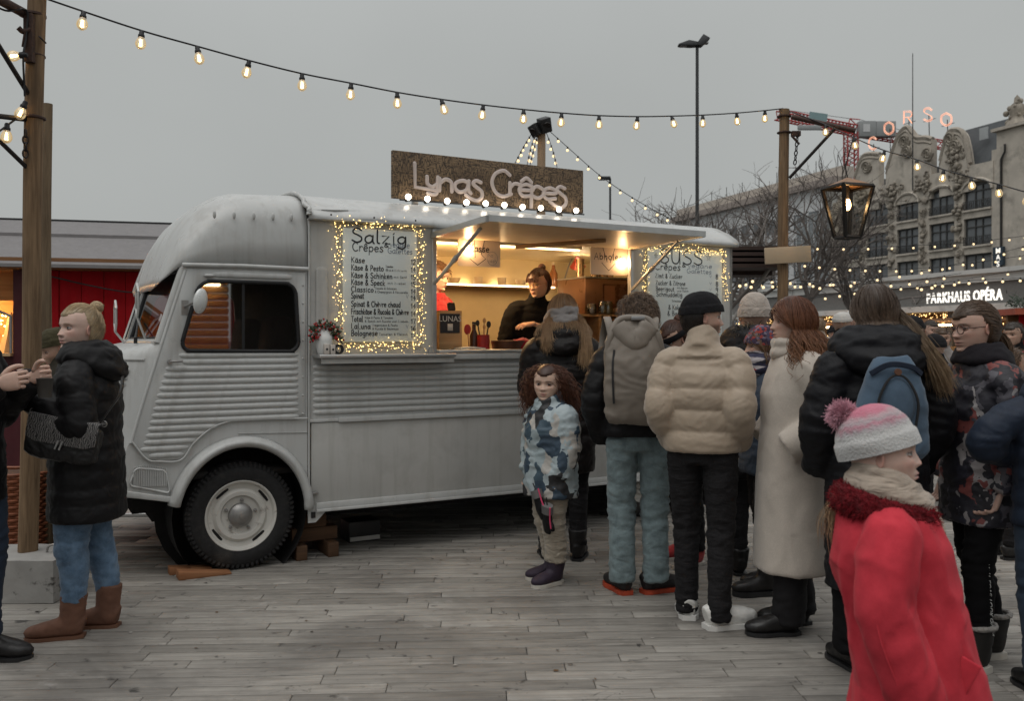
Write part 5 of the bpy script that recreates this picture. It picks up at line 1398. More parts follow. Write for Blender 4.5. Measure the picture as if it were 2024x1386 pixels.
def sign_word(text, spec):
    for ch, (px, py, w_, h_) in zip(text, spec):
        x0, z0 = TP(px, py, SY); x1 = TP(px + w_, py, SY)[0]; zt = TP(px, py - h_, SY)[1]
        wd, st = glyph(ch); mb = MB()
        if ch == 's': st = [[(.46,.56),(.24,.62),(.1,.46),(.3,.28),(.5,.1),(.5,-.18),(.3,-.36),(.02,-.3),(-.22,-.12)]]
        if ch == 'p': st = [[(.08,.6),(.06,-.46)], [(.08,.42),(.26,.6),(.48,.44),(.46,.18),(.28,.02),(.09,.12)]]
        if ch == 'u': st = [[(.07,.58),(.09,.25),(.26,.12),(.43,.25)], [(.47,.6),(.44,-.1),(.3,-.24),(.1,-.2)]]
        if ch == 'L': st = [[(.09,1),(.1,.06),(.6,.0)]]
        bw = 0.6 if ch == 's' else max(wd - 0.1, 0.3)
        for k, p in enumerate(st):
            p = np.array(p); p = catmull(p, max(8, len(p) * 6)) if len(p) > 2 and ch not in 'L' else (catmull(p, 8) if len(p) == 2 else p)
            q = np.stack([x0 - so[0] + p[:, 0] / bw * (x1 - x0), z0 - so[2] + p[:, 1] * (zt - z0)], 1)
            P = np.stack([q[:, 0], np.full(len(q), -0.002 - 0.001 * k), q[:, 1]], 1)
            mb.loft(P, 0.011, 0.0155, (0, 1, 0), 10)
            for e in (P[0], P[-1]): mb.ell(e, (0.0155, 0.011, 0.0155), 10, 8)
        mb.build('letter', LETTER, sign, 60)
sign_word('Lunas', ((812, 372, 34, 50), (840, 373, 24, 42), (864, 376, 28, 40), (895, 379, 30, 40), (930, 381, 26, 40)))
sign_word('Cr\u00eapes', ((968, 386, 38, 52), (1002, 384, 22, 40), (1022, 388, 28, 42), (1046, 391, 26, 40), (1070, 394, 26, 40), (1096, 394, 26, 42)))
GLOBE = emit('white globe bulb', (1.0, 0.86, 0.68), 9.0)
gl_me = MB().ell((0, 0, 0), (0.022, 0.022, 0.022), 16, 12).mesh('bulb', 179); cap_me = MB().cyl((0, 0.015, -0.008), (0, 0.045, -0.02), 0.014, n=10).mesh('socket', 50)
for px, py in ((807, 389), (845, 393), (884, 397), (922, 400), (960, 402), (997, 405), (1033, 409), (1069, 411), (1105, 414), (1139, 416)):
    x, z = TP(px, py, SY - 0.045)
    b = put('bulb', gl_me, GLOBE, sign, (x - so[0], -0.045, z - so[2])); put('socket', cap_me, BLACKP, b)
MB().tube(catmull([(0.05, -0.012, -0.012), ((sx1 - sx0) / 2, -0.014, -0.006), (sx1 - sx0, -0.012, -0.012)], 12), 0.006, 6).build('cable', BLACKP, sign, 60)

# paper signs hanging in the hatch
PAPER = M('laminated card', (0.76, 0.66, 0.55), 0.45, var=0.03)
def hang_sign(label, px0, py0, px1, py1, text, tx, arrow, yy=0.06):
    x0, z1 = TP(px0, py0, yy); x1, z0 = TP(px1, py1, yy)
    t = van_thing('paper_sign', label, 'sign', (x0 + x1) / 2, yy, z0); o_ = ((x0 + x1) / 2, yy, z0)
    W_ = (x1 - x0) / 2
    MB().prism(rquad([(-W_, 0), (W_, 0), (W_, z1 - z0), (-W_, z1 - z0)], 0.015, 4), 0, 0.004, 'xz').build('card', PAPER, t, 30)
    mb = MB(); 
    A = np.array([(TP(a, b, yy)[0] - o_[0], TP(a, b, yy)[1] - z0) for a, b in arrow]); ribbon(mb, A, 0.006, -0.0012, lambda a, b, d: (a, d, b)); mb.build('arrow', INK, t, None, fix=False)
    write(t, o_, -0.0016, text, *tx, 0.0075, INK, plane_y=yy, gap=0.1)
    MB().tube([(0, 0.002, z1 - z0 - 0.01), (0, 0.0, z1 - z0 + 0.06)], 0.003, 5).build('string', BLACKP, t, 60)
    return t, o_
t, o_ = hang_sign('paper sign reading Kasse with a down arrow, left in the hatch', 905, 462, 989, 529, 'Kasse', (928, 497, 968, 14), [(937, 469), (959, 470), (951, 503), (960, 512), (944, 524), (928, 511), (939, 509), (937, 469)])
cx_, cz_ = TP(973, 511, 0.06); ring = MB(); a_ = np.linspace(0, 2 * PI, 30); ribbon(ring, np.stack([cx_ - o_[0] + 0.045 * np.cos(a_), cz_ - o_[2] + 0.05 * np.sin(a_)], 1), 0.002, -0.001, lambda a, b, d: (a, d, b)); ring.build('stamp', INKB, t, None, fix=False)
write(t, o_, -0.0012, 'no', 965, 508, 975, 7, 0.002, INKB, plane_y=0.06); write(t, o_, -0.0012, 'cash', 964, 519, 982, 7, 0.002, INKB, plane_y=0.06)
hang_sign('paper sign reading Abholen with a down arrow, right in the hatch', 1167, 472, 1241, 545, 'Abholen', (1174, 512, 1232, 13), [(1190, 485), (1217, 486), (1206, 519), (1216, 521), (1203, 535), (1189, 519), (1200, 518), (1190, 485)])

# ------------------------------------------------------------------ lamps inside the van
def point(name, parent, loc, energy, col=(1.0, 0.62, 0.28), r=0.03):
    d = bpy.data.lights.new(name, 'POINT'); d.energy = energy; d.color = col; d.shadow_soft_size = r
    o = bpy.data.objects.new(name, d); COL.objects.link(o); o.location = loc; o.parent = parent
    return o
glob_me = MB().lathe([(0.0, -0.062), (0.012, -0.06), (0.024, -0.048), (0.03, -0.03), (0.028, -0.012), (0.018, 0.008), (0.013, 0.02)], n=18).mesh('bulb', 179)
sock_me = MB().cyl((0, 0, 0.018), (0, 0, 0.075), 0.016, 0.018, 12).cyl((0, 0, 0.075), (0, 0, 0.09), 0.009, n=10).mesh('socket', 50)
for px, py, yy, lab in ((921, 488, 0.10, 'bare glowing pendant bulb hanging beside the Kasse sign'), (1223, 516, 0.10, 'bare glowing pendant bulb hanging beside the Abholen sign')):
    x, z = TP(px, py, yy)
    t = van_thing('pendant_lamp', lab, 'lamp', x, yy, z)
    put('bulb', glob_me, WARMBULB, t); put('socket', sock_me, M('dark brown bakelite', (0.08, 0.035, 0.015), 0.4), t)
    MB().tube([(0, 0, 0.09), (0.01, 0, 0.13), (0, 0, 2.21 - z)], 0.004, 6).build('cord', BLACKP, t, 60)
    point('bulb_light', t, (0, -0.05, -0.02), 4.5, (1.0, 0.58, 0.26))
# strip light along the ceiling and the glowing back shelf
t = van_thing('strip_light', 'warm strip lamp under the van ceiling behind the hatch', 'lamp', 2.2, 0.5, 2.262)
MB().bbox(-0.75, 0.75, -0.03, 0.03, 0.0, 0.022).build('housing', ALU, t, 30); MB().bbox(-0.73, 0.73, -0.022, 0.022, -0.012, -0.001).build('tube', emit('strip glow', (1, 0.68, 0.34), 6.0), t, 30)
point('strip_glow', t, (0, 0.25, -0.12), 19.0, (1, 0.64, 0.31), 0.12)
point('strip_glow', t, (-0.55, 0.3, -0.12), 14.0, (1, 0.64, 0.31), 0.12)
# back shelf with light strip (part of the van)
shz = TP(960, 563, 1.66)[1]
sb = MB().bbox(OX0 - 0.3, 3.35, 1.56, 1.84, shz - 0.022, shz).build('back_shelf', PINE, van, 30, bevel=0.003)
MB().bbox(OX0 - 0.3, 3.35, 1.553, 1.559, shz - 0.02, shz - 0.004).build('led_strip', emit('shelf glow', (1, 0.78, 0.45), 5.0), sb, 30)
for x in np.linspace(1.15, 3.2, 6): MB().bbox(x, x + 0.18, 1.80, 1.82, shz + 0.002, shz + 0.014).build('led_strip', emit('shelf glow 2', (1, 0.76, 0.42), 14.0), sb, 30)
up = TP(960, 500, 1.7)[1]
MB().bbox(OX0 - 0.6, 4.1, 1.60, 1.842, up - 0.02, up + 0.16).build('wall_cupboard', M('cream cupboard', (0.74, 0.66, 0.48), 0.5, var=0.03), van, 30, bevel=0.01)

# ------------------------------------------------------------------ things inside the van
def inthing(name, label, cat, px, py, yy, group=None):
    x, z = TP(px, py, yy); return van_thing(name, label, cat, x, yy, z, group), x, z
CER = M('cream stoneware', (0.6, 0.5, 0.36), 0.4, var=0.08); JAR = glass('jar glass', (0.8, 0.78, 0.7), 0.12)
bowl_me = MB().lathe([(0.0, 0), (0.03, 0.0), (0.04, 0.012), (0.055, 0.05), (0.057, 0.056), (0.05, 0.054), (0.035, 0.016), (0.0, 0.012)], n=20).mesh('bowl', 40)
cup_me = MB().lathe([(0.0, 0), (0.036, 0.0), (0.042, 0.02), (0.044, 0.075), (0.04, 0.076), (0.036, 0.012), (0.0, 0.01)], n=20).mesh('cup', 40)
for px, me, nm, lab in ((899, bowl_me, 'bowl', 'cream bowl at the left end of the lit back shelf'), (945, cup_me, 'cup', 'cup on the back shelf below the Kasse sign'), (992, cup_me, 'cup', 'cup in the middle of the lit back shelf'), (1030, bowl_me, 'bowl', 'small bowl on the back shelf behind the server')):
    x, _ = TP(px, 560, 1.68); o = put(nm, me, CER, None, TWld(x, 1.68, shz + 0.0005)); tag(o, lab, nm, 'crockery on the back shelf')
x, _ = TP(1094, 560, 1.68)
t = van_thing('bottle', 'tall glass bottle on the back shelf right of the server', 'bottle', x, 1.68, shz); MB().lathe([(0, 0), (0.04, 0), (0.042, 0.02), (0.042, 0.13), (0.02, 0.18), (0.015, 0.22), (0.0, 0.22)], n=18).build('glass_body', M('amber bottle', (0.3, 0.12, 0.05), 0.2), t, 40); MB().cyl((0, 0, 0.221), (0, 0, 0.245), 0.016).build('cap', CER, t, 40)
# clip lamp
t, x, z = inthing('clip_lamp', 'white shaded work lamp shining beside the oven', 'lamp', 1142, 527, 1.2)
MB().lathe([(0.02, 0.09), (0.03, 0.07), (0.075, 0.0), (0.072, 0.0), (0.028, 0.066)], n=24).build('shade', M('red enamel shade', (0.45, 0.06, 0.04), 0.35), t, 40, rot=(R(25), R(-20), 0))
MB().ell((0, 0, 0), (0.055, 0.055, 0.035), 16, 10).build('bulb', emit('lamp white', (1, 0.85, 0.6), 9.0), t, 60); MB().tube(catmull([(0.0, 0, 0.09), (0.06, 0.1, 0.16), (0.1, 0.3, 0.05), (0.1, 0.45, -0.2)], 16), 0.008, 6).build('arm', STEEL, t, 60)
point('lamp_light', t, (-0.02, -0.06, -0.05), 5.0, (1, 0.75, 0.45), 0.04)
# oven on its stand
bx0, bz1 = TP(1132, 552, 0.75); bx1, _ = TP(1240, 556, 0.6); bz0 = TP(1150, 622, 0.75)[1]
t = van_thing('oven', 'brown steel oven with stickers standing right inside the hatch', 'oven', (bx0 + bx1) / 2, 0.75, bz0)
W_ = (bx1 - bx0) / 2; Hh = bz1 - bz0
MB().bbox(-W_, W_, -0.2, 0.25, 0, Hh).build('case', M('brown steel', (0.2, 0.105, 0.06), 0.35, 0.4, var=0.1), t, 30, bevel=0.006)
MB().bbox(-W_ * 0.25, W_ * 0.85, -0.207, -0.201, Hh * 0.12, Hh * 0.86).build('oven_door', M('oven door', (0.10, 0.045, 0.025), 0.3, 0.3), t, 30)
MB().bbox(-W_ * 0.2, W_ * 0.25, -0.212, -0.208, Hh * 0.3, Hh * 0.8).build('sticker', M('brown note', (0.2, 0.09, 0.05), 0.6), t, 30)
MB().bbox(-W_ * 1.02, W_ * 1.02, -0.21, 0.255, Hh + 0.001, Hh + 0.015).build('top_plate', STEEL, t, 30)
for k in range(5): MB().lathe([(0.0, 0), (0.034, 0), (0.036, 0.05), (0.03, 0.052), (0.0, 0.05)], n=16).build('pot', M('steel pot', (0.35, 0.25, 0.16), 0.3, 0.7), t, 40, loc=(-W_ * 0.5 + k * W_ * 0.33, -0.05, Hh + 0.0155)) if k in (1, 2, 3) else None
t2 = van_thing('tall_tin', 'tall steel canister standing on the oven', 'canister', bx0 + 0.06, 0.72, bz1 + 0.016); MB().lathe([(0, 0), (0.035, 0), (0.035, 0.14), (0.037, 0.142), (0.037, 0.165), (0.0, 0.168)], n=20).build('can', M('steel pot', (0.35, 0.25, 0.16), 0.3, 0.7), t2, 40)
# pine rack that carries the oven, standing on the worktop
rx0, rz1 = TP(1132, 620, 0.55); rx1 = TP(1247, 620, 0.55)[0]
t = van_thing('pine_rack', 'open pine shelf box under the oven at the right of the counter', 'shelf', (rx0 + rx1) / 2, 0.72, 1.0)
W_ = (rx1 - rx0) / 2; top = bz0 - 1.0 - 0.002
MB().bbox(-W_, W_, -0.25, 0.28, top - 0.02, top).build('top', PINE, t, 30); MB().bbox(-W_, W_, -0.24, 0.27, 0.42, 0.44).build('shelf_board', PINE, t, 30)
for x in (-W_, -W_ * 0.28, W_ - 0.02): MB().bbox(x, x + 0.02, -0.245, 0.275, 0.0, top - 0.021).build('upright', PINE, t, 30)
jar_me = MB().lathe([(0, 0), (0.036, 0), (0.04, 0.01), (0.04, 0.085), (0.034, 0.1), (0.034, 0.11), (0.03, 0.11), (0.03, 0.1), (0.036, 0.083), (0.036, 0.012), (0, 0.008)], n=20).mesh('jar', 40)
for i, px in enumerate((1170, 1192, 1203)):
    x, _ = TP(px, 618, 0.48); o = put('glass_jar', jar_me, JAR, None, TWld(x, 0.485, bz0 - 0.001)); o.scale = (1, 1, 1.0 if i else 0.8); tag(o, ('short empty glass jar left of the taller jars before the oven', 'tall empty glass jar in the middle before the oven', 'tall empty glass jar right of the others before the oven')[i], 'jar', 'jars before the oven')
x, _ = TP(1226, 618, 0.48); t = van_thing('loaf', 'wrapped loaf lying right of the glass jars', 'bread', x, 0.5, bz0 - 0.001); MB().ell((0, 0, 0.03), (0.07, 0.05, 0.032), 18, 12).build('crust', M('bread crust', (0.42, 0.24, 0.12), 0.7, bump_s=0.3, bump_scale=30), t, 60)
# wooden box with a print, at the left end of the counter
xx0, zz1 = TP(866, 614, 0.16); xx1, _ = TP(911, 614, 0.16)
t = van_thing('wooden_box', 'pale wooden box with a dark printed card at the left of the counter', 'box', (xx0 + xx1) / 2, 0.2, 1.4215)
W_ = (xx1 - xx0) / 2; Hh = zz1 - 1.4215
MB().bbox(-W_, W_, -0.06, 0.06, 0, Hh).build('box_body', PINE, t, 30, bevel=0.003)
MB().bbox(-W_ + 0.006, W_ - 0.022, -0.066, -0.0605, Hh * 0.42, Hh * 0.92).build('card', M('dark card', (0.025, 0.025, 0.03), 0.5), t, 30)
o_ = (xx0 + W_, 0.2, 1.4215)
def bf(text, size, mat, parent, loc, rot=(R(90), 0, 0), name='lettering', ext=0.001, bold=0.0, sx=1.0):
    c = bpy.data.curves.new('t', 'FONT'); c.body = text; c.size = size; c.extrude = ext; c.offset = bold; c.align_x = 'CENTER'; c.resolution_u = 3
    o = bpy.data.objects.new('t', c); COL.objects.link(o)
    dg = bpy.context.evaluated_depsgraph_get(); me = bpy.data.meshes.new_from_object(o.evaluated_get(dg)); bpy.data.objects.remove(o)
    q = put(name, me, mat, parent, loc, rot); q.scale = (sx, 1, 1); return q
bf('LUNAS', 0.06, M('white print', (0.6, 0.6, 0.58), 0.5), t, (-0.008, -0.0672, Hh * 0.72)); MB().bbox(-W_ * 0.3, W_ * 0.15, -0.0675, -0.0662, Hh * 0.48, Hh * 0.66).build('print', M('white print', (0.6, 0.6, 0.58), 0.5), t, None)
# payment terminal on the box
t = van_thing('card_reader', 'small black card reader on the wooden box', 'card reader', xx0 + W_ * 1.3, 0.19, zz1 + 0.001); MB().box((0, 0, 0.03), (0.055, 0.03, 0.06), (R(-20), 0, 0)).build('case', BLACKP, t, 30, bevel=0.005)
# utensils, red tin, booklet
x, _ = TP(955, 690, 0.22)
t = van_thing('utensil_tin', 'red tin holding kitchen utensils on the counter', 'tin', x, 0.22, 1.4215); MB().lathe([(0, 0), (0.05, 0), (0.05, 0.11), (0.046, 0.11), (0.046, 0.01), (0, 0.008)], n=20).build('tin', M('red tin', (0.32, 0.02, 0.02), 0.4), t, 40)
for k, (dx, dy, L, rr) in enumerate(((-0.03, 0.0, 0.2, 0.008), (0.01, 0.01, 0.22, 0.007), (0.03, 0.0, 0.19, 0.009), (0.0, -0.02, 0.17, 0.006))): MB().cyl((dx * 0.5, dy, 0.02), (dx * 1.6, dy, L), rr * 0.6, n=8).ell((dx * 1.6, dy, L), (rr * 2.2, rr, rr * 3), 10, 8).build('utensil', PINE if k % 2 else BLACKP, t, 50)
x, _ = TP(938, 690, 0.25)
t = van_thing('sauce_bottle', 'dark glass bottle with red spatula beside the utensil tin', 'bottle', x, 0.26, 1.4215); MB().lathe([(0, 0), (0.032, 0), (0.033, 0.1), (0.014, 0.15), (0.014, 0.19), (0, 0.19)], n=18).build('glass_body', M('dark bottle', (0.05, 0.02, 0.012), 0.15), t, 40); MB().cyl((0, 0, 0.191), (0, 0, 0.21), 0.016, n=12).build('cap', BLACKP, t, 40)
x, _ = TP(922, 690, 0.25)
t = van_thing('spatula', 'red silicone spatula standing on the counter left of the bottle', 'spatula', x, 0.2, 1.4215); MB().cyl((0, 0, 0), (-0.012, 0, 0.12), 0.006, n=8).build('grip', PINE, t, 50); MB().ell((-0.016, 0, 0.15), (0.03, 0.008, 0.04), 14, 10).build('blade', M('red silicone', (0.4, 0.03, 0.03), 0.5), t, 60)
x, _ = TP(925, 690, 0.1)
t = van_thing('open_booklet', 'open white booklet lying on the counter', 'booklet', x, 0.07, 1.4215)
for s_ in (-1, 1): MB().box((s_ * 0.052, 0, 0.010), (0.10, 0.12, 0.012), (0, R(s_ * 6), 0)).build('page', M('paper', (0.7, 0.65, 0.55), 0.7), t, 30)
x, _ = TP(1002, 690, 0.16)
t = van_thing('crepe_plate', 'round crepe griddle on the counter before the server', 'griddle', x + 0.05, 0.2, 1.4215); MB().lathe([(0, 0), (0.14, 0), (0.15, 0.05), (0.15, 0.065), (0.0, 0.068)], n=32).build('hotplate', M('brown griddle', (0.08, 0.035, 0.02), 0.4, 0.3), t, 40)
# vase with berries on the outer shelf
x, _ = TP(640, 704, -0.09)
t = van_thing('vase', 'white ceramic vase with a berry wreath on the van shelf', 'vase', x, -0.095, 1.3965)
MB().lathe([(0, 0), (0.038, 0), (0.046, 0.02), (0.06, 0.09), (0.056, 0.12), (0.036, 0.15), (0.024, 0.17), (0.027, 0.185), (0.022, 0.185), (0.02, 0.17), (0.0, 0.16)], n=28).build('vessel', M('white ceramic', (0.7, 0.7, 0.68), 0.35, var=0.03), t, 60)
rg2 = random.Random(4); lv = MB(); be = MB()
for k in range(200):
    a = rg2.uniform(-0.5, PI + 0.5); r = 0.075 + rg2.gauss(0, 0.018); c = (r * math.cos(a), rg2.uniform(-0.055, 0.02), 0.13 + r * math.sin(a) * 0.95)
    if rg2.random() < 0.62:
        u = Vector((rg2.gauss(0, 1), rg2.gauss(0, 1), rg2.gauss(0, 1))).normalized(); v = u.orthogonal().normalized(); L = 0.024
        c_ = Vector(c); lv.add([c_ - u * L, c_ + v * L * .4, c_ + u * L, c_ - v * L * .4 + u.cross(v) * .004], [(0, 1, 2, 3)])
    else: be.ell(c, (0.007,) * 3, 8, 6)
w_ = lv.build('wreath_leaves', M('dark leaves', (0.035, 0.05, 0.025), 0.6, var=0.4, vscale=60), t, None, fix=False); tag(w_, kind='stuff'); tag(be.build('berries', M('red berries', (0.4, 0.015, 0.015), 0.3), t, 60), kind='stuff')
CARD = M('pale card box', (0.55, 0.5, 0.45), 0.6)
for k, (px, w_, h_) in enumerate(((644, 0.035, 0.07), (656, 0.032, 0.065))):
    x, _ = TP(px, 706, -0.14); o = MB().bbox(-w_ / 2, w_ / 2, -0.012, 0.012, 0, h_).build('card_box', CARD, None, 30, bevel=0.002, loc=TWld(x, -0.155, 1.3965), rot=(0, 0, TA)); tag(o, ('small pale card box before the vase, nearer the cab', 'small pale card box before the vase, farther from the cab')[k], 'box', 'card boxes on the shelf')
    MB().ell((0, -0.0125, h_ * .5), (0.008, 0.001, 0.008), 10, 6).build('emblem', INK, o, 60)
x, _ = TP(669, 706, -0.12); t = van_thing('tape_roll', 'dark round roll on the van shelf beside the card boxes', 'tape', x, -0.12, 1.3965); MB().lathe([(0.02, -0.012), (0.034, -0.012), (0.034, 0.012), (0.02, 0.012), (0.02, -0.012)], (0, 0, 0.034), 24, 'y').build('ring', BLACKP, t, 40)
x, _ = TP(846, 702, -0.1); t = van_thing('toggle_clamp', 'small steel toggle clamps at the end of the van shelf', 'clamp', x, -0.1, 1.3965); MB().tube(catmull([(0, 0, 0), (0.01, 0, 0.04), (0.04, 0, 0.05), (0.05, 0, 0)], 12), 0.006, 6).bbox(-0.01, 0.06, -0.01, 0.01, 0.0, 0.008).build('clamp_body', STEEL, t, 50)
# timber under the van
TIMB = wood('old timber', (0.055, 0.03, 0.018), (0.12, 0.065, 0.035), 1.0, 'x')
tb = van_thing('timber_cribbing', 'stack of dark timber blocks propping the van behind the front wheel', 'timber', 0.53, 0.2, 0)
for (x, y, z, a, b, c) in ((-0.12, 0.05, 0.05, 0.075, 0.4, 0.10), (0.1, 0.05, 0.05, 0.075, 0.4, 0.10), (0.0, 0.0, 0.148, 0.32, 0.1, 0.09), (0.0, 0.2, 0.148, 0.32, 0.1, 0.09), (0.0, 0.1, 0.24, 0.16, 0.3, 0.085)): MB().box((x, y, z), (a, b, c)).build('block', TIMB, tb, 30, bevel=0.004)
wd = van_thing('wooden_wedge', 'light brown wooden wedge pushed under the front tyre', 'wedge', -0.28, -0.03, 0); WEDGE = wood('wedge wood', (0.22, 0.09, 0.04), (0.36, 0.17, 0.08), 1.2, 'x')
MB().prism([(-0.12, 0.0), (0.2, 0.0), (0.2, 0.012), (-0.12, 0.055)], -0.05, 0.05, 'xz').build('wedge_block', WEDGE, wd, 30, bevel=0.003)
wd = van_thing('wooden_wedge', 'second thin wooden wedge lying behind the first one at the tyre', 'wedge', -0.33, 0.12, 0); MB().prism([(-0.1, 0.0), (0.16, 0.0), (0.16, 0.02), (-0.1, 0.05)], -0.04, 0.04, 'xz').build('wedge_block', WEDGE, wd, 30, bevel=0.003)
cr_ = van_thing('grey_crate', 'pale edged crate lying in the dark under the van', 'crate', 0.98, 0.5, 0.0); MB().bbox(-0.12, 0.12, -0.1, 0.1, 0, 0.15).build('crate_body', BLACKP, cr_, 30, bevel=0.004); MB().bbox(-0.115, 0.115, -0.108, -0.101, 0.01, 0.04).build('edge_strip', M('pale strip', (0.4, 0.39, 0.37), 0.5), cr_, 30)
# ------------------------------------------------------------------ poles, brackets, string lights
POLE = wood('round pole wood', (0.11, 0.068, 0.038), (0.25, 0.165, 0.095), 2.6, 'z')
POLE2 = wood('grey pole wood', (0.10, 0.068, 0.042), (0.20, 0.145, 0.09), 2.6, 'z')
RUST = M('rusty iron', (0.06, 0.035, 0.028), 0.65, 0.4, var=0.35, vscale=30, bump_s=0.2)
IRON = M('dark iron', (0.03, 0.026, 0.026), 0.5, 0.5, var=0.2)
CONC = M('pale concrete', (0.30, 0.29, 0.275), 0.85, var=0.12, vscale=8, bump_s=0.4, bump_scale=35, dirt=(0.035, 0.03, 0.026), dirt_scale=4.5, dirt_lo=0.6, dirt_hi=0.66)
CABLE = M('black cable', (0.012, 0.012, 0.014), 0.5, var=0.1)
BULBG = glass('bulb glass', (0.97, 0.92, 0.80), 0.10, 0.04)
_bo = BULBG.node_tree; _ad = N(_bo, 'ShaderNodeAddShader'); _em = N(_bo, 'ShaderNodeEmission'); _em.inputs[0].default_value = (1, .74, .4, 1); _em.inputs[1].default_value = .14
_o = _bo.nodes['Material Output']; _bo.links.new(_o.inputs[0].links[0].from_socket, _ad.inputs[0]); _bo.links.new(_em.outputs[0], _ad.inputs[1]); _bo.links.new(_ad.outputs[0], _o.inputs[0])
FIL = emit('filament', (1.0, 0.62, 0.24), 13.0)
FARBULB = emit('lit bulb', (1.0, 0.72, 0.38), 1.4)
def chain(mb, a, b, link=0.05, r=0.006):
    a = Vector(a); b = Vector(b); n = max(1, int((b - a).length / (link * 0.78))); d = (b - a).normalized(); s_ = d.orthogonal().normalized(); q = d.cross(s_)
    for i in range(n):
        c = a + (b - a) * ((i + .5) / n); w = s_ if i % 2 else q
        pts = [c + d * (link * .5 * math.cos(t)) + w * (link * .28 * math.sin(t)) for t in np.linspace(0, 2 * PI, 12, endpoint=False)]
        mb.loft(pts, r, None, d.cross(w), 6, closed=True)
    return mb
def pole(label, base, topp, r0, r1, mat, z0=0.0, wob=0.006, name='wooden_pole'):
    t = thing(name, label, 'pole', (base[0], base[1], z0))
    n = 24; f = np.linspace(0, 1, n)[:, None]; P = (np.array(topp) - np.array((base[0], base[1], z0)))[None] * f
    P = P + np.stack([wob * np.sin(f[:, 0] * 7), wob * np.cos(f[:, 0] * 5), 0 * f[:, 0]], 1)
    me = MB().loft(P, np.linspace(r0, r1, n), None, (1, 0, 0), 20).mesh('shaft', 50)
    put('shaft', me, mat, t); return t
Yp = 5.32
lp_base = at(54, 1090, Yp); lp_top = (at(75, 0, Yp).x + 0.006, Yp + 0.0, 4.0)
lp = pole('round wooden pole set in a concrete block at the left', (lp_base.x, Yp), lp_top, 0.055, 0.050, POLE, 0.244)
# concrete foot
cb = thing('concrete_block', 'pale concrete block holding the wooden pole, chipped and stained', 'concrete block', (lp_base.x - 0.03, 5.30, 0))
mb = MB().bbox(-0.42, 0.30, -0.21, 0.21, 0.002, 0.244); me = mb.mesh('footing'); bm = bmesh.new(); bm.from_mesh(me); bmesh.ops.subdivide_edges(bm, edges=bm.edges[:], cuts=14, use_grid_fill=True); bm.to_mesh(me); bm.free(); folds(me, 0.003, (16, 16, 16), 4, ridge=False)
me.polygons.foreach_set('use_smooth', [True] * len(me.polygons)); me.set_sharp_from_angle(angle=R(40)); put('footing', me, CONC, cb)
for x, y in ((0.2, -0.02), (-0.2, -0.05)): MB().tube(catmull([(x - 0.035, y, 0.235), (x - 0.025, y, 0.28), (x + 0.02, y, 0.29), (x + 0.04, y, 0.235)], 14), 0.007, 8).build('lifting_loop', STEEL, cb, 60)
# iron bracket arms on the pole
def rel(px, py, Y, o): return tuple(at(px, py, Y) - Vector(o.location))
ARM = [((-40, -22, 4.9), (56, 30, Yp - 0.03), 0.028, 'arm'), ((-30, 45, 4.9), (57, 187, Yp - 0.04), 0.014, 'brace'), ((-30, 226, 5.0), (56, 236, Yp - 0.03), 0.016, 'arm'), ((-30, 250, 5.0), (54, 332, Yp - 0.04), 0.013, 'brace')]
bk = thing('iron_bracket', 'rusty iron bracket arms and braces clamped to the left pole', 'bracket', tuple(at(60, 30, Yp)))
for a, b, r, nm in ARM:
    p, q = rel(*a, bk), rel(*b, bk)
    (MB().box([(p[i] + q[i]) / 2 for i in range(3)], (1, 1, 1)) if False else MB().cyl(p, q, r, n=8)).build(nm, RUST if nm == 'arm' and r > 0.02 else IRON, bk, 50)
for py, w in ((30, 0.012), (110, 0.008), (233, 0.010)):
    c = Vector(rel(64, py, Yp, bk)); pts = [c + Vector((0.062 * math.cos(a), 0.062 * math.sin(a), 0)) for a in np.linspace(0, 2 * PI, 24, endpoint=False)]
    MB().loft(pts, w, w * 1.3, (0, 0, 1), 6, closed=True).build('clamp_ring', RUST, bk, 50)
MB().box(rel(58, 75, Yp - 0.07, bk), (0.05, 0.04, 0.28)).build('back_plate', RUST, bk, 30)
MB().tube(catmull([rel(36, 54, Yp - 0.12, bk), rel(46, 62, Yp - 0.1, bk), rel(60, 58, Yp - 0.08, bk)], 10), 0.016, 8).cyl(rel(50, 64, Yp - 0.1, bk), rel(44, 92, Yp - 0.1, bk), 0.009, 0.005, 8).build('hook', RUST, bk, 50)
chain(MB(), rel(74, 68, Yp - 0.08, bk), rel(94, 88, Yp - 0.02, bk), 0.05, 0.005).build('chain', IRON, bk, 60)
chain(MB(), rel(50, 256, Yp - 0.08, bk), rel(50, 310, Yp - 0.08, bk), 0.05, 0.005).build('chain', IRON, bk, 60)
# second pole behind
Yq = 6.3
p2b = at(88, 1000, Yq); pole('thinner wooden pole close behind the left pole', (at(90, 700, Yq).x, Yq), (at(93, 205, Yq).x, Yq, at(93, 205, Yq).z), 0.050, 0.032, POLE2, 0.0)
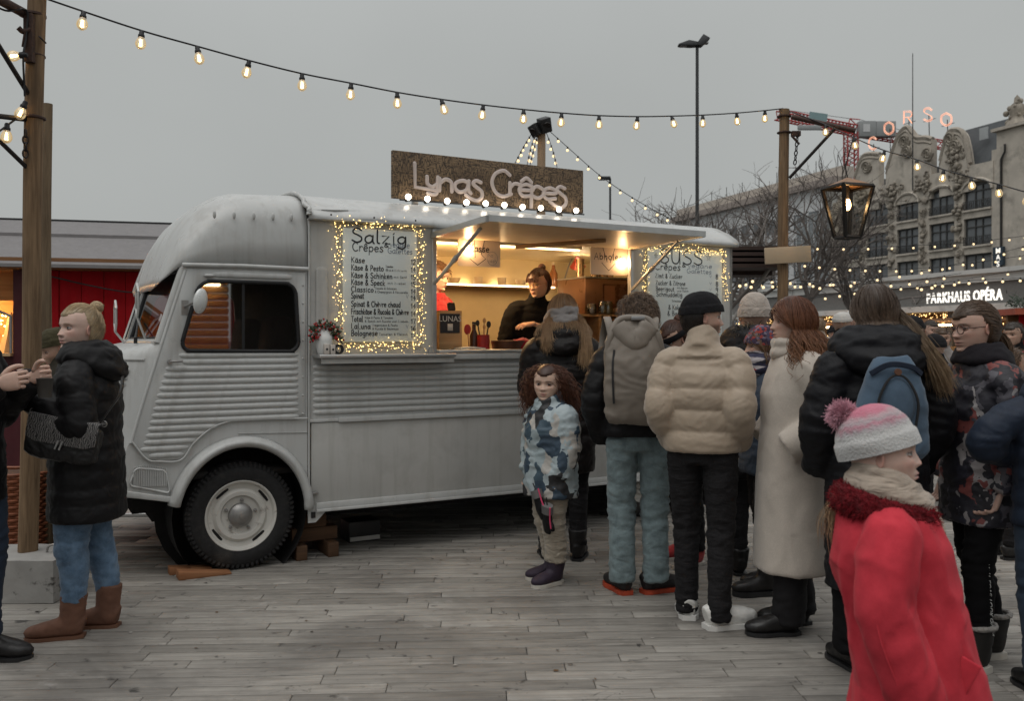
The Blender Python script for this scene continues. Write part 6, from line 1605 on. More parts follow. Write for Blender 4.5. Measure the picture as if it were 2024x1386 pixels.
# right pole with plank, arm, lantern
Yr = 9.4
rb = at(1545, 580, Yr); rp = pole('tall wooden pole with iron arm rising behind the queue', (rb.x, Yr), (at(1550, 216, Yr).x, Yr, at(1550, 216, Yr).z), 0.060, 0.050, POLE, 0.0)
pk = thing('wooden_board', 'bare beige board nailed across the tall right pole', 'board', tuple(at(1557, 504, Yr - 0.09)))
a, b = at(1512, 508, Yr - 0.09), at(1603, 500, Yr - 0.09); L = (b - a).length
MB().bbox(-L / 2, L / 2, -0.012, 0.012, -0.085, 0.085).build('plank', M('beige chipboard', (0.42, 0.33, 0.23), 0.7, var=0.06), pk, 30, bevel=0.004, rot=(0, R(-3), 0))
br = thing('iron_bracket', 'iron arm with brace and chain fixed to the tall right pole', 'bracket', tuple(at(1552, 232, Yr)))
e1 = (Vector(rel(1566, 231, Yr - 0.06, br)), Vector(rel(1690, 258, Yr - 0.4, br)))
MB().cyl(e1[0], e1[1], 0.026, n=8).build('arm', RUST, br, 50)
MB().cyl(rel(1560, 352, Yr - 0.05, br), rel(1652, 252, Yr - 0.3, br), 0.016, n=8).build('brace', IRON, br, 50)
for py in (230, 262):
    c = Vector(rel(1550, py, Yr, br)); pts = [c + Vector((0.062 * math.cos(a), 0.062 * math.sin(a), 0)) for a in np.linspace(0, 2 * PI, 20, endpoint=False)]; MB().loft(pts, 0.010, 0.014, (0, 0, 1), 6, closed=True).build('clamp_ring', RUST, br, 50)
MB().box(rel(1573, 264, Yr - 0.08, br), (0.09, 0.05, 0.05)).cyl(rel(1565, 268, Yr - 0.1, br), rel(1580, 285, Yr - 0.1, br), 0.012, n=8).build('hook', RUST, br, 40)
chain(MB(), rel(1577, 262, Yr - 0.1, br), rel(1571, 325, Yr - 0.1, br), 0.055, 0.006).build('chain', IRON, br, 60)
# lantern
Yl = 9.0
ln = thing('lantern', 'black tapered glass lantern with a glowing bulb hanging from the iron arm', 'lantern', tuple(at(1675, 370, Yl)))
def lq(px, py, dy=0.0): return Vector(rel(px, py, Yl + dy, ln))
LANT = M('black lantern metal', (0.02, 0.017, 0.015), 0.4, 0.5, var=0.2)
tw, bw, hgt = 0.172, 0.085, 0.50
rz = R(16)
tp = [Vector((sx * tw, sy * tw, 0)) for sx, sy in ((-1, -1), (1, -1), (1, 1), (-1, 1))]; bt = [Vector((sx * bw, sy * bw, -hgt)) for sx, sy in ((-1, -1), (1, -1), (1, 1), (-1, 1))]
Rz = Matrix.Rotation(rz, 3, 'Z'); tp = [Rz @ v for v in tp]; bt = [Rz @ v for v in bt]
fr = MB(); fr2 = MB()
for i in range(4):
    j = (i + 1) % 4
    MB().cyl(tp[i], bt[i], 0.020, n=4).build('post', LANT, ln, 30); fr.cyl(tp[i], tp[j], 0.018, n=4); fr2.cyl(bt[i], bt[j], 0.018, n=4)
    MB().add([tp[i] * .96, tp[j] * .96, bt[j] * .96 + Vector((0, 0, -.02 * hgt)), bt[i] * .96 + Vector((0, 0, -.02 * hgt))], [(0, 1, 2, 3)]).build('pane', glass('lantern glass', (0.88, 0.87, 0.84), -1.0, 0.25), ln, None)

fr.build('top_frame', LANT, ln, 30); fr2.build('bottom_frame', LANT, ln, 30)
MB().add([v * 0.98 + Vector((0, 0, 0.012)) for v in tp] + [Vector((0, 0, 0.10))], [(0, 1, 4), (1, 2, 4), (2, 3, 4), (3, 0, 4), (3, 2, 1, 0)]).build('lid', M('copper lantern lid', (0.28, 0.14, 0.06), 0.45, 0.4), ln, 30)
put('bulb', glob_me, WARMBULB, ln, (0, 0, -0.14)).scale = (1.15, 1.15, 1.5); MB().cyl((0, 0, -0.12), (0, 0, 0.0), 0.02, n=10).build('socket', LANT, ln, 50)
MB().tube([(0, 0, 0.1), (-0.02, 0, 0.2), Vector(e1[1]) + Vector(br.location) - Vector(ln.location)], 0.006, 6).build('chain', IRON, ln, 60)
point('bulb_light', ln, (0, -0.06, -0.16), 6.0)

# bulbs: glass pear, filament, socket
pear = MB().lathe([(0.0, -0.105), (0.012, -0.103), (0.024, -0.093), (0.031, -0.078), (0.0305, -0.062), (0.024, -0.045), (0.017, -0.032), (0.014, -0.022)], n=16).mesh('bulb', 179)
fil = MB()
for k in range(4):
    a = k * PI / 2; fil.cyl((0.004 * math.cos(a), 0.004 * math.sin(a), -0.045), (0.008 * math.cos(a), 0.008 * math.sin(a), -0.085), 0.0026, n=5)
fil = fil.mesh('filament', 60)
sock = MB().lathe([(0.0, 0.012), (0.010, 0.012), (0.014, 0.004), (0.0145, -0.012), (0.019, -0.016), (0.019, -0.030), (0.0155, -0.034), (0.014, -0.034)], n=12).mesh('socket', 50)
small = MB(); small.lathe([(0.0, -0.085), (0.016, -0.08), (0.026, -0.065), (0.024, -0.05), (0.013, -0.035), (0.0, -0.03)], n=10); small.cur = 1; small.cyl((0, 0, 0.01), (0, 0, -0.034), 0.015, n=6); small_me = small.mesh('bulb', 60); small_me.materials.append(FARBULB); small_me.materials.append(CABLE)
def garland(label, P, bulbs, detail=True, r=0.006, scale=1.0, group='string lights over the market', tilt=0.12, seed=1):
    """P: 3D points of the cable, bulbs: 3D points where a lamp holder hangs"""
    rg = random.Random(seed)
    o0 = Vector(P[0]); t = thing('string_lights', label, 'string lights', tuple(o0), 0, group)
    MB().tube(catmull([tuple(Vector(p) - o0) for p in P], max(30, len(P) * 6)), r, 6).build('cable', CABLE, t, 60)
    for b in bulbs:
        l = tuple(Vector(b) - o0); rot = (rg.gauss(0, tilt), rg.gauss(0, tilt), rg.uniform(0, 3))
        if detail:
            g = put('bulb', pear, BULBG, t, l, rot); g.scale = (scale,) * 3; put('filament', fil, FIL, g); put('socket', sock, CABLE, g)
        else:
            g = put('bulb', small_me, None, t, l, rot); g.scale = (scale,) * 3
    return t
def line_pts(pxs, A, B):
    """points on the vertical plane through A and B seen at the given pixels"""
    out = []
    for px, py in pxs:
        m = (px - CX) / F_PX; k = (B[0] - A[0]) / (B[1] - A[1])
        Y = (A[0] - A[1] * k) / (m - k); out.append(at(px, py, Y))
    return out
A_, B_ = (at(95, 0, Yp).x, Yp), (at(1545, 217, Yr).x, Yr)
mainp = [(60, -14), (165, 22), (280, 60), (390, 91), (492, 119), (597, 145), (694, 164), (785, 182), (873, 196), (955, 207), (1035, 216), (1110, 223), (1184, 228), (1260, 230), (1328, 229), (1389, 227), (1456, 223), (1512, 218), (1548, 214)]
Pm = line_pts(mainp, A_, B_)
garland('long string of pear bulbs from the left pole to the tall right pole', Pm, [p + Vector((0, 0, -0.012)) for p in Pm[1:-1]], scale=1.05)
A2, B2 = (at(1560, 222, Yr).x, Yr), (gx(2060, 7.6), 7.6)
right2 = [(1556, 218), (1632, 246), (1688, 272), (1748, 297), (1812, 315), (1865, 335), (1919, 350), (1973, 364), (2030, 380), (2080, 392)]
P2 = line_pts(right2, A2, B2)
garland('string of pear bulbs running from the tall right pole past the lantern', P2, [p + Vector((0, 0, -0.012)) for p in P2[1:]], scale=1.0, seed=3)
P3 = [at(-40, 285, 5.0), at(0, 258, 5.1), at(30, 236, 5.2), at(50, 224, Yp - 0.1)]
garland('short string of bulbs looping left from the bracket of the left pole', P3, [at(14, 247, 5.15), at(-20, 262, 5.05)], seed=4)
P4 = [at(-40, -8, 5.0), at(10, 20, 5.1), at(52, 20, Yp - 0.1), at(52, 70, Yp - 0.1), at(46, 112, Yp - 0.12), at(49, 190, Yp - 0.1)]
g4 = garland('cable with two bulbs fixed against the left pole', P4, [], seed=5)
for px, py, rt in ((50, 108, (0, R(85), 0)), (50, 203, (0, R(25), 0))):
    g = put('bulb', pear, BULBG, g4, tuple(at(px, py, Yp - 0.12) - Vector(g4.location)), rt); put('filament', fil, FIL, g); put('socket', sock, CABLE, g)

# pole behind the van with loudspeakers and strands fanning out
Yb = 14.0
bp = pole('wooden mast behind the van carrying two black loudspeakers', (at(1070, 600, Yb).x, Yb), (at(1070, 246, Yb).x, Yb, at(1070, 246, Yb).z), 0.085, 0.062, M('pale peeled pole', (0.36, 0.25, 0.16), 0.7, var=0.12, vscale=4, stretch=(8, 8, 1)), 0)
for px, py, sz, rz_ in ((1076, 247, 0.18, 25), (1058, 257, 0.15, -40)):
    s_ = tag(thing('loudspeaker', '', 'loudspeaker', tuple(at(px, py, Yb - 0.1)), R(rz_)), ('larger black loudspeaker on the right of the mast top' if px > 1070 else 'smaller black loudspeaker on the left of the mast top'), 'loudspeaker', 'loudspeakers on the mast')
    MB().box((0, 0, 0), (sz, sz * .8, sz * 1.25), (R(20), R(-20), 0)).build('cabinet', BLACKP, s_, 30, bevel=0.01)
    MB().cyl((0, -sz * .41, -.02), (0, -sz * .45, -.03), sz * .36, n=18).build('grille', IRON, s_, 50)
fan = [([(1052, 262), (1035, 290), (1018, 322)], 12.5, 5), ([(1060, 262), (1050, 290), (1042, 325)], 12.0, 4), ([(1064, 262), (1055, 295), (1048, 325)], 13.5, 4), ([(1080, 262), (1092, 295), (1101, 330)], 12.5, 4), ([(1082, 255), (1130, 298), (1180, 342), (1230, 378), (1290, 414), (1340, 440)], 15.5, 11)]
for i, (pp, Ye, nb) in enumerate(fan):
    k = len(pp); P = [at(px, py, Yb + (Ye - Yb) * j / (k - 1)) for j, (px, py) in enumerate(pp)]
    Q = catmull([tuple(p) for p in P], nb + 2)[1:-1]
    garland(('leftmost strand of small bulbs fanning down from the mast', 'second strand of small bulbs fanning down from the mast', 'third strand of small bulbs, nearest the mast', 'short strand of small bulbs right of the mast', 'long strand of small bulbs sloping right from the mast')[i], P, [Vector(q) for q in Q], False, 0.006, 0.85, seed=20 + i)

# ------------------------------------------------------------------ red market hut at the left
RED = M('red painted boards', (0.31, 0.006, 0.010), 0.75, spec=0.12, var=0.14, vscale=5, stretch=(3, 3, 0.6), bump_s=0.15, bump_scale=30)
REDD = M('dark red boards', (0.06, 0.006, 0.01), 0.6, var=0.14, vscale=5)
ROOFG = M('grey roof felt', (0.20, 0.19, 0.19), 0.8, var=0.08, vscale=14, bump_s=0.3, bump_scale=120)
hut = thing('market_hut', 'red wooden market hut with grey roof and lit window', 'hut', (gx(150, 9.6), 9.6, 0), R(14))
def HP(px, py, y0=0.0):
    o = Vector(hut.location); c, s_ = math.cos(R(14)), math.sin(R(14)); rx, ry = -o.x, -o.y
    lx, ly = rx * c + ry * s_, -rx * s_ + ry * c; dx, dz = (px - CX) / F_PX, -(py - HY) / F_PX; ex, ey = dx * c + s_, -dx * s_ + c
    t = (y0 - ly) / ey; return lx + t * ex, EYE + t * dz
ez = HP(150, 532)[1]
hx0, hx1 = -4.2, HP(330, 600)[0] + 0.9
bw_ = 0.22; k = 0; x = HP(72, 600)[0]
while x < hx1:
    MB().bbox(x, x + bw_ - 0.006, -0.0 + (0.012 if k % 2 else 0.0), 0.03, 0.02, ez - 0.02).build('wall_board', RED, hut, 30, bevel=0.003); x += bw_; k += 1
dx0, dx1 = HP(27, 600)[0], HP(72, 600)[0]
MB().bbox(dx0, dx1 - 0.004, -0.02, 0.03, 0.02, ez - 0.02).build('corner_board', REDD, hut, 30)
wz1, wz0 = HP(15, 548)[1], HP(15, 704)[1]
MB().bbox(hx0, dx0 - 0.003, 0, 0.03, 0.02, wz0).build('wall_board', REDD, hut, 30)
MB().bbox(hx0, dx0 - 0.003, 0.9, 0.93, wz0, ez).build('inner_wall', wood('orange pine', (0.45, 0.22, 0.08), (0.6, 0.33, 0.13), 1.0, 'x'), hut, 30)
MB().bbox(hx0, dx0 - 0.003, 0.0, 0.93, ez - 0.02, ez).build('inner_ceiling', wood('orange pine', (0.45, 0.22, 0.08), (0.6, 0.33, 0.13), 1.0, 'x'), hut, 30)
MB().bbox(hx0, dx0 - 0.004, 0.3, 0.33, HP(15, 592)[1], ez - 0.021).build('valance', wood('orange pine', (0.45, 0.22, 0.08), (0.6, 0.33, 0.13), 1.0, 'x'), hut, 30)
MB().bbox(hx0, dx0, -0.12, 0.3, wz0, wz0 + 0.03).build('window_sill', PINE, hut, 30)
MB().cyl((dx0 - 0.02, -0.03, wz0 + 0.03), (dx0 - 0.02, -0.03, HP(15, 625)[1]), 0.014, n=8).cyl((dx0 - 0.02, -0.03, HP(15, 625)[1]), (dx0 - 0.35, -0.1, HP(15, 595)[1]), 0.014, n=8).build('shutter_stay', STEEL, hut, 50)
MB().bbox(hx0, hx1, -0.20, 0.06, ez - 0.01, ez + 0.10).build('eaves_beam', wood('eave wood', (0.16, 0.075, 0.035), (0.27, 0.14, 0.065), 1.0, 'x'), hut, 30)
rz1 = HP(150, 466, 0.6)[1]; rz2 = HP(150, 437, 1.2)[1]; re0 = HP(150, 523, -0.25)[1]
rf = MB().prism([(-0.27, re0), (0.6, rz1), (0.6, rz1 - 0.04), (-0.27, re0 - 0.035)], hx0, hx1, 'yz').build('roof', ROOFG, hut, 30)
MB().prism([(0.55, rz1 + 0.012), (1.25, rz2), (1.25, rz2 - 0.04), (0.55, rz1 - 0.02)], hx0, hx1, 'yz').build('roof_sheet', ROOFG, rf, 30)
MB().bbox(hx0, hx1, 0.585, 0.61, rz1 - 0.005, rz1 + 0.016).bbox(hx0, hx1, 1.24, 1.27, rz2 - 0.01, rz2 + 0.02).build('ridge_strip', BLACKP, rf, 30)
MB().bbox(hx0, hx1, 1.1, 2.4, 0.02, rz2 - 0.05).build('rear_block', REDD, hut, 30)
MB().tube(catmull([(HP(95, 545, -.1)[0], -0.1, HP(95, 545, -.1)[1]), (HP(180, 565, -.1)[0], -0.1, HP(180, 565, -.1)[1]), (HP(260, 578, -.1)[0], -0.1, HP(260, 578, -.1)[1]), (HP(340, 575, -.1)[0], -0.1, HP(340, 575, -.1)[1])], 20), 0.008, 6).build('cable', BLACKP, hut, 60)
point('hut_light', hut, ((hx0 + dx0) / 2 + 1.2, 0.45, ez - 0.35), 28, (1, 0.6, 0.25), 0.1)
lamp_ = MB().lathe([(0, 0), (0.05, 0), (0.06, -0.06), (0.0, -0.07)], n=14).build('hut_lamp', emit('hut lamp', (1, 0.6, 0.25), 12), hut, 40, loc=((hx0 + dx0) / 2 + 1.2, 0.45, ez - 0.05))
fl_ = MB(); rgx = random.Random(8)
for k in range(90): fl_.octa((dx0 - rgx.uniform(0.0, 0.6), 0.7 + rgx.uniform(-.2, .15), rgx.uniform(HP(15, 690)[1], HP(15, 620)[1])), rgx.uniform(0.006, 0.014))
fo_ = thing('fairy_lights', 'small lights glittering inside the red hut window', 'fairy lights', tuple(hut.location), R(14)); tag(fl_.build('light_bulbs', LED, fo_, None, fix=False), kind='stuff')
pl = thing('paper_star', 'pale folded goods lit inside the red hut window', 'goods', tuple(TWld(0, 0)), 0); pl.location = hut.location; pl.rotation_euler = (0, 0, R(14))
MB().lathe([(0.0, 0.45), (0.03, 0.40), (0.07, 0.2), (0.14, 0.0), (0.0, 0.0)], (dx0 - 0.16, 0.5, wz0 + 0.0305), 7).build('shade', M('cream paper', (0.7, 0.5, 0.25), 0.7, bump_s=0.5, bump_scale=12), pl, 20)
# hamper beside the block
wk = thing('wicker_basket', 'orange brown wicker hamper standing behind the concrete block', 'basket', (gx(20, 6.3), 6.3, 0)); WICK = M('wicker', (0.22, 0.07, 0.03), 0.6, var=0.3, vscale=30)
for k in range(26):
    z = 0.02 + k * 0.022; pts = [(0.27 * math.cos(a) * (1 + .04 * math.cos(a * 14 + k * PI)), 0.2 * math.sin(a) * (1 + .04 * math.cos(a * 14 + k * PI)), z) for a in np.linspace(0, 2 * PI, 56, endpoint=False)]
    MB().loft(pts, 0.012, None, (0, 0, 1), 5, closed=True).build('wicker_band', WICK, wk, 60)
MB().loft([(0, 0, 0.01), (0, 0, 0.56)], 0.255, 0.185, (1, 0, 0), 30).build('lining', M('dark wicker lining', (0.06, 0.025, 0.012), 0.8), wk, 40)
lk = thing('metal_pipe', 'pale metal rail lying on the ground beyond the front of the van', 'rail', (gx(300, 7.6), 7.6, 0)); a, b = at(220, 1043, 7.3), at(385, 1036, 7.5)
MB().bbox(-0.8, 0.45, -0.02, 0.02, 0.0, 0.03).build('pipe', ALU, lk, 30, bevel=0.005)
# ------------------------------------------------------------------ far side of the square
FD = (-0.325, 0.946)                     # direction of the street front, away from the camera
class Front:
    """a facade plane seen obliquely: x along it (away), y out of it, z up"""
    def __init__(s, name, label, cat, px, Y):
        s.o = (gx(px, Y), Y); s.t = thing(name, label, cat, (s.o[0], s.o[1], 0), math.atan2(FD[1], FD[0]))
    def P(s, px, py, out=0.0):
        m = (px - CX) / F_PX
        ox, oy = s.o[0] - FD[1] * out, s.o[1] + FD[0] * out
        # (ox + k*FD0) = m*(oy + k*FD1)
        k = (m * oy - ox) / (FD[0] - m * FD[1]); Y = oy + k * FD[1]
        return k, EYE - (py - HY) / F_PX * Y
STN = M('pale sandstone', (0.52, 0.47, 0.405), 0.85, var=0.14, vscale=0.6, dirt=(0.22, 0.2, 0.17), dirt_scale=0.5, dirt_lo=0.5, dirt_hi=0.75)
STND = M('weathered carving', (0.30, 0.265, 0.22), 0.9, var=0.35, vscale=1.5, bump_s=0.5, bump_scale=4, bdist=0.1)
SLATE = M('grey slate roof', (0.085, 0.092, 0.098), 0.6, var=0.15, vscale=1.5)
FARW = M('dark window glass', (0.12, 0.13, 0.14), 0.15, var=0.2, vscale=0.4, spec=0.6)
FRAME = M('window frame', (0.05, 0.048, 0.046), 0.6)
BLIND = M('grey blind', (0.17, 0.175, 0.18), 0.6, var=0.08)
co = Front('theatre_building', 'ornate stone building with curved gables and neon roof letters', 'building', 2000, 100.0)
ctx = co.t
L_tot = co.P(1640, 500)[0]
zeave = co.P(1830, 330)[1]
Z1 = 22.0
MB().bbox(0, L_tot, -12, -0.5, 0, Z1 - 1.0).build('wall', STN, ctx, 30)
# storeys: rows of window openings between piers and bands, from right to left
cols = [(1905, 1960), (1837, 1886), (1773, 1815), (1713, 1755), (1660, 1700)]
zrow = [(4.0, 7.2), (8.2, 11.4), (12.4, 15.6), (16.6, 19.6)]
xs = []
for c in cols: a = co.P(c[1], 450)[0]; b = co.P(c[0], 450)[0]; xs.append((a, b))
edges = [0.0]
for i, (a, b) in enumerate(xs):
    MB().bbox(edges[-1], a, -0.5, 0.0, 0, Z1 - 2 if i else Z1 + 1.0).build('pier', STN, ctx, 30); edges.append(b)
MB().bbox(edges[-1], L_tot, -0.5, 0.0, 0, Z1 - 2).build('pier', STN, ctx, 30)
orn_rg = random.Random(3)
def ornament(mb, x, z, w, h, n, depth=0.5):
    for k in range(n):
        u, v = orn_rg.gauss(0, .35), orn_rg.gauss(0, .35)
        r = orn_rg.uniform(0.12, 0.34)
        if orn_rg.random() < 0.4:
            a0 = orn_rg.uniform(0, 6); pts = [(x + u * w + r * 1.4 * (1 - t * .6) * math.cos(a0 + t * 4.5), 0.15 + 0.1 * orn_rg.random(), z + v * h + r * 1.4 * (1 - t * .6) * math.sin(a0 + t * 4.5)) for t in np.linspace(0, 1, 9)]
            mb.tube(pts, r * .28, 5)
        else: mb.ell((x + u * w, 0.1 + orn_rg.random() * depth * .5, z + v * h), (r, r * .8, r * orn_rg.uniform(.7, 1.5)), 7, 5)
for ci, (a, b) in enumerate(xs):
    arched = ci in (0, 1, 2, 3)
    for ri, (z0, z1) in enumerate(zrow):
        w = MB().bbox(a + 0.15, b - 0.15, -0.38, -0.33, z0 + 0.1, z1 - 0.05).build('window', FARW if (ri > 1 or ci == 4) else (BLIND if (ci + ri) % 2 else FARW), ctx, 30)
        fm = MB()
        for f in (0.0, 0.36, 0.64, 1.0): x = a + 0.15 + (b - a - 0.3) * f; fm.bbox(x - 0.07, x + 0.07, -0.32, -0.22, z0 + 0.1, z1 - 0.05)
        fm.bbox(a + 0.1, b - 0.1, -0.325, -0.2, z1 - 0.2, z1 - 0.02)
        if ri > 1: fm.bbox(a + 0.1, b - 0.1, -0.325, -0.2, z0 + 2.1, z0 + 2.22)
        fm.build('frame', FRAME, w, 30)
        rl = MB(); rl.bbox(a + 0.05, b - 0.05, 0.12, 0.2, z0 + 0.95, z0 + 1.03).bbox(a + 0.05, b - 0.05, 0.12, 0.2, z0 + 0.12, z0 + 0.2)
        for q in np.linspace(a + 0.1, b - 0.1, 14): rl.bbox(q - 0.02, q + 0.02, 0.14, 0.18, z0 + 0.2, z0 + 0.95)
        for q in np.linspace(a + 0.4, b - 0.4, 5): rl.loft([(q + 0.16 * math.cos(t), 0.16, z0 + 0.58 + 0.25 * math.sin(t)) for t in np.linspace(0, 2 * PI, 10, endpoint=False)], 0.035, None, (0, 1, 0), 4, closed=True)
        rl.build('railing', FRAME, ctx, 30)
        zt = z1 if ri == 3 else zrow[ri + 1][0]
        if ri < 3: MB().bbox(a, b, -0.45, 0.05, z1, zt + 0.0).build('spandrel', STN, ctx, 30); MB().bbox(a - 0.05, b + 0.05, -0.3, 0.28, zt - 0.22, zt).build('sill', STN, ctx, 30)
    # arched head over the top window
    z1 = zrow[3][1]; xm = (a + b) / 2; rw = (b - a) / 2
    hd = [(a - 0.3, z1 - 0.9), (a - 0.3, z1 + 2.2), (b + 0.3, z1 + 2.2), (b + 0.3, z1 - 0.9), (b, z1 - 0.9)] + [(xm + rw * math.cos(t), z1 - 0.9 + 1.1 * math.sin(t)) for t in np.linspace(0, PI, 14)][1:-1] + [(a, z1 - 0.9)]
    MB().prism(hd, -0.45, 0.1, 'xz').build('arch_head', STN, ctx, 30)
    MB().tube([(xm + (rw + .2) * math.cos(t), 0.15, z1 - 0.9 + 1.35 * math.sin(t)) for t in np.linspace(0, PI, 18)], 0.2, 6).build('arch_moulding', STN, ctx, 60)
# carved garlands on the piers
oc = MB()
for i in range(5):
    x = (edges[i] + xs[i][0]) / 2 if i else (xs[0][0]) * 0.75
    if i == 0: continue
    for z in (18.6, 17.4, 16.0, 14.6, 13.0, 11.6): ornament(oc, x, z, 0.9, 1.0, 7)
for i in range(1, 5): ornament(oc, (edges[i] + xs[i][0]) / 2, 20.6, 2.2, 1.6, 42, 0.8)
ornament(oc, xs[0][1] * 0.35 + xs[1][0] * 0.65, 23.0, 2.6, 2.0, 40, 0.8)
tag(oc.build('carving', STND, ctx, 60), kind='stuff')
# curved gables
def gable(pxs, dep, nm='gable'):
    pts = [co.P(px, py) for px, py in pxs]
    base = [(pts[-1][0], Z1 - 3.2), (pts[0][0], Z1 - 3.2)]
    g = MB().prism([tuple(q) for q in catmull(pts, 48)] + base, -0.8, 0.12, 'xz').build(nm, STN, ctx, 40)
    cur = catmull(pts, 60); MB().tube([(q[0], -0.1, q[1]) for q in cur], 0.34, 6).tube([(q[0], 0.1, q[1] - 0.55) for q in cur], 0.14, 5).build('coping', M('dark coping', (0.36, 0.32, 0.27), 0.9, var=0.2), g, 60)
    return g
gable([(1752, 335), (1758, 318), (1768, 285), (1778, 262), (1792, 251), (1803, 262), (1812, 272), (1830, 272), (1842, 275)], 0.6)
gable([(1690, 350), (1698, 322), (1706, 308), (1720, 304), (1738, 305)], 0.6)
gable([(1858, 318), (1872, 266), (1888, 256), (1902, 262), (1910, 284), (1916, 322)], 0.6)
for px, py in ((1795, 300), (1790, 280), (1836, 305), (1890, 290), (1880, 275), (1715, 330)):
    x, z = co.P(px, py); mb = MB(); 
    for s_ in (0, 1): mb.tube([(x + (0.9 - .75 * t) * math.cos(s_ * PI + t * 7), 0.25, z + (0.9 - .75 * t) * math.sin(s_ * PI + t * 7)) for t in np.linspace(0, 1, 16)], 0.16, 5)
    mb.build('scroll', STND, ctx, 60)
# mansard roof behind, corner turret, urn, mast
r0, r1 = co.P(1870, 256, -2)[0], 0
zt = co.P(1960, 232, -3)[1]
MB().prism([(-0.6, Z1 - 1.2), (-3.2, zt - 0.6), (-11, zt + 0.3), (-12, Z1 - 1)], 0.5, co.P(1862, 300)[0], 'yz').build('mansard_roof', SLATE, ctx, 30)
MB().prism([(-0.6, Z1 - 3), (-2.4, Z1 + 1.2), (-11, Z1 + 2.0), (-12, Z1 - 2)], co.P(1862, 300)[0], L_tot - 1, 'yz').build('mansard_roof', SLATE, ctx, 30)
x, z = co.P(1940, 258, -1.2); MB().bbox(x - 0.6, x + 0.6, -1.6, -1.5, z - 1.0, z + 0.4).build('skylight', M('pale skylight', (0.4, 0.42, 0.43), 0.2), ctx, 30)
cx0 = co.P(1985, 300)[0]
MB().bbox(-3.5, 1.8, -4.0, 0.25, 0, co.P(1985, 258)[1]).build('corner_tower', STN, ctx, 30); MB().bbox(-3.9, 2.2, -4.4, 0.7, co.P(1985, 258)[1], co.P(1985, 252)[1]).build('cornice', STN, ctx, 30)
tz = co.P(1985, 252)[1]
ur = MB().lathe([(1.3, 0), (1.1, 0.5), (0.7, 0.8), (0.6, 1.2), (0.9, 1.7), (0.8, 2.3), (0.35, 2.7), (0.3, 3.2), (0.0, 3.6)], (0.2, -1.0, tz), 12)
for k in range(26): ur.ell((0.2 + orn_rg.gauss(0, .55), -0.8 + orn_rg.gauss(0, .3), tz + orn_rg.uniform(0.3, 3.0)), (orn_rg.uniform(.15, .35),) * 3, 7, 5)
ur.build('urn', STND, ctx, 50)
x, z = co.P(1993, 300); MB().tube([(x, 0.5, co.P(1993, 285)[1]), (x, 0.5, co.P(1993, 300)[1]), (x + .6, 0.4, co.P(1984, 315)[1]), (x + .6, 0.4, 3)], 0.13, 6).build('downpipe', FRAME, ctx, 60)
ft = co.P(1968, 590)[0]
MB().bbox(-6.5, 0.05, -8, -0.3, 0, co.P(2020, 300)[1] - 2).build('side_wing', STN, ctx, 30)
bs = MB().bbox(co.P(1992, 520)[0], co.P(1976, 520)[0] + .3, 0.4, 0.7, co.P(1985, 525)[1], co.P(1985, 488)[1]).build('blade_sign', M('blue black sign', (0.03, 0.05, 0.07), 0.4), ctx, 30)
xm_ = (co.P(1992, 520)[0] + co.P(1976, 520)[0]) / 2
SW = emit('white sign letters', (1, 1, 1), 0.7)
for ch, py in zip('MAS', (501, 514, 527)): bf(ch, 0.85, SW, bs, (xm_ + .1, 0.72, co.P(1984, py)[1]), (R(90), 0, PI), 'letter', 0.02, 0.02, 1.0)
# neon letters on the roof
NEON = emit('pink neon', (1.0, 0.33, 0.2), 0.95)
neon = thing('neon_letters', 'pink neon letters reading CORSO above the gables', 'neon sign', ctx.location, ctx.rotation_euler[2])
GLN = {'C': [[(.9, .82), (.6, 1), (.2, .86), (.05, .5), (.2, .14), (.6, 0), (.9, .18)]], 'O': [[(.5, 1), (.12, .8), (.05, .5), (.12, .2), (.5, 0), (.88, .2), (.95, .5), (.88, .8), (.5, 1)]], 'R': [[(.12, 0), (.12, 1), (.75, 1), (.9, .8), (.75, .55), (.12, .5)], [(.5, .5), (.9, 0)]], 'S': [[(.9, .82), (.6, 1), (.2, .92), (.14, .68), (.5, .52), (.86, .34), (.82, .08), (.45, 0), (.08, .14)]]}
for ch, px, py, w_, h_ in (('C', 1715, 296, 20, 26), ('O', 1746, 266, 22, 26), ('R', 1783, 245, 23, 26), ('S', 1823, 240, 22, 28), ('O', 1858, 249, 25, 27)):
    mb = MB()
    for st in GLN[ch]:
        p = catmull(st, 30) if ch != 'R' else np.array(st)
        for off in (0.0, 0.12):
            c = np.array((.5, .5)); q = c + (p - c) * (1 - off * 1.6)
            P = [(co.P(px + a * w_, py - b * h_, -1.0)[0], -1.0, co.P(px + a * w_, py - b * h_, -1.0)[1]) for a, b in q]
            mb.tube(P, 0.042, 5)
    l_ = mb.build('letter', NEON, neon, 60)
    xa, za = co.P(px + w_ / 2, py, -1.05); MB().cyl((xa, -1.3, za - 2.5), (xa, -1.2, za + 0.8), 0.06, n=5).cyl((xa - 1, -1.3, za + .2), (xa + 1, -1.3, za + .2), 0.04, n=5).build('support', FRAME, neon, 50)
ms = thing('roof_mast', 'thin antenna mast rising above the neon letters', 'mast', (*at(1804, 260, 112)[:2], 20)); MB().cyl((0, 0, 0), (0, 0, at(1804, 105, 112).z - 20), 0.09, 0.05, 6).build('rod', FRAME, ms, 50)

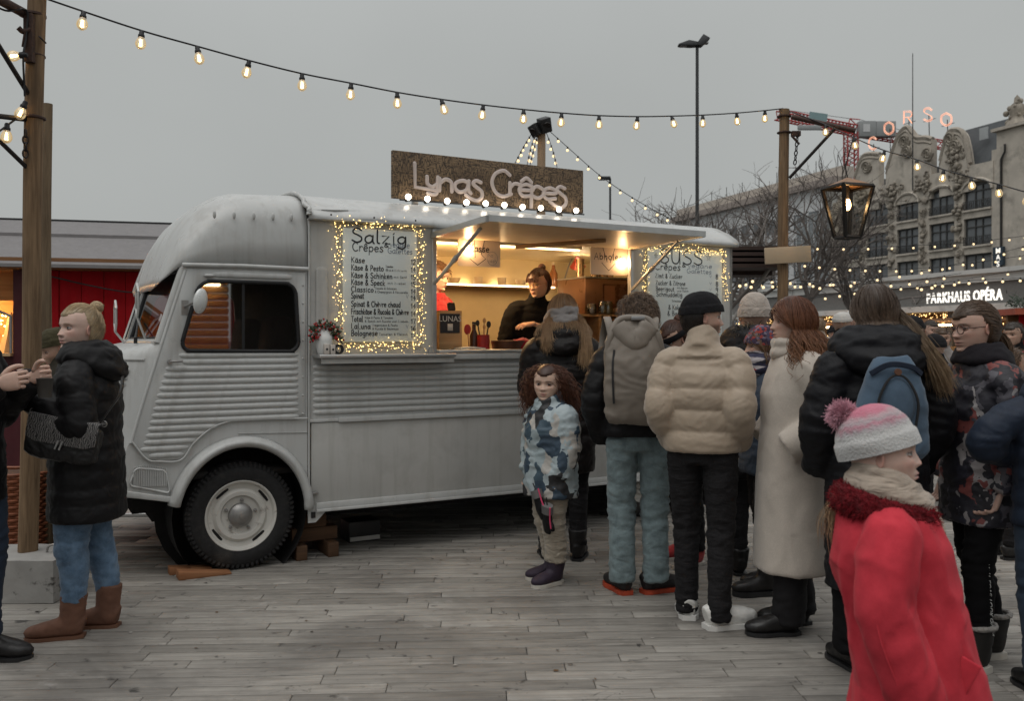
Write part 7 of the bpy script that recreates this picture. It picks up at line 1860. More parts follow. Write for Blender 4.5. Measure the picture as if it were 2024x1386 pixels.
# next building down the street: long parapet, glass front
c2 = Front('street_building', 'long grey building with pale parapet behind bare trees', 'building', 1655, 130.0)
La = c2.P(1330, 450)[0]; Zc = c2.P(1655, 345)[1]
GREY = M('grey facade', (0.62, 0.625, 0.63), 0.7, var=0.1, vscale=0.3)  # facade tone paled, distance haze put into the colour
MB().bbox(0, La, -15, -0.3, 0, Zc - 1.2).build('wall', GREY, c2.t, 30)
MB().bbox(0, La, -0.6, 0.6, Zc - 1.2, Zc - 0.2).build('cornice', M('brown cornice', (0.34, 0.29, 0.26), 0.8), c2.t, 30); MB().bbox(0, La, -3, -0.8, Zc - 0.2, Zc + 1.4).build('parapet', M('beige parapet', (0.52, 0.46, 0.40), 0.8), c2.t, 30)
k = 0; x = 1.0
while x < min(La, 190) and k < 60:
    for z0 in np.arange(4, Zc - 4, 3.6):
        w = MB().bbox(x, x + 2.2, -0.32, -0.2, z0, z0 + 2.3).build('window', FARW if (k + int(z0)) % 3 else BLIND, c2.t, 30); 
    x += 3.6; k += 1
gw = MB().bbox(0.5, 9, -0.1, 0.4, 0, Zc - 5).build('glass_front', M('pale glass front', (0.24, 0.26, 0.27), 0.3), c2.t, 30)
for x in np.arange(0.5, 9.2, 1.4): MB().bbox(x - .06, x + .06, 0.4, 0.5, 0, Zc - 5).build('mullion', GREY, gw, 30)
for x in np.arange(3, 60, 5.0): MB().cyl((x, -2.5, Zc + 1.4), (x, -2.5, Zc + 3.6), 0.06, n=5).build('rail_post', FRAME, c2.t, 50)

# low building with the car park sign
pk_ = Front('parking_pavilion', 'low flat roofed pavilion with illuminated white parking sign', 'pavilion', 2060, 46.0)
t = pk_.t; PL = pk_.P(1440, 600)[0]; WHT = M('white fascia', (0.6, 0.6, 0.58), 0.6, var=0.06, vscale=1, dirt=(0.4, 0.39, 0.37), dirt_scale=0.8); DFA = M('dark fascia', (0.17, 0.163, 0.155), 0.6)
zA, zB, zC, zD = pk_.P(1800, 545)[1], pk_.P(1800, 568)[1], pk_.P(1900, 563)[1], pk_.P(1900, 603)[1]
MB().bbox(-8, PL, -6, 0.35, zA - 0.25, zA).build('roof_edge', WHT, t, 30); MB().bbox(-8, PL, -6, 0.15, zB, zA - 0.26).build('fascia_band', WHT, t, 30)
MB().bbox(-8, PL, -5.8, 0.0, zD, zB - 0.005).build('fascia', DFA, t, 30); MB().bbox(-8, PL, -6, 0.5, zD - 0.35, zD - 0.005).build('canopy', WHT, t, 30)
MB().bbox(-8, PL, -5.9, -3.0, 0, zD - 0.36).build('shop_wall', M('warm shop wall', (0.3, 0.16, 0.07), 0.6, var=0.3, vscale=0.7), t, 30)
for x in np.arange(-6, PL, 4.0): MB().bbox(x - .15, x + .15, -0.3, 0.0, 0, zD - 0.36).build('post', DFA, t, 30)
xa, xb = pk_.P(2003, 580)[0], pk_.P(1832, 580)[0]
SGN = emit('lit sign letters', (1, 0.98, 0.94), 1.2)
full = bf('PARKHAUS OP\u00c9RA', 1.0, SGN, t, (0, 0, 0)); w_ = full.dimensions.x or 8.2; w_ = max(v.co.x for v in full.data.vertices) - min(v.co.x for v in full.data.vertices); bpy.data.objects.remove(full)
w_ = 0.0
sc_ = (xb - xa) / 10.35; hgt_ = (pk_.P(1900, 571)[1] - pk_.P(1900, 592)[1]) / 0.73; adv = 0.0
for ch in 'PARKHAUS OP\u00c9RA':
    if ch == ' ': adv += 0.30; continue
    l_ = bf(ch, 1.0, SGN, t, (0, 0.02, zD + 0.2), (R(90), 0, PI), 'letter', 0.02, 0.022); wl_ = [v.co.x for v in l_.data.vertices]; ww = max(wl_) - min(wl_)
    for zz in (0.03, 0.70): pass
    l_.location.x = xb - (adv + ww / 2) * sc_; l_.scale = (sc_, hgt_, 1); adv += ww + 0.085
lw = MB(); rgx = random.Random(2)
for k in range(700):
    x = rgx.uniform(-5, PL); lw.octa((x, -0.2 + rgx.uniform(-2, .3), zD - 0.4 - abs(rgx.gauss(0, 0.55))), rgx.uniform(0.018, 0.04))
ff = thing('fairy_lights', 'curtain of warm lights hanging under the parking pavilion canopy', 'fairy lights', t.location, t.rotation_euler[2]); tag(lw.build('light_bulbs', emit('curtain light', (1, 0.6, 0.22), 7.0), ff, None, fix=False), kind='stuff')
for k, (px, py) in enumerate(((1650, 625), (1800, 630), (1930, 640))):
    x, z = pk_.P(px, py, 1.0); s_ = tag(thing('market_stall', '', 'stall', t.location, t.rotation_euler[2]), ('lit market stall left before the parking pavilion', 'lit market stall in the middle before the parking pavilion', 'lit market stall right before the parking pavilion')[k], 'stall', 'stalls before the pavilion')
    MB().bbox(x - 1.6, x + 1.6, 0.6, 2.6, 0.0, 1.05).build('counter', wood('stall wood', (0.3, 0.15, 0.06), (0.45, 0.24, 0.1), .6, 'x'), s_, 30); MB().bbox(x - 1.8, x + 1.8, 0.3, 2.9, 2.45, 2.6).build('roof', M('stall roof', (0.4, 0.2, 0.1), 0.7), s_, 30); MB().bbox(x - 1.6, x + 1.6, 2.2, 2.3, 2.2, 2.3).build('lamp_tube', emit('stall lamp', (1, 0.7, 0.35), 14), s_, 30)
    for dx in (-1.6, 1.55): MB().bbox(x + dx, x + dx + .08, 2.4, 2.5, 1.05, 2.45).build('post', PINE, s_, 30)

# red hut with fir branches at the right edge
rh = thing('market_hut', 'red hut with dark fir garland roof at the far right', 'hut', (gx(2078, 17), 17, 0), R(-12)); z1 = at(2010, 622, 17).z
for k in range(10): MB().bbox(-0.55 + k * .22, -0.335 + k * .22, 0, .04, 0.9, z1).build('wall_board', RED, rh, 30)
MB().bbox(-0.7, 2, -0.25, 1.5, z1, z1 + 0.12).build('roof', M('red roof trim', (0.4, 0.09, 0.05), 0.6), rh, 30); MB().bbox(-0.6, 2, 0.5, 0.6, 0, z1).build('lit_back', M('warm shop wall', (0.3, 0.16, 0.07), 0.6), rh, 30)
fr_ = MB(); 
for k in range(900):
    c = Vector((rgx.uniform(-0.75, 1.9), rgx.uniform(-.35, .25), z1 + 0.16 + abs(rgx.gauss(0, .10)))); u = Vector((rgx.gauss(0, 1), rgx.gauss(0, 1), rgx.gauss(-.3, .8))).normalized(); v = u.orthogonal().normalized() * .012
    fr_.add([c - v, c + v, c + u * .14], [(0, 1, 2)])
tag(fr_.build('fir_twigs', M('fir green', (0.02, 0.035, 0.018), 0.7), rh, None, fix=False), kind='stuff')

# brown slatted awning behind the van's rear
aw = thing('slatted_awning', 'dark brown slatted awning jutting out behind the rear of the van', 'awning', tuple(at(1447, 500, 9.6))); BRN = M('dark brown slats', (0.035, 0.02, 0.016), 0.6)
a, b = at(1440, 488, 9.6), at(1515, 500, 10.2)
for k in range(4): MB().bbox(-0.1, b.x - a.x + 0.02, -0.02 + k * .0, 0.9, 0.03 - k * 0.062, 0.07 - k * 0.062).build('slat', BRN, aw, 30)
MB().bbox(-0.1, b.x - a.x, 0.5, 0.92, -0.2, 0.06).build('rear_board', BRN, aw, 30)
MB().cyl((0.05, 0.3, -0.75), (0.5, 0.3, -0.12), 0.02, n=8).build('brace', M('grey brace', (0.3, 0.28, 0.26), 0.6), aw, 50)

# bare trees
def tree(label, px, Y, top_py, seed, spread=0.6, lv=5, n0=6):
    rg = random.Random(seed); H = at(px, top_py, Y).z * 1.05; t = thing('bare_tree', label, 'tree', (gx(px, Y), Y, 0), 0, 'bare trees behind the van')
    tr, br_ = MB(), MB()
    def grow(p, d, L, r, k):
        pts = [p.copy()]; q = p.copy(); dd = d.copy()
        for i in range(3):
            dd = (dd + Vector((rg.gauss(0, .16), rg.gauss(0, .16), rg.gauss(0.03, .08)))).normalized(); q = q + dd * L / 3; pts.append(q.copy())
        (tr if k == 0 else br_).loft([tuple(v) for v in catmull([tuple(v) for v in pts], 5)], np.linspace(r, r * .62, 5), None, (.3, .9, .1), 5 if k else 10, cap=False)
        if k >= lv or r < 0.003: return
        for j in range(rg.choice((2, 3, 4)) if k else n0):
            f = rg.choice((1, 2, 3)) if k > 0 else 3
            ax = Vector((rg.gauss(0, 1), rg.gauss(0, 1), rg.gauss(.25, .5))).normalized()
            nd = (dd * rg.uniform(.5, .95) + ax * spread * rg.uniform(.8, 1.3)).normalized()
            grow(pts[f].copy(), nd, L * rg.uniform(.6, .86), r * rg.uniform(.48, .68), k + 1)
    grow(Vector((0, 0, 0)), Vector((rg.gauss(0, .05), 0, 1)), H * .34, H * .017, 0)
    BARK = M('bare bark', (0.15, 0.128, 0.115), 0.85, var=0.25)
    tr.build('trunk', BARK, t, 60, fix=False); br_.build('crown', BARK, t, 60, fix=False)
tree('tall leafless tree between the street lamp and the tall right pole', 1440, 36, 335, 21, .75, 5)
tree('slender leafless tree at the left end of the grey building', 1325, 44, 400, 23, .7, 5)
tree('leafless tree just left of the double street lamp', 1265, 48, 415, 1, .7)
tree('leafless tree behind the double street lamp', 1400, 40, 360, 2, .75, 5)
tree('large leafless tree left of the tall right pole', 1478, 30, 335, 5, .8, 5)
tree('leafless tree behind the tall right pole', 1590, 34, 310, 9, .7, 5)
tree('leafless tree behind the lantern', 1660, 44, 400, 12, .7, 5)
# street lamps
def lamp(label, px, py, Y, double):
    t = thing('street_lamp', label, 'street lamp', (gx(px, Y), Y, 0)); h = at(px, py, Y).z; LM = M('lamp post grey', (0.06, 0.062, 0.064), 0.5, 0.3)
    r = 3.6 / F_PX * Y * (1 if double else .65)
    MB().cyl((0, 0, 0), (0, 0, h), r * 1.15, r * .85, 14).build('post', LM, t, 50)
    for s_ in ((-1, 1) if double else (-1,)):
        w = (38 if s_ < 0 else 24) / F_PX * Y if double else 24 / F_PX * Y; rise = .0 if s_ < 0 else .25
        MB().prism([(0, -.07), (0, .09), (s_ * w * .45, .16 + rise), (s_ * w, .0 + rise), (s_ * w * .96, -.06 + rise), (s_ * w * .35, -.09)] if double else [(0, -.06), (0, .06), (s_ * w, .06), (s_ * w, -.04)], -.18, .18, 'xz').build('lamp_head', LM, t, 30, bevel=.02, loc=(0, 0, h))
        MB().bbox(s_ * w * .4, s_ * w * .9, -.14, .14, -.03, -.01).build('lens', M('lamp lens', (.4, .4, .4), .3), t, 30, loc=(0, 0, h - .05 + rise * .5))
lamp('tall grey street lamp with two heads behind the van', 1378, 88, 38, True)
lamp('smaller single headed street lamp left of the tall one', 1206, 352, 40, False)
# tower crane
cr = thing('tower_crane', 'red lattice tower crane with grey cabin left of the neon letters', 'crane', (gx(1682, 190), 190, 0)); CRED = M('crane red', (0.42, 0.045, 0.04), 0.5); CG = M('crane grey', (0.3, 0.31, 0.31), 0.5)
def c3(px, py, dY=0): return at(px, py, 190 + dY) - Vector(cr.location)
def lattice(a, b, w, n, r):
    mb = MB(); a = Vector(a); b = Vector(b); d = (b - a).normalized(); s_ = Vector((0, 1, 0)).cross(d).normalized() * w; q = Vector((0, 1, 0)) * w
    cn = [s_ + q, s_ - q, -s_ - q, -s_ + q]
    for c in cn: mb.cyl(a + c, b + c, r, n=5)
    for i in range(n):
        f0, f1 = i / n, (i + 1) / n
        for k in range(4): mb.cyl(a + (b - a) * f0 + cn[k], a + (b - a) * f1 + cn[(k + 1) % 4], r * .6, n=4)
    return mb
lattice(c3(1682, 470), c3(1682, 262), 1.1, 22, .17).build('tower', CRED, cr, 50); lattice(c3(1690, 258), c3(1535, 226), .95, 22, .16).build('jib', CRED, cr, 50); lattice(c3(1700, 262), c3(1900, 292), .8, 20, .14).build('counter_jib', CRED, cr, 50)
MB().cyl(c3(1676, 250), c3(1680, 234), .12, n=5).cyl(c3(1696, 250), c3(1680, 234), .12, n=5).cyl(c3(1680, 234), c3(1700, 236), .12, n=5).build('head', CRED, cr, 50)
MB().cyl(c3(1680, 234), c3(1545, 216), .05, n=4).cyl(c3(1700, 236), c3(1890, 285), .05, n=4).build('stay', IRON, cr, 50)
p = c3(1712, 256, -1); MB().box(p, (3.5, 2, 3.3)).build('cabin', CG, cr, 30, bevel=.1); MB().box(p + Vector((-.3, -1.04, .15)), (1.4, .05, 1.6)).build('emblem', M('pale plate', (.6, .6, .6), .5), cr, 30); p = c3(1748, 256, -1); MB().box(p, (4.1, 2, 3.2)).build('ballast', CG, cr, 30, bevel=.1); MB().box(c3(1617, 232, -1.2), (3.8, .1, 2), (0, R(8), 0)).build('banner', M('teal banner', (.22, .32, .33), .6), cr, 30); MB().box(c3(1600, 252, -1.2), (5, .5, 1.1)).build('motor_box', CG, cr, 30, bevel=.2)

# rows of small bulbs over the market beyond
rows = [('upper row of small bulbs across the building front', [(1450, 484), (1700, 488), (1900, 480), (2060, 462)], 30, 13), ('second row of small bulbs above the pavilion', [(1560, 518), (1700, 530), (1850, 528), (2060, 500)], 27, 13), ('third row of small bulbs over the pavilion edge', [(1440, 556), (1620, 560), (1850, 530), (2060, 478)], 24, 15), ('fourth row of small bulbs just over the crowd', [(1450, 548), (1600, 556), (1760, 560), (1900, 540)], 20, 11), ('lowest row of small bulbs before the pavilion', [(1600, 590), (1720, 572), (1850, 560), (2040, 530)], 26, 11), ('row of bulbs crossing before the parking sign', [(1800, 570), (1900, 556), (2050, 548)], 22, 8), ('row of bulbs left of the tall right pole', [(1440, 556), (1500, 562), (1560, 560), (1660, 568)], 18, 7)]
for i, (lab, pp, Y, nb) in enumerate(rows):
    P = [at(px, py, Y + (j - 1) * 1.2) for j, (px, py) in enumerate(pp)]; Q = catmull([tuple(p) for p in P], nb + 2)[1:-1]
    garland(lab, P, [Vector(q) for q in Q], False, 0.006 * Y / 20, 0.75 + Y / 45, seed=40 + i)

# wooden chalet across the lane, behind the photographer (mirrored in the cab window)
ch = thing('wooden_chalet', 'warm lit log chalet across the lane, mirrored in the cab window', 'hut', (7.2, -5.0, 0), R(35)); LOG = wood('chalet log', (0.45, 0.22, 0.08), (0.62, 0.34, 0.14), 1, 'x')
for k in range(18): MB().bbox(-3.2, 0.2, -.05, .1, k * .155, k * .155 + .14).build('log', LOG, ch, 30, bevel=.03)
MB().bbox(.25, 3, -.05, .1, 0, 2.8).build('dark_wall', M('dark boards', (.03, .025, .02), .7), ch, 30); MB().bbox(-3.5, 3.2, -1.0, .9, 2.82, 2.95).build('roof', ROOFG, ch, 30); MB().bbox(-3, 0, .3, .36, 2.6, 2.66).bbox(-3, 0, -.3, -.24, 2.6, 2.66).build('lamp_tube', emit('stall lamp', (1, 0.7, 0.35), 14), ch, 30)  # lamp tubes added out of view to brighten the logs mirrored in the window
# ------------------------------------------------------------------ the people
BLACK = cloth('black quilted nylon', (0.0065, 0.006, 0.0068), 0.55, 0, 0.35, 11, spec=0.22)
BLACKW = cloth('black wool', (0.007, 0.0068, 0.0075), 0.9, spec=0.1)
BLKDEN = cloth('black denim', (0.010, 0.0092, 0.0102), 0.85, 500, 0.4, 10, wst=(1, 1, 2.5), fleck=0.25)
JEANS = cloth('blue jeans', (0.055, 0.10, 0.165), 0.85, 500, 0.4, 9, col2=(0.13, 0.20, 0.29), wst=(1, 1, 1.4), fleck=0.3)
TEAL = cloth('faded teal jeans', (0.125, 0.165, 0.175), 0.85, 500, 0.5, 8, col2=(0.185, 0.24, 0.25), wst=(1, 1, 1.8), fleck=0.2)
BEIGE = cloth('beige puffer nylon', (0.385, 0.305, 0.228), 0.5, 0, 0.16, 12, var=0.06, spec=0.35)
CREAMW = cloth('cream wool coat', (0.47, 0.415, 0.36), 0.95, 0, 0.08, 7, var=0.06, fleck=0.12)
RUSTK = M('brown suede', (0.14, 0.066, 0.042), 0.85, var=0.2, vscale=16, bump_s=0.15, bump_scale=120)
LEATH = M('black leather', (0.013, 0.012, 0.012), 0.4, var=0.2, bump_s=0.2, bump_scale=80)
BROWNLE = M('brown leather sole', (0.13, 0.06, 0.035), 0.6)
WSOLE = M('off white rubber', (0.5, 0.47, 0.42), 0.6, var=0.06)
WLEA = M('white leather', (0.66, 0.65, 0.62), 0.45, var=0.04, bump_s=0.1, bump_scale=40)
OLIVE = cloth('olive knit', (0.055, 0.048, 0.026), 0.95, 200, 0.3, 30)
BLKNIT = cloth('black knit', (0.013, 0.0125, 0.014), 0.95, 220, 0.2, 30)
SCARFG = cloth('grey scarf', (0.24, 0.22, 0.21), 0.95, 260, 0.3, 16)
SCARFB = cloth('beige scarf', (0.40, 0.33, 0.27), 0.95, 200, 0.5, 14, wst=(1, 1, 3))
CORAL = cloth('coral red coat', (0.50, 0.036, 0.053), 0.9, 200, 0.15, 5, col2=(0.56, 0.047, 0.066), var=0.07, sheen=0.05, spec=0.1)
DKFUR = M('dark red fur', (0.17, 0.006, 0.012), 0.9, var=0.5, vscale=40, bump_s=1.0, bump_scale=120, bdist=0.02)
NAVY = cloth('navy puffer', (0.016, 0.024, 0.042), 0.55, 0, 0.3, 12, spec=0.2)
SLATEB = cloth('slate jacket', (0.045, 0.06, 0.085), 0.7, 0, 0.3, 12)
REDJ = cloth('red jumper', (0.30, 0.012, 0.02), 0.9)
PANT = cloth('sand trousers', (0.34, 0.295, 0.235), 0.8, 0, 0.5, 12, wst=(1, 1, 3))
PURP = M('dark purple boot', (0.028, 0.018, 0.032), 0.7, var=0.2)
SK1 = (0.56, 0.37, 0.295); SK2 = (0.47, 0.30, 0.225); SK3 = (0.60, 0.42, 0.35)

def patch_mat(name, cols, scale, stretch=(1, 1, 1), base=0.0, dist=0.6, rough=0.6):
    """printed fabric: hard-edged patches of several dyes"""
    m, nt, b = nodes_of(name)
    tc = N(nt, 'ShaderNodeTexCoord'); mp = N(nt, 'ShaderNodeMapping'); mp.inputs['Scale'].default_value = stretch; mp.inputs['Rotation'].default_value = (0.3, 0.5, 0.2)
    nz = N(nt, 'ShaderNodeTexNoise'); nz.inputs['Scale'].default_value = 9; nz.inputs['Detail'].default_value = 3
    nt.links.new(tc.outputs['Object'], nz.inputs['Vector'])
    ad = N(nt, 'ShaderNodeVectorMath', operation='MULTIPLY_ADD'); ad.inputs[1].default_value = (dist * .12,) * 3; nt.links.new(nz.outputs[1], ad.inputs[0]); nt.links.new(tc.outputs['Object'], ad.inputs[2])
    nt.links.new(ad.outputs[0], mp.inputs['Vector'])
    vo = N(nt, 'ShaderNodeTexVoronoi'); vo.inputs['Scale'].default_value = scale; nt.links.new(mp.outputs[0], vo.inputs['Vector'])
    sp = N(nt, 'ShaderNodeSeparateColor'); nt.links.new(vo.outputs['Color'], sp.inputs[0])
    cr_ = N(nt, 'ShaderNodeValToRGB'); cr_.color_ramp.interpolation = 'CONSTANT'
    el = cr_.color_ramp.elements
    while len(el) < len(cols): el.new(0.5)
    for i, c in enumerate(cols): el[i].position = i / len(cols); el[i].color = (*c, 1)
    nt.links.new(sp.outputs[0], cr_.inputs[0]); nt.links.new(cr_.outputs[0], b.inputs['Base Color']); b.inputs['Roughness'].default_value = rough
    bump(nt, b, noise(nt, 11, 4, dist=0.8), 0.35, 0.02)
    MATS[name] = m; return m
CAMO = patch_mat('blue camouflage print', [(0.36, 0.42, 0.44), (0.035, 0.06, 0.09), (0.30, 0.36, 0.38), (0.42, 0.40, 0.37), (0.05, 0.085, 0.115), (0.02, 0.02, 0.022), (0.34, 0.40, 0.42)], 15.0, (1, 1, 0.7), dist=0.9)
SPLAT = patch_mat('splatter print', [(0.016, 0.015, 0.022), (0.02, 0.019, 0.028), (0.016, 0.015, 0.02), (0.30, 0.28, 0.28), (0.018, 0.017, 0.024), (0.018, 0.017, 0.024), (0.09, 0.085, 0.10), (0.2, 0.055, 0.05), (0.016, 0.015, 0.02), (0.03, 0.03, 0.045), (0.018, 0.017, 0.024), (0.016, 0.015, 0.02)], 17.0, (1.5, 1.5, 0.45), dist=2.2)
KNITP = patch_mat('mottled purple knit', [(0.03, 0.02, 0.04), (0.05, 0.03, 0.06), (0.25, 0.035, 0.03), (0.06, 0.05, 0.09), (0.15, 0.12, 0.16), (0.035, 0.02, 0.04)], 62.0, (1, 1, 1), dist=0.1, rough=0.95)
SCARFP = patch_mat('striped scarf', [(0.35, 0.32, 0.33), (0.03, 0.03, 0.06), (0.28, 0.04, 0.04), (0.05, 0.05, 0.09), (0.02, 0.02, 0.03)], 16.0, (0.5, 0.5, 3), dist=0.4, rough=0.95)

def strap(name, P, w, t, mat, parent, side=(0, 1, 0)):
    P = catmull(P, 30); me = MB().loft(P, w, t, side, 8, e=4).mesh(name, 60); return put(name, me, mat, parent)

# --- woman with the bag, left
Yw = 4.6
w1 = Person('woman in long black padded coat with blond bun holding a cup at left', 1.665, (gx(172, Yw), Yw), -82, feet=((0.045, -0.045, 4), (-0.05, 0.03, -6)), lean=(0, -0.006),
            armL=((0.045, 0.02, -0.165), (-0.02, -0.155, -0.065)), armR=((0.03, -0.02, -0.155), (-0.03, -0.165, -0.05)), head=(46, -2, 0))
w1.body(hands=(dict(to=(-0.015, -0.1, 0.02), palm=(-1, 0, 0.0), curl=0.75, side=1), dict(to=(0.015, -0.1, 0.02), palm=(1, 0, 0.0), curl=0.75, side=-1)), skin=SK3, smile=1.0, lips=(0.45, 0.16, 0.15), brow=(0.2, 0.13, 0.08), eye=(0.12, 0.14, 0.16), gaze=(-0.2, 0), blush=0.4)
cj = w1.top('coat', BLACK, hem=0.355, voxel=.010, bulk=0.020, puff=(0.085, 0.012), hip=0.12, waist=0.112, chest=0.115, hood=True, hood_size=1.1, crinkle=.0016, fold=0.003, arm_r=(0.044, 0.038, 0.032), depth=0.014, flare=0.006)
w1.trousers(JEANS, r=(0.060, 0.047, 0.031), hem=0.105, fold=0.004, seed=5)
w1.shoes(RUSTK, BROWNLE, boot=0.135, length=0.165, width=0.031, sole=0.016, name='boot', shaft=0.035)
w1.hair((0.48, 0.36, 0.22), 'bun', n=1200, tie=(0, 0.33, 0.44), vol=0.05, hairline=0.27, thick=0.0017, loose=0.012)
cup = thing('paper_cup', 'black paper cup held in both hands by the woman in the long coat', 'cup', tuple(w1.root.matrix_basis @ Vector((0.0, -0.245 * 1.665, 0.70 * 1.665))), 0)
MB().lathe([(0, 0), (0.028, 0), (0.036, 0.085), (0.038, 0.088), (0.034, 0.086), (0.027, 0.006), (0, 0.006)], n=24).build('cup_wall', BLACKP, cup, 40)
# hand bag with its strap
zebra = None
def zebra_mat():
    m, nt, b = nodes_of('zebra print'); w = N(nt, 'ShaderNodeTexWave'); w.inputs['Scale'].default_value = 34; w.inputs['Distortion'].default_value = 11; w.inputs['Detail'].default_value = 2; w.inputs['Detail Scale'].default_value = 1.2
    tc = N(nt, 'ShaderNodeTexCoord'); nt.links.new(tc.outputs['Object'], w.inputs['Vector'])
    nt.links.new(mixc(nt, ramp(nt, w.outputs[1], 0.45, 0.55), (0.015, 0.015, 0.016), (0.17, 0.16, 0.155)), b.inputs['Base Color']); b.inputs['Roughness'].default_value = 0.6; return m
bag = thing('handbag', 'black leather shoulder bag with zebra print flap on the coat woman', 'handbag', tuple(at(118, 912, Yw - 0.24)), R(8))
bag.rotation_euler = (0, R(11), R(4))
bm_ = MB().loft([(x, 0.045 * 0, 0.10) for x in np.linspace(-0.165, 0.165, 14)], [0.10 * k for k in (.75, .9, .97, 1, 1, 1, 1, 1, 1, 1, 1, .97, .9, .75)], 0.04, (0, 0, 1), 20, e=3.4)
me = remesh(bm_.mesh('t'), 0.006, 3); folds(me, 0.003, (18, 18, 25), 2); put('pouch', me, LEATH, bag)
fl_ = MB().prism([(-0.168, 0.212), (0.168, 0.212), (0.165, 0.105), (0.12, 0.085), (-0.12, 0.085), (-0.165, 0.105)], -0.05, -0.043, 'xz').build('flap', zebra_mat(), bag, 30, bevel=0.003)
MB().bbox(-0.17, 0.17, -0.048, 0.03, 0.206, 0.216).build('flap_top', zebra_mat(), bag, 30, bevel=0.003)
for dx in (-0.008, 0.012): MB().box((dx, -0.056, 0.085), (0.008, 0.006, 0.045), (0, R(12), 0)).build('clasp', STEEL, bag, 30)
for sx in (-1, 1): MB().loft([(sx * 0.17 + 0.014 * math.cos(a), 0, 0.215 + 0.014 * math.sin(a)) for a in np.linspace(0, 2 * PI, 14, endpoint=False)], 0.003, None, (0, 1, 0), 6, closed=True).build('ring', STEEL, bag, 50)
sp = [tuple(Vector(p) - bag.location) for p in (at(180, 862, Yw - 0.24), at(213, 815, Yw - 0.215), at(240, 770, Yw - 0.10), at(236, 715, Yw + 0.08), at(205, 690, Yw + 0.14))]
Mi = bag.rotation_euler.to_matrix().inverted(); sp = [tuple(Mi @ Vector(p)) for p in sp]
strap('strap', sp, 0.011, 0.003, LEATH, bag, (0, 1, 0.3))

# --- person cut by the left edge
Yc = 4.15
c1 = Person('dark clothed person cut off by the left edge reaching in a cup', 1.76, (gx(-78, Yc), Yc), 84, feet=((0.05, -0.05, 4), (-0.055, 0.04, -4)), armR=((0.03, -0.03, -0.16), (-0.02, -0.165, -0.07)), armL=((0.03, -0.02, -0.16), (-0.03, -0.16, -0.06)))
c1.body(hands=(dict(to=(0, -.1, .02), palm=(-1, 0, 0), curl=.8, side=1), dict(to=(0, -.1, .02), palm=(1, 0, 0), curl=.8, side=-1)), skin=SK1)
c1.top('coat', BLACK, hem=0.42, bulk=0.022, puff=(0.1, 0.012), hood=True); c1.trousers(cloth('dark blue jeans', (0.02, 0.03, 0.05)), r=(0.066, 0.048, 0.038)); c1.shoes(LEATH, BLACKP, length=0.16, width=0.03); c1.hair((0.06, 0.04, 0.03), 'short', length=0.25)
cup = thing('paper_cup', 'pale rimmed cup held at the far left edge', 'cup', tuple(c1.root.matrix_basis @ Vector((0.0, -0.235 * 1.76, 0.70 * 1.76))), 0); MB().lathe([(0, 0), (0.028, 0), (0.036, 0.085), (0.038, 0.088), (0.034, 0.086), (0.027, 0.006), (0, 0.006)], n=24).build('cup_wall', M('dark cup', (0.05, 0.045, 0.04), 0.5), cup, 40)

# --- person with olive hat behind
Yo = 5.9
o1 = Person('person in olive knitted hat looking down behind the coat woman', 1.62, (gx(140, Yo), Yo), -52, lean=(0, -0.02), head=(0, 22, 0), headoff=(0, -0.015, -0.045))
o1.body(skin=SK2, beard=(0.2, 0.13, 0.09)); o1.top('jacket', cloth('dark olive jacket', (0.03, 0.026, 0.018)), hem=0.47, bulk=0.02, collar=0.05, voxel=0.016); o1.trousers(BLKDEN, voxel=0.016); o1.shoes(LEATH, BLACKP); o1.beanie(OLIVE, tall=0.12, low=0.10)

# --- server in the van
xs_, zt_ = TP(1052, 537, 0.72); wl_ = TWld(xs_, 0.72)
H_ = 1.64
s1 = Person('server in black with glasses and topknot working behind the hatch', H_, (wl_.x, wl_.y), 8, lean=(0.015, -0.05), head=(-48, 12, 0), zbase=zt_ - H_, headoff=(0, -0.02, 0),
            armL=((0.05, -0.08, -0.13), (-0.14, -0.15, -0.085)), armR=((0.05, 0.0, -0.165), (-0.0, -0.10, -0.275)))
s1.body(hands=(dict(to=(-0.12, -0.05, -0.01), palm=(0, 0.3, -1), curl=0.25, side=1), dict(to=(-0.02, -0.1, -0.05), palm=(0.2, 0, -1), curl=0.5)), skin=(0.55, 0.34, 0.25), brow=(0.08, 0.03, 0.02), lips=(0.45, 0.12, 0.1), gaze=(-.3, -.3))
s1.top('jumper', BLACKW, hem=0.45, bulk=0.014, sleeve=0.15, collar=0.035, collar_r=0.042, arm_r=(0.05, 0.05, 0.05)); s1.trousers(BLKDEN); s1.shoes(LEATH, BLACKP)
s1.hair((0.075, 0.026, 0.016), 'bun', n=1100, tie=(0, 0.26, 0.50), vol=0.07, fringe=True, thick=0.0018)
def glasses(p, mat, r=0.095):
    mb = MB()
    for sx in (-1, 1):
        mb.loft([(sx * 0.165 + r * math.cos(a), -0.41, -0.01 + r * 0.85 * math.sin(a)) for a in np.linspace(0, 2 * PI, 24, endpoint=False)], 0.009, None, (0, 1, 0), 6, closed=True)
        mb.cyl((sx * (0.165 + r), -0.40, 0.01), (sx * 0.375, 0.02, 0.02), 0.008, n=6)
    mb.tube(catmull([(-0.075, -0.42, 0.0), (0, -0.435, 0.02), (0.075, -0.42, 0.0)], 8), 0.008, 6)
    mb.xf(p.hM @ Matrix.Scale(p.hh, 4)); return mb.build('glasses', mat, p.root, 60)
glasses(s1, M('gold frame', (0.35, 0.22, 0.1), 0.3, 0.7))
cl = van_thing('red_cloth', 'red cloth crumpled on the counter by the server', 'cloth', TP(1037, 690, 0.1)[0], 0.12, 1.4215); me = MB().ell((0, 0, 0.03), (0.09, 0.07, 0.045), 20, 14).mesh('t', 179); folds(me, 0.016, (22, 22, 22), 3); put('cloth_body', me, REDJ, cl)
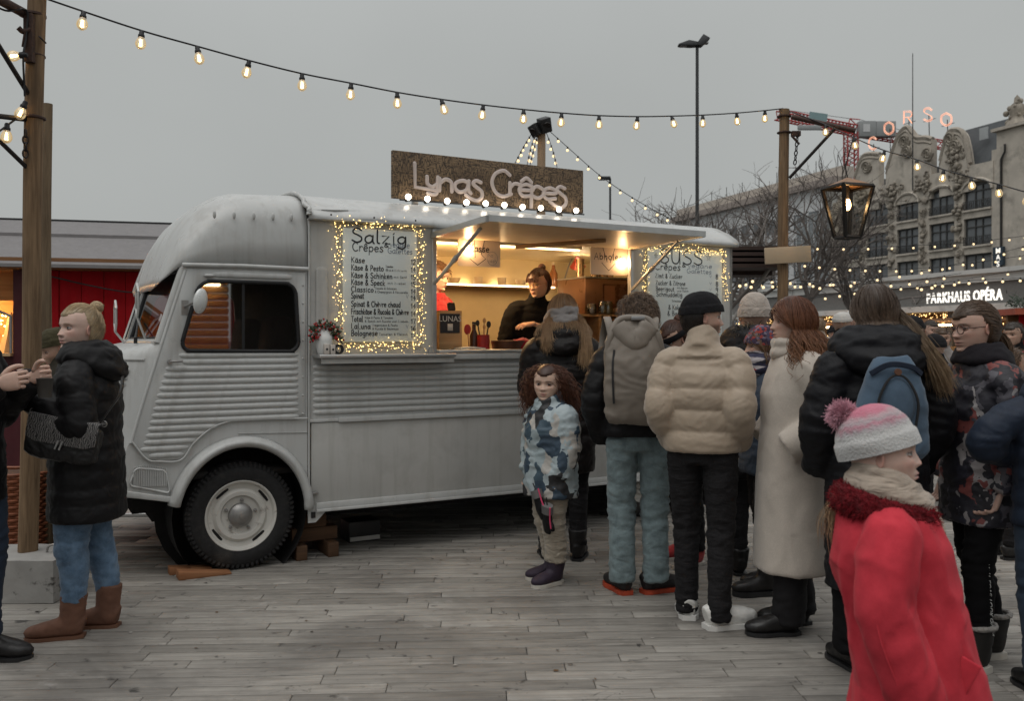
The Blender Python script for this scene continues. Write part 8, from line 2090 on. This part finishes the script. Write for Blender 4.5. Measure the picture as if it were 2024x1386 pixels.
# --- helper in red behind the jamb
xs_, zt_ = TP(853, 522, 1.15); wl_ = TWld(xs_, 1.15)
r1 = Person('helper in red jumper half hidden behind the hatch jamb', 1.66, (wl_.x, wl_.y), 60, zbase=zt_ - 1.66, lean=(0, -0.02), head=(0, 10, 0)); r1.body(skin=SK1); r1.top('jumper', REDJ, hem=0.45, bulk=0.016, sleeve=0.95); r1.trousers(BLKDEN, voxel=0.02); r1.shoes(LEATH, BLACKP); r1.hair((0.10, 0.05, 0.025), 'short', length=0.3, n=900)

# --- blond customer at the hatch
Yb_ = 6.2
b1 = Person('blond woman in black hooded jacket ordering at the hatch, seen from behind', 1.80, (gx(1112, Yb_), Yb_), 176, lean=(0, -0.02), head=(8, 4, 0), armL=((0.03, -0.01, -0.165), (-0.02, -0.10, -0.25)), armR=((0.03, -0.01, -0.165), (-0.02, -0.10, -0.25)))
b1.body(skin=SK1); b1.top('jacket', cloth('brown black nylon', (0.010, 0.0075, 0.0072), 0.5, 0, 0.35, 11, spec=0.25), hem=0.33, bulk=0.020, puff=(0.12, 0.010), hood=True, hood_size=1.1, hip=0.114, chest=0.114, waist=0.11, arm_r=(0.044, 0.039, 0.032)); b1.trousers(BLKDEN); b1.shoes(LEATH, BLACKP, boot=0.12)
b1.scarf(SCARFG, r=0.05, t=0.03, turns=3, z0=0.03, dz=0.028, front=0.0)
for sg in (-1, 1): b1.locks((sg * .30, .25, -.05), ((sg * .16, .30, -.30), (sg * .22, .50, -.75), (sg * .20, .52, -1.35 if sg < 0 else -.9)), 800, (.30, .17, .085), (.45, .29, .16), jit=.04, seed=4 + sg, r=.001)
b1.hair((0.30, 0.17, 0.085), 'long', n=1200, length=0.5, wave=0.03, wf=5, tip=(0.42, 0.28, 0.16), vol=0.10, spread=0.40, seed=8, thick=0.0018, side_drop=0.10)

# --- curly girl
Yg = 5.56
g1 = Person('curly haired girl in blue patterned jacket looking back at the camera', 1.33, (gx(1088, Yg), Yg), -58, child=True, feet=((0.045, -0.02, 6), (-0.05, 0.03, -14)), head=(38, 3, 2), armL=((0.035, 0.0, -0.15), (0.02, -0.03, -0.28)), armR=((0.035, -0.01, -0.15), (0.01, -0.05, -0.28)))
g1.body(hands=({}, {}), skin=(0.58, 0.40, 0.31), brow=(0.05, 0.03, 0.02), eye=(0.035, 0.02, 0.012), lips=(0.45, 0.19, 0.16), gaze=(0.15, 0.05), blush=0.15)
g1.top('jacket', CAMO, hem=0.405, bulk=0.026, collar=0.05, collar_r=0.058, hip=0.122, waist=0.115, chest=0.118, arm_r=(0.05, 0.044, 0.036), fold=0.007, depth=0.012); g1.trousers(PANT, r=(0.062, 0.05, 0.046), hem=0.105, stack=0.004, fold=0.006, ffreq=(8, 8, 40)); g1.shoes(PURP, WSOLE, boot=0.125, length=0.168, width=0.034, sole=0.022, name='boot', shaft=0.045)
g1.hair((0.075, 0.030, 0.018), 'curly', n=750, length=.42, spread=.22, wave=.06, wf=8, tip=(.12, .045, .024), cap=False, nseg=10, seed=14, thick=.0015, hairline=.26)
g1.hair((0.075, 0.030, 0.018), 'curly', n=1500, length=1.08, spread=0.62, wave=0.06, wf=7, tip=(0.15, 0.055, 0.028), vol=0.1, nseg=14, seed=4, thick=0.0015, hairline=0.25, side_drop=0.06)
for k, (px, py, dy) in enumerate(((1068, 1000, -0.17), (1082, 1028, -0.20))):
    gl = thing('glove', ('black and grey ski glove with pink trim dangling nearer the van', 'black and grey ski glove with pink trim dangling nearer the camera')[k], 'glove', tuple(at(px, py, Yg + dy)), R(-40), 'gloves dangling from the girl'); gl.rotation_euler = (R(8), R(-18 + 30 * k), R(-60))
    mb = MB().loft(catmull([(0, 0, 0.09), (0, 0, 0.05), (0, 0, 0.0), (0, 0, -0.05), (0, 0, -0.085)], 16), np.interp(np.linspace(0, 1, 16), [0, .3, .6, 1], [.042, .038, .045, .03]), np.interp(np.linspace(0, 1, 16), [0, .3, .6, 1], [.028, .024, .026, .014]), (1, 0, 0), 16).loft(catmull([(0.03, 0, 0.0), (0.055, 0, -0.02), (0.058, 0, -0.05)], 8), .014, None, (0, 1, 0), 10)
    put('glove_body', remesh(mb.mesh('t'), .006, 2), BLACK, gl); MB().loft([(0, 0, 0.095), (0, 0, 0.045)], .045, .031, (1, 0, 0), 16).build('cuff', M('grey shell', (0.13, 0.125, 0.125), 0.5), gl, 50); MB().tube(catmull([(0.05, -.012, 0.1), (0.052, -.014, .02), (0.06, -.012, -.03)], 10), .005, 6).build('piping', M('pink trim', (0.6, 0.06, 0.14), 0.5), gl, 60); MB().tube([(0, 0, .09), (-0.01, 0.0, .14)], .004, 5).build('loop', BLACKP, gl, 60)

# --- man with roll-top rucksack
Ym = 5.3
m1 = Person('man in black jacket and teal jeans carrying a taupe rolltop backpack', 1.74, (gx(1262, Ym), Ym), 178, feet=((0.055, -0.02, 20), (-0.058, -0.02, -62)), lean=(0, -0.01), head=(20, 8, 0), armL=((0.05, 0.02, -0.165), (0.02, -0.06, -0.29)), armR=((0.05, 0.0, -0.165), (0.0, -0.09, -0.27)))
m1.body(skin=SK1); m1.top('jacket', BLACK, hem=0.535, bulk=0.022, puff=(0.055, 0.007), collar=0.05, collar_r=0.056, hip=0.112, chest=0.12, waist=0.112, arm_r=(0.045, 0.04, 0.032)); m1.trousers(TEAL, r=(0.054, 0.045, 0.041), hem=0.045, fold=0.007, seed=9, ffreq=(8, 8, 18))
m1.shoes(M('black trail mesh', (0.02, 0.018, 0.018), 0.7, var=0.4, vscale=60), M('orange red rubber', (0.36, 0.05, 0.02), 0.6, var=0.4, vscale=14), length=0.165, width=0.03, sole=0.026, vox=.007)
m1.hair((0.085, 0.055, 0.036), 'short', n=1300, length=0.34, vol=0.10, seed=6, tip=(0.17, 0.11, 0.07), thick=0.0019)
bpk = thing('rolltop_backpack', 'taupe rolltop backpack on the back of the teal jeans man', 'backpack', tuple(at(1252, 838, Ym - 0.20)), R(-2)); TAUPE = M('taupe coated fabric', (0.205, 0.175, 0.145), 0.5, var=0.08, vscale=5, bump_s=0.12, bump_scale=12)
zz = np.linspace(0, 0.60, 30); f = zz / 0.60
rx = np.interp(f, [0, .06, .2, .6, .8, .92, 1], [.135, .16, .17, .168, .155, .11, .085]); ry = np.interp(f, [0, .06, .3, .6, .85, 1], [.05, .075, .085, .08, .055, .022])
me = remesh(MB().loft(np.stack([0.004 * np.sin(f * 5), -0.02 * np.sin(f * 3), zz], 1), rx, ry, (1, 0, 0), 30, e=3.2).mesh('t'), 0.009, 3); folds(me, 0.006, (6, 6, 9), 8); put('sack', me, TAUPE, bpk)
rl = MB().loft(catmull([(-0.15, -0.05, 0.40), (-0.13, -0.055, 0.50), (-0.085, -0.03, 0.585), (0, -0.03, 0.60), (0.085, -0.03, 0.585), (0.13, -0.055, 0.50), (0.155, -0.05, 0.40)], 40), 0.014, 0.02, (0, 1, 0), 8); put('roll_top', rl.mesh('roll_top', 60), TAUPE, bpk)
me = MB().loft(catmull([(-0.09, -0.05, 0.555), (0, -0.075, 0.47), (0.09, -0.05, 0.555)], 20), 0.05, 0.012, (0, 0.2, 1), 14).mesh('t', 60); folds(me, 0.01, (20, 20, 12), 2); put('folded_top', me, TAUPE, bpk)
MB().box((0.02, -0.055, 0.597), (0.075, 0.02, 0.022)).build('buckle', M('grey buckle', (0.25, 0.25, 0.25), 0.35, .3), bpk, 30, bevel=.004)
strap('zip', [(-0.115, -0.085, 0.42), (-0.125, -0.098, 0.32), (-0.122, -0.100, 0.2), (-0.118, -0.095, 0.12)], 0.006, 0.003, BLACKP, bpk, (1, 0, 0)); bf('x', 0.05, BLACKP, bpk, (0.01, -0.102, 0.235), name='emblem', ext=.0005)
for s_ in (-1, 1): strap('shoulder_strap', [(s_ * .12, 0.05, .50), (s_ * .135, 0.10, .585), (s_ * .14, .20, .60), (s_ * .15, .30, .50), (s_ * .17, .28, .3)], .022, .007, TAUPE, bpk, (1, 0, 0))

# --- man in beige puffer
Yp_ = 4.78
p1 = Person('man in beige puffer jacket and black knitted hat seen from behind', 1.735, (gx(1388, Yp_), Yp_), 158, feet=((0.05, -0.035, 14), (-0.062, 0.045, -50)), lean=(0, 0.0), head=(-68, 2, 0), armL=((0.024, 0.045, -0.165), (0.005, -0.055, -0.262)), armR=((0.024, 0.045, -0.165), (0.005, -0.055, -0.262)))
p1.body(skin=SK1, beard=(0.10, 0.065, 0.048), brow=(0.03, 0.02, 0.015), eye=(0.03, 0.02, 0.01))
p1.top('jacket', BEIGE, hem=0.522, bulk=0.020, puff=(0.112, 0.019), collar=0.035, collar_r=0.050, collar_tilt=0.6, hip=0.108, waist=0.106, chest=0.108, arm_r=(0.041, 0.039, 0.033), fold=0.0026, smooth=1, voxel=0.0085, crinkle=0, arm_puff=(0.115, 0.018), seed=4); p1.trousers(BLKDEN, r=(0.053, 0.039, 0.032), hem=0.026, fold=0.0065, seed=2); p1.shoes(WLEA, WLEA, length=0.168, width=0.032, sole=0.028, toe=1.15, name='sneaker', vox=.006); p1.beanie(BLKNIT, tall=0.08, low=0.085, tilt=6, lift=0.06); p1.hair((.022, .015, .012), 'short', n=620, length=.07, vol=0.0)

# --- people glimpsed between them
h1 = Person('person with black headband looking down before the sweet menu', 1.64, (gx(1352, 6.05), 6.05), -60, lean=(0, -0.02), head=(0, 24, 0), headoff=(0, -.015, -.02)); h1.body(skin=SK2); h1.top('jacket', BLACK, bulk=0.02, voxel=0.016, collar=.04); h1.trousers(BLKDEN, voxel=0.016); h1.shoes(cloth('red trainers', (0.35, 0.03, 0.03)), WSOLE); h1.hair((0.09, 0.04, 0.025), 'bun', n=800, tie=(0, .35, .42))
MB().loft([( .405 * math.cos(a), .49 * math.sin(a) + .04, .17 + .06 * math.sin(a)) for a in np.linspace(0, 2 * PI, 40, endpoint=False)], .02, .09, (1, 0, 0), 8, closed=True).xf(h1.hM @ Matrix.Scale(h1.hh, 4)).build('headband', BLKNIT, h1.root, 60)
f1 = Person('person in pale bobble hat and fur trimmed black hood', 1.765, (gx(1492, 5.75), 5.75), 172, head=(0, 0, 0)); f1.body(skin=SK1); f1.top('coat', BLACK, hem=.35, bulk=.022, hood=True, hood_size=1.3, voxel=.014); f1.trousers(BLKDEN, voxel=.016); f1.shoes(LEATH, BLACKP, boot=.1); f1.beanie(cloth('oatmeal knit', (.36, .31, .27), .95, 180, .4, 26), tall=.14, low=-.02, lift=.07, tilt=0)
fur = MB(); rgf = np.random.RandomState(3)
a = rgf.uniform(-.3, PI + .3, 900); c = np.stack([.115 * np.cos(a), .10 + .03 * np.sin(a), .855 * 1.765 + .035 * rgf.randn(900)], 1) + rgf.normal(size=(900, 3)) * .012; d = rgf.normal(size=(900, 3)) + np.stack([np.cos(a) * .4, .9 + 0 * a, .3 + 0 * a], 1); d /= np.linalg.norm(d, axis=1)[:, None]
fur.strands(np.stack([c, c + d * .03, c + d * .055 + (0, 0, -.01)], 1), np.array([.003, .0025, .0006])[None], None, np.array((1.1, .85, .55)) * rgf.choice((0.02, 0.05, 0.16), (900, 1, 1)))
fur.build('fur_trim', HAIRM, f1.root, 179, colors=True, fix=False)
k1 = Person('person in mottled purple knitted hat and striped scarf in profile', 1.565, (gx(1512, 5.35), 5.35), -84, head=(0, 2, 0), feet=((.05, -.03, 0), (-.05, .04, 0))); k1.body(skin=SK1, brow=(.08, .05, .03)); k1.top('jacket', SLATEB, hem=.45, bulk=.02, voxel=.013); k1.trousers(BLKDEN, voxel=.014); k1.shoes(LEATH, BLACKP, boot=.1, length=.165, width=.032, sole=.03, name='boot'); k1.beanie(KNITP, tall=.10, low=.02, lift=.05, tilt=10); k1.scarf(SCARFP, r=.052, t=.03, turns=3, z0=-.01, dz=.03); k1.hair((.14, .08, .045), 'long', n=350, length=.35, cap=False, wave=.03, hairline=.1, back_only=False)

# --- woman in cream coat
Yd = 4.66
d1 = Person('auburn haired woman in long cream wool coat in profile', 1.705, (gx(1567, Yd), Yd), -88, feet=((0.05, -0.05, 2), (-0.05, 0.02, -4)), lean=(0, 0.012), head=(-6, 0, 0), armL=((0.055, 0.055, -0.165), (0.02, -0.075, -0.245)), armR=((0.04, 0.0, -0.165), (0.02, -0.075, -0.245)))
d1.body(skin=SK1, brow=(.10, .05, .03), lips=(.42, .17, .15), eye=(.05, .03, .02))
d1.top('coat', CREAMW, hem=0.185, bulk=0.020, hip=0.105, waist=0.102, chest=0.108, flare=0.012, collar=0.02, collar_r=0.05, fold=0.006, arm_r=(0.045, 0.042, 0.034), depth=0.008, smooth=4, seed=12, ffreq=(8, 8, 1.6))
d1.trousers(cloth('wide black trousers', (0.012, 0.011, 0.012), .8), r=(0.055, 0.046, 0.045), hem=0.03); d1.shoes(LEATH, BLACKP, length=.16, width=.03, sole=.02)
d1.scarf(CREAMW, 'shawl_collar', r=.046, t=.018, turns=2, z0=-.012, dz=.024, front=.016, fold=.004)
d1.hair((0.115, 0.038, 0.018), 'long', n=1600, length=1.1, wave=0.14, wf=7.5, tip=(0.27, 0.125, 0.055), vol=0.13, spread=0.5, seed=5, side_drop=0.10, flow=(0, 0.08), nseg=11, thick=0.0018)
# --- woman with blue backpack
Ye = 4.08
e1_ = Person('long haired woman in black hooded coat with a small blue backpack', 1.735, (gx(1733, Ye), Ye), 184, feet=((0.06, -0.02, 8), (-0.06, 0.02, -8)), head=(4, 2, 0), armL=((0.055, 0.0, -0.165), (0.03, -0.06, -0.29)), armR=((0.055, 0.0, -0.165), (0.03, -0.06, -0.29)))
e1_.body(skin=SK1); e1_.top('coat', cloth('blue black nylon', (0.007, 0.007, 0.009), .55, 0, .35, 10, spec=.2), hem=0.22, bulk=0.024, hood=True, hood_size=1.3, hip=.116, waist=.112, chest=.116, arm_r=(.046, .043, .036), fold=.007); e1_.trousers(BLACKW, r=(.07, .055, .05), hem=.05); e1_.shoes(LEATH, BLACKP, boot=.1)
e1_.hair((0.085, 0.055, 0.038), 'long', n=900, length=0.50, wave=0.012, wf=4, tip=(0.19, 0.125, 0.08), vol=0.09, spread=0.10, seed=15, side_drop=0.14, flow=(0, 0.3), thick=0.0017, part=0.1)
e1_.locks((-.30, .22, .1), ((-.08, .34, -.35), (-.20, .62, -.75), (-.36, .72, -1.15), (-.50, .70, -1.5)), 600, (.12, .08, .05), (.34, .235, .14), jit=.03, seed=9, r=.0011, name='loose_lock')
bb = thing('blue_backpack', 'small grey blue backpack worn over the black hooded coat', 'backpack', tuple(at(1760, 905, Ye - 0.235)), R(-6)); BLU = cloth('grey blue canvas', (0.075, 0.115, 0.165), .85, 300, .3, 9)
zz = np.linspace(0, 0.43, 24); f = zz / .43
me = remesh(MB().loft(np.stack([0 * f, -.02 * np.sin(f * 3), zz], 1), np.interp(f, [0, .08, .5, .85, 1], [.12, .148, .145, .105, .07]), np.interp(f, [0, .1, .5, .9, 1], [.05, .075, .075, .05, .03]), (1, 0, 0), 26, e=2.8).mesh('t'), .009, 3); folds(me, .006, (9, 9, 6), 5); put('sack', me, BLU, bb)
fo2 = MB().ell((0, -.085, .235), (.075, .03, .11), 20, 14).build('pocket', BLU, bb, 60); strap('piping', [(-.07, -.10, .13), (-.078, -.105, .25), (-.03, -.10, .345), (.03, -.10, .345), (.078, -.105, .25), (.07, -.10, .13)], .006, .005, BLACKP, bb, (0, 1, 0)); strap('flap_strap', [(-.1, -.06, .36), (-.03, -.09, .40), (.06, -.08, .39), (.11, -.05, .36)], .012, .006, NAVY, bb, (0, 0, 1)); MB().cyl((0, -.108, .37), (0, -.095, .37), .014, n=14).build('toggle', BROWNLE, bb, 50)
for s_ in (-1, 1): strap('shoulder_strap', [(s_ * .05, .0, .41), (s_ * .06, .03, .44), (s_ * .07, .10, .46)], .014, .006, NAVY, bb, (1, 0, 0))
# --- teenager with glasses
Yt = 4.15
t1 = Person('girl with glasses and ponytail in dark splatter print jacket', 1.665, (gx(1936, Yt), Yt), -84, feet=((.05, -.06, 2), (-.05, .05, -4)), head=(4, 4, 0), armL=((0.03, 0.03, -0.165), (0.01, -0.02, -0.31)))
t1.body(hands=({}, {}), skin=SK1, brow=(.10, .065, .045), lips=(.42, .18, .16), eye=(.05, .035, .02)); t1.top('jacket', SPLAT, hem=.40, bulk=.020, collar=.03, collar_r=.05, hip=.105, waist=.100, chest=.103, fold=.006); put_ = t1.hood(cloth('black hood', (.014, .012, .015)), t1.root, 0.88)
t1.trousers(BLACKW, r=(.05, .038, .03), hem=.09); t1.shoes(M('dark olive boot', (.014, .0125, .011), .7, var=.2), WSOLE, boot=.125, length=.17, width=.033, sole=.03, name='boot', cuff=cloth('grey fleece', (.28, .26, .24), .95, 120, .6, 40), shaft=.042)
t1.hair((0.085, 0.05, 0.03), 'pony', n=1100, tie=(0, .47, -.12), length=.75, vol=.04, wave=.03, wf=6, tip=(.14, .085, .05), hairline=.20, thick=.0016); glasses(t1, M('dark frame', (.05, .025, .02), .4), .105)
MB().loft([(0.07 * math.cos(a), .50 + .035 * math.sin(a), -.13 + .06 * math.sin(a)) for a in np.linspace(0, 2 * PI, 16, endpoint=False)], .035, None, (0, 0, 1), 8, closed=True).xf(t1.hM @ Matrix.Scale(t1.hh, 4)).build('hair_tie', SCARFG, t1.root, 60)
bf('LOVE YOUR OWN WAY LOVE YOUR OWN', .030, M('white print', (.6, .6, .58), .5), t1.root, tuple(np.array(t1.knee[0]) + (0.068, 0.01, -.02)), (0, R(86), R(90)), 'side_print', .0008)
# --- child in navy puffer at the right edge
Yn = 3.8
n1 = Person('child in navy puffer jacket and jeans cut off by the right edge', 1.50, (gx(2092, Yn), Yn), 172, armL=((0.11, 0.02, -0.10), (0.0, -0.1, -0.15)), armR=((0.05, 0.0, -0.16), (0.02, -0.05, -0.3))); n1.body(skin=SK1); n1.top('jacket', NAVY, hem=.47, bulk=.018, puff=(.085, .013), hip=.11, chest=.11, arm_r=(.042, .04, .034), hood=True); n1.trousers(cloth('dark jeans', (.03, .045, .07)), r=(.058, .045, .036)); n1.shoes(LEATH, BLACKP); n1.hair((.08, .05, .03), 'short', length=.3, n=600)

# --- girl in the red coat, nearest
Yk = 2.5
q1 = Person('little girl in coral red coat and pink bobble hat walking right', 1.27, (gx(1798, Yk), Yk), 78, lean=(0, .055), child=True, feet=((.05, -.03, 0), (-.05, .03, 0)), head=(2, -2, 0), armR=((0.045, 0.02, -0.165), (0.045, -0.055, -0.37)), armL=((0.05, 0.0, -0.155), (0.03, -0.04, -0.36)))
q1.hh = 0.215; q1.hc = np.array((0, .068, 1.182)); q1.hM = Matrix.Translation(q1.hc) @ Euler((R(-3), 0, R(-12))).to_matrix().to_4x4()
q1.body(skin=(0.62, 0.43, 0.36), brow=(.28, .18, .12), lips=(.50, .20, .19), eye=(.08, .09, .10), blush=.4, gaze=(0, .05), nose=.8)
q1.top('coat', CORAL, hem=0.19, bulk=0.016, hip=0.112, waist=0.105, chest=0.104, flare=0.052, fold=0.008, arm_r=(0.048, 0.046, 0.043), depth=0.034, smooth=4, seed=7, voxel=.009, ffreq=(9, 9, 4))
q1.trousers(BLACKW, voxel=.016); q1.shoes(LEATH, BLACKP, boot=.12)
MB().box((0, 0, 0), (.008, .05, .12), (R(24), 0, R(-26))).build('pocket_flap', CORAL, q1.root, 30, bevel=.005, loc=(-.138, -.098, .61))
ar_ = [q1.sh[1], q1.arm[1][0], q1.arm[1][1]]; rr_ = (.048 * 1.27 + .013, .046 * 1.27 + .013, .043 * 1.27 + .013)
strap('sleeve_seam', [tuple(np.array(p) + (-r * .93, r * .36, -.02)) for p, r in zip(ar_, rr_)], .0022, .0016, CORAL, q1.root, (0, 1, 0)); strap('sleeve_seam', [tuple(np.array(p) + (-r * .9, -r * .42, -.02)) for p, r in zip(ar_, rr_)], .0022, .0016, CORAL, q1.root, (0, 1, 0))
fc = MB(); a = np.linspace(0, 2 * PI, 40, endpoint=False)
C = np.stack([np.sin(a) * .100, -np.cos(a) * .108 - .0, .012 - .024 * np.cos(a)], 1) + q1.neck + (0, 0, -.03); fc.loft(C, .038, .030, (0, 0, 1), 16, closed=True); me = remesh(fc.mesh('t'), .008, 2); folds(me, .006, (40, 40, 40), 5); put('fur_collar', me, DKFUR, q1.root)
fz = MB(); rgz = np.random.RandomState(12); vv = vco(me); nn_ = vno(me)
ix = rgz.choice(len(vv), 5200); d = nn_[ix] + rgz.normal(size=(5200, 3)) * .5; p = vv[ix]
fz.strands(np.stack([p, p + d * .004, p + d * .0075 + (0, 0, -.002)], 1), np.array([.0010, .0008, .0003])[None], None, np.array((.16, .006, .011)) * (.5 + .9 * rgz.rand(5200, 1, 1)))
tag(fz.build('fur_hairs', vcolmat('fur hairs', .8, .2), q1.root, 179, colors=True, fix=False), kind='stuff')
q1.scarf(SCARFB, r=.068, t=.026, turns=3, z0=-.006, dz=.026, front=.012, fold=.005, tilt=.03)
strap('scarf_end', [tuple(q1.neck + (0.02, -.12, .0)), tuple(q1.neck + (0.01, -.15, -.07)), tuple(q1.neck + (0.02, -.155, -.16)), tuple(q1.neck + (0.03, -.165, -.30))], .03, .010, SCARFB, q1.root, (1, 0, 0))
q1.locks((0, .38, -.45), ((0, .18, -.25), (0, .24, -.42), (0, .20, -.62)), 170, (.2, .12, .065), (.42, .28, .16), jit=.05, seed=3, r=.0009)
def hat_mat():
    m, nt, b = nodes_of('pink striped knit'); tc = N(nt, 'ShaderNodeTexCoord'); mp = N(nt, 'ShaderNodeMapping'); mp.vector_type = 'POINT'; nt.links.new(tc.outputs['UV'], mp.inputs[0]); sx = N(nt, 'ShaderNodeSeparateXYZ'); nt.links.new(tc.outputs['UV'], sx.inputs[0])
    nz = noise(nt, 60, 3); ad = N(nt, 'ShaderNodeMath', operation='MULTIPLY_ADD'); ad.inputs[1].default_value = .16; nt.links.new(nz, ad.inputs[0]); nt.links.new(sx.outputs[1], ad.inputs[2])
    cr_ = N(nt, 'ShaderNodeValToRGB'); el = cr_.color_ramp.elements; cols = [(.0, (.50, .50, .49)), (.36, (.50, .49, .48)), (.42, (.42, .36, .38)), (.50, (.46, .22, .27)), (.56, (.40, .33, .35)), (.64, (.48, .30, .33)), (.72, (.50, .17, .23)), (1.0, (.56, .11, .19))]
    while len(el) < len(cols): el.new(.5)
    for e_, (p_, c_) in zip(el, cols): e_.position = p_; e_.color = (*c_, 1)
    nt.links.new(ad.outputs[0], cr_.inputs[0]); nt.links.new(cr_.outputs[0], b.inputs['Base Color']); b.inputs['Roughness'].default_value = .95; b.inputs['Sheen Weight'].default_value = .4
    bump(nt, b, noise(nt, 140, 3), .8, .006); return m
hat = q1.beanie(hat_mat(), tall=.14, low=.03, lift=.09, tilt=14, puffy=.3)
mh = hat.data; uv = mh.uv_layers.new(name='UVMap'); nring, nt_ = 30, 48
lv_ = np.empty(len(mh.loops), int); mh.loops.foreach_get('vertex_index', lv_); zrel = np.minimum(lv_ // nt_, nring - 1) / (nring - 1); uvs = np.stack([(lv_ % nt_) / nt_, zrel * .95], 1); uv.data.foreach_set('uv', uvs.ravel())
pm = MB(); rgp = np.random.RandomState(2); pc = np.array(q1.hM @ Matrix.Rotation(R(-14), 4, 'X') @ Vector((0, .36 * .205, .62 * .205))); pm.c = (.55, .16, .26); pm.ell(pc, (.028,) * 3, 12, 8)
d = rgp.normal(size=(5200, 3)); d /= np.linalg.norm(d, axis=1)[:, None]; e_ = d + rgp.normal(size=(5200, 3)) * .2; L_ = .032 + .006 * rgp.rand(5200, 1)
pm.strands(np.stack([pc + d * .02, pc + d * .029, pc + e_ * L_], 1), np.array([.0011, .001, .0006])[None], None, np.array((.66, .36, .43)) * (.75 + .45 * rgp.rand(5200, 1, 1)))
pm.build('bobble', vcolmat('wool strands', .9, .1), q1.root, 179, colors=True, fix=False)
# --- trodden scraps on the paving
sc = MB(); rgs = np.random.RandomState(21)
for k in range(170):
    x, y = rgs.uniform(-4, 4), rgs.uniform(3.9, 7.5); a = rgs.uniform(0, 6.3, 5) ; a.sort(); r = rgs.uniform(.004, .016)
    sc.c = ((.03, .025, .02), (.35, .33, .3), (.12, .07, .035))[rgs.choice(3, p=(.5, .2, .3))]; sc.add([(x + r * math.cos(t), y + r * .8 * math.sin(t), .0035 + .003 * rgs.rand()) for t in a], [(0, 1, 2, 3, 4)])
tag(sc.build('leaf_litter', vcolmat('scraps', .8, .2), None, None, colors=True, fix=False), 'scraps of leaf and paper trodden on the paving', 'litter', kind='stuff')
# --- the crowd beyond
CR = [(1664, 612, 9.5, 150, 'dark', 'cap'), (1690, 585, 11, -30, 'tan', 'cap'), (1806, 620, 8.5, 170, 'navy', 'beanie'), (1838, 636, 12, 10, 'dark', None), (1862, 650, 10, -20, 'grey', None), (1850, 655, 7.5, 185, 'dark', 'beanie'), (2006, 640, 9, -60, 'dark', None), (1985, 655, 14, 30, 'navy', 'beanie'), (2016, 690, 7.5, 60, 'dark', 'pink'), (1648, 640, 13, 40, 'grey', 'beanie'), (1995, 690, 6.2, 100, 'dark', None), (1620, 630, 15, 200, 'tan', None)]
CM = {'dark': BLACKW, 'tan': CREAMW, 'navy': NAVY, 'grey': SCARFG}
labs = ('stroller in dark coat with pale cap beyond the auburn woman', 'man in tan jacket with white peaked cap beyond the long haired woman', 'stroller in navy coat with dark hat left of the girl with glasses', 'distant stroller facing the camera below the parking sign', 'distant man in grey jacket by the face of the girl with glasses', 'dark hatted stroller seen from behind by the splatter jacket', 'distant stroller in dark coat right of the ponytail', 'far stroller in navy with dark hat near the red hut', 'stroller in red pink hat at the right edge', 'distant stroller in grey behind the cream coat woman', 'dark haired stroller just behind the ponytail', 'far stroller in tan coat beyond the cream coat woman')
for i, (px, py, Y, fc_, cm, hw) in enumerate(CR):
    z = at(px, py, Y).z; H_ = max(1.3, min(1.86, z - (.03 if hw else 0)))
    pr = Person(labs[i], H_, (gx(px, Y), Y), fc_, group='people strolling beyond the queue'); pr.body(skin=SK1 if i % 2 else SK2, res=False); pr.top('coat', CM[cm], hem=.42, bulk=.022, voxel=.024, collar=.04, smooth=2); pr.trousers(BLKDEN, voxel=.026); pr.shoes(LEATH, BLACKP)
    if hw == 'beanie': pr.beanie(BLKNIT)
    elif hw == 'pink': pr.beanie(cloth('pink red knit', (.45, .06, .08), .95, 180, .4, 26))
    elif hw == 'cap': pr.beanie(M('white cap', (.55, .53, .5), .7), tall=.03, low=.14); MB().ell((0, -.42, .16), (.28, .30, .02), 16, 6).xf(pr.hM @ Matrix.Scale(pr.hh, 4)).build('peak', M('white cap', (.55, .53, .5), .7), pr.root, 60)
    else: pr.hair(((.05, .035, .025), (.12, .07, .04), (.3, .2, .12))[i % 3], 'short', n=260, length=.3)
bpy.data.scenes.remove(TMP)
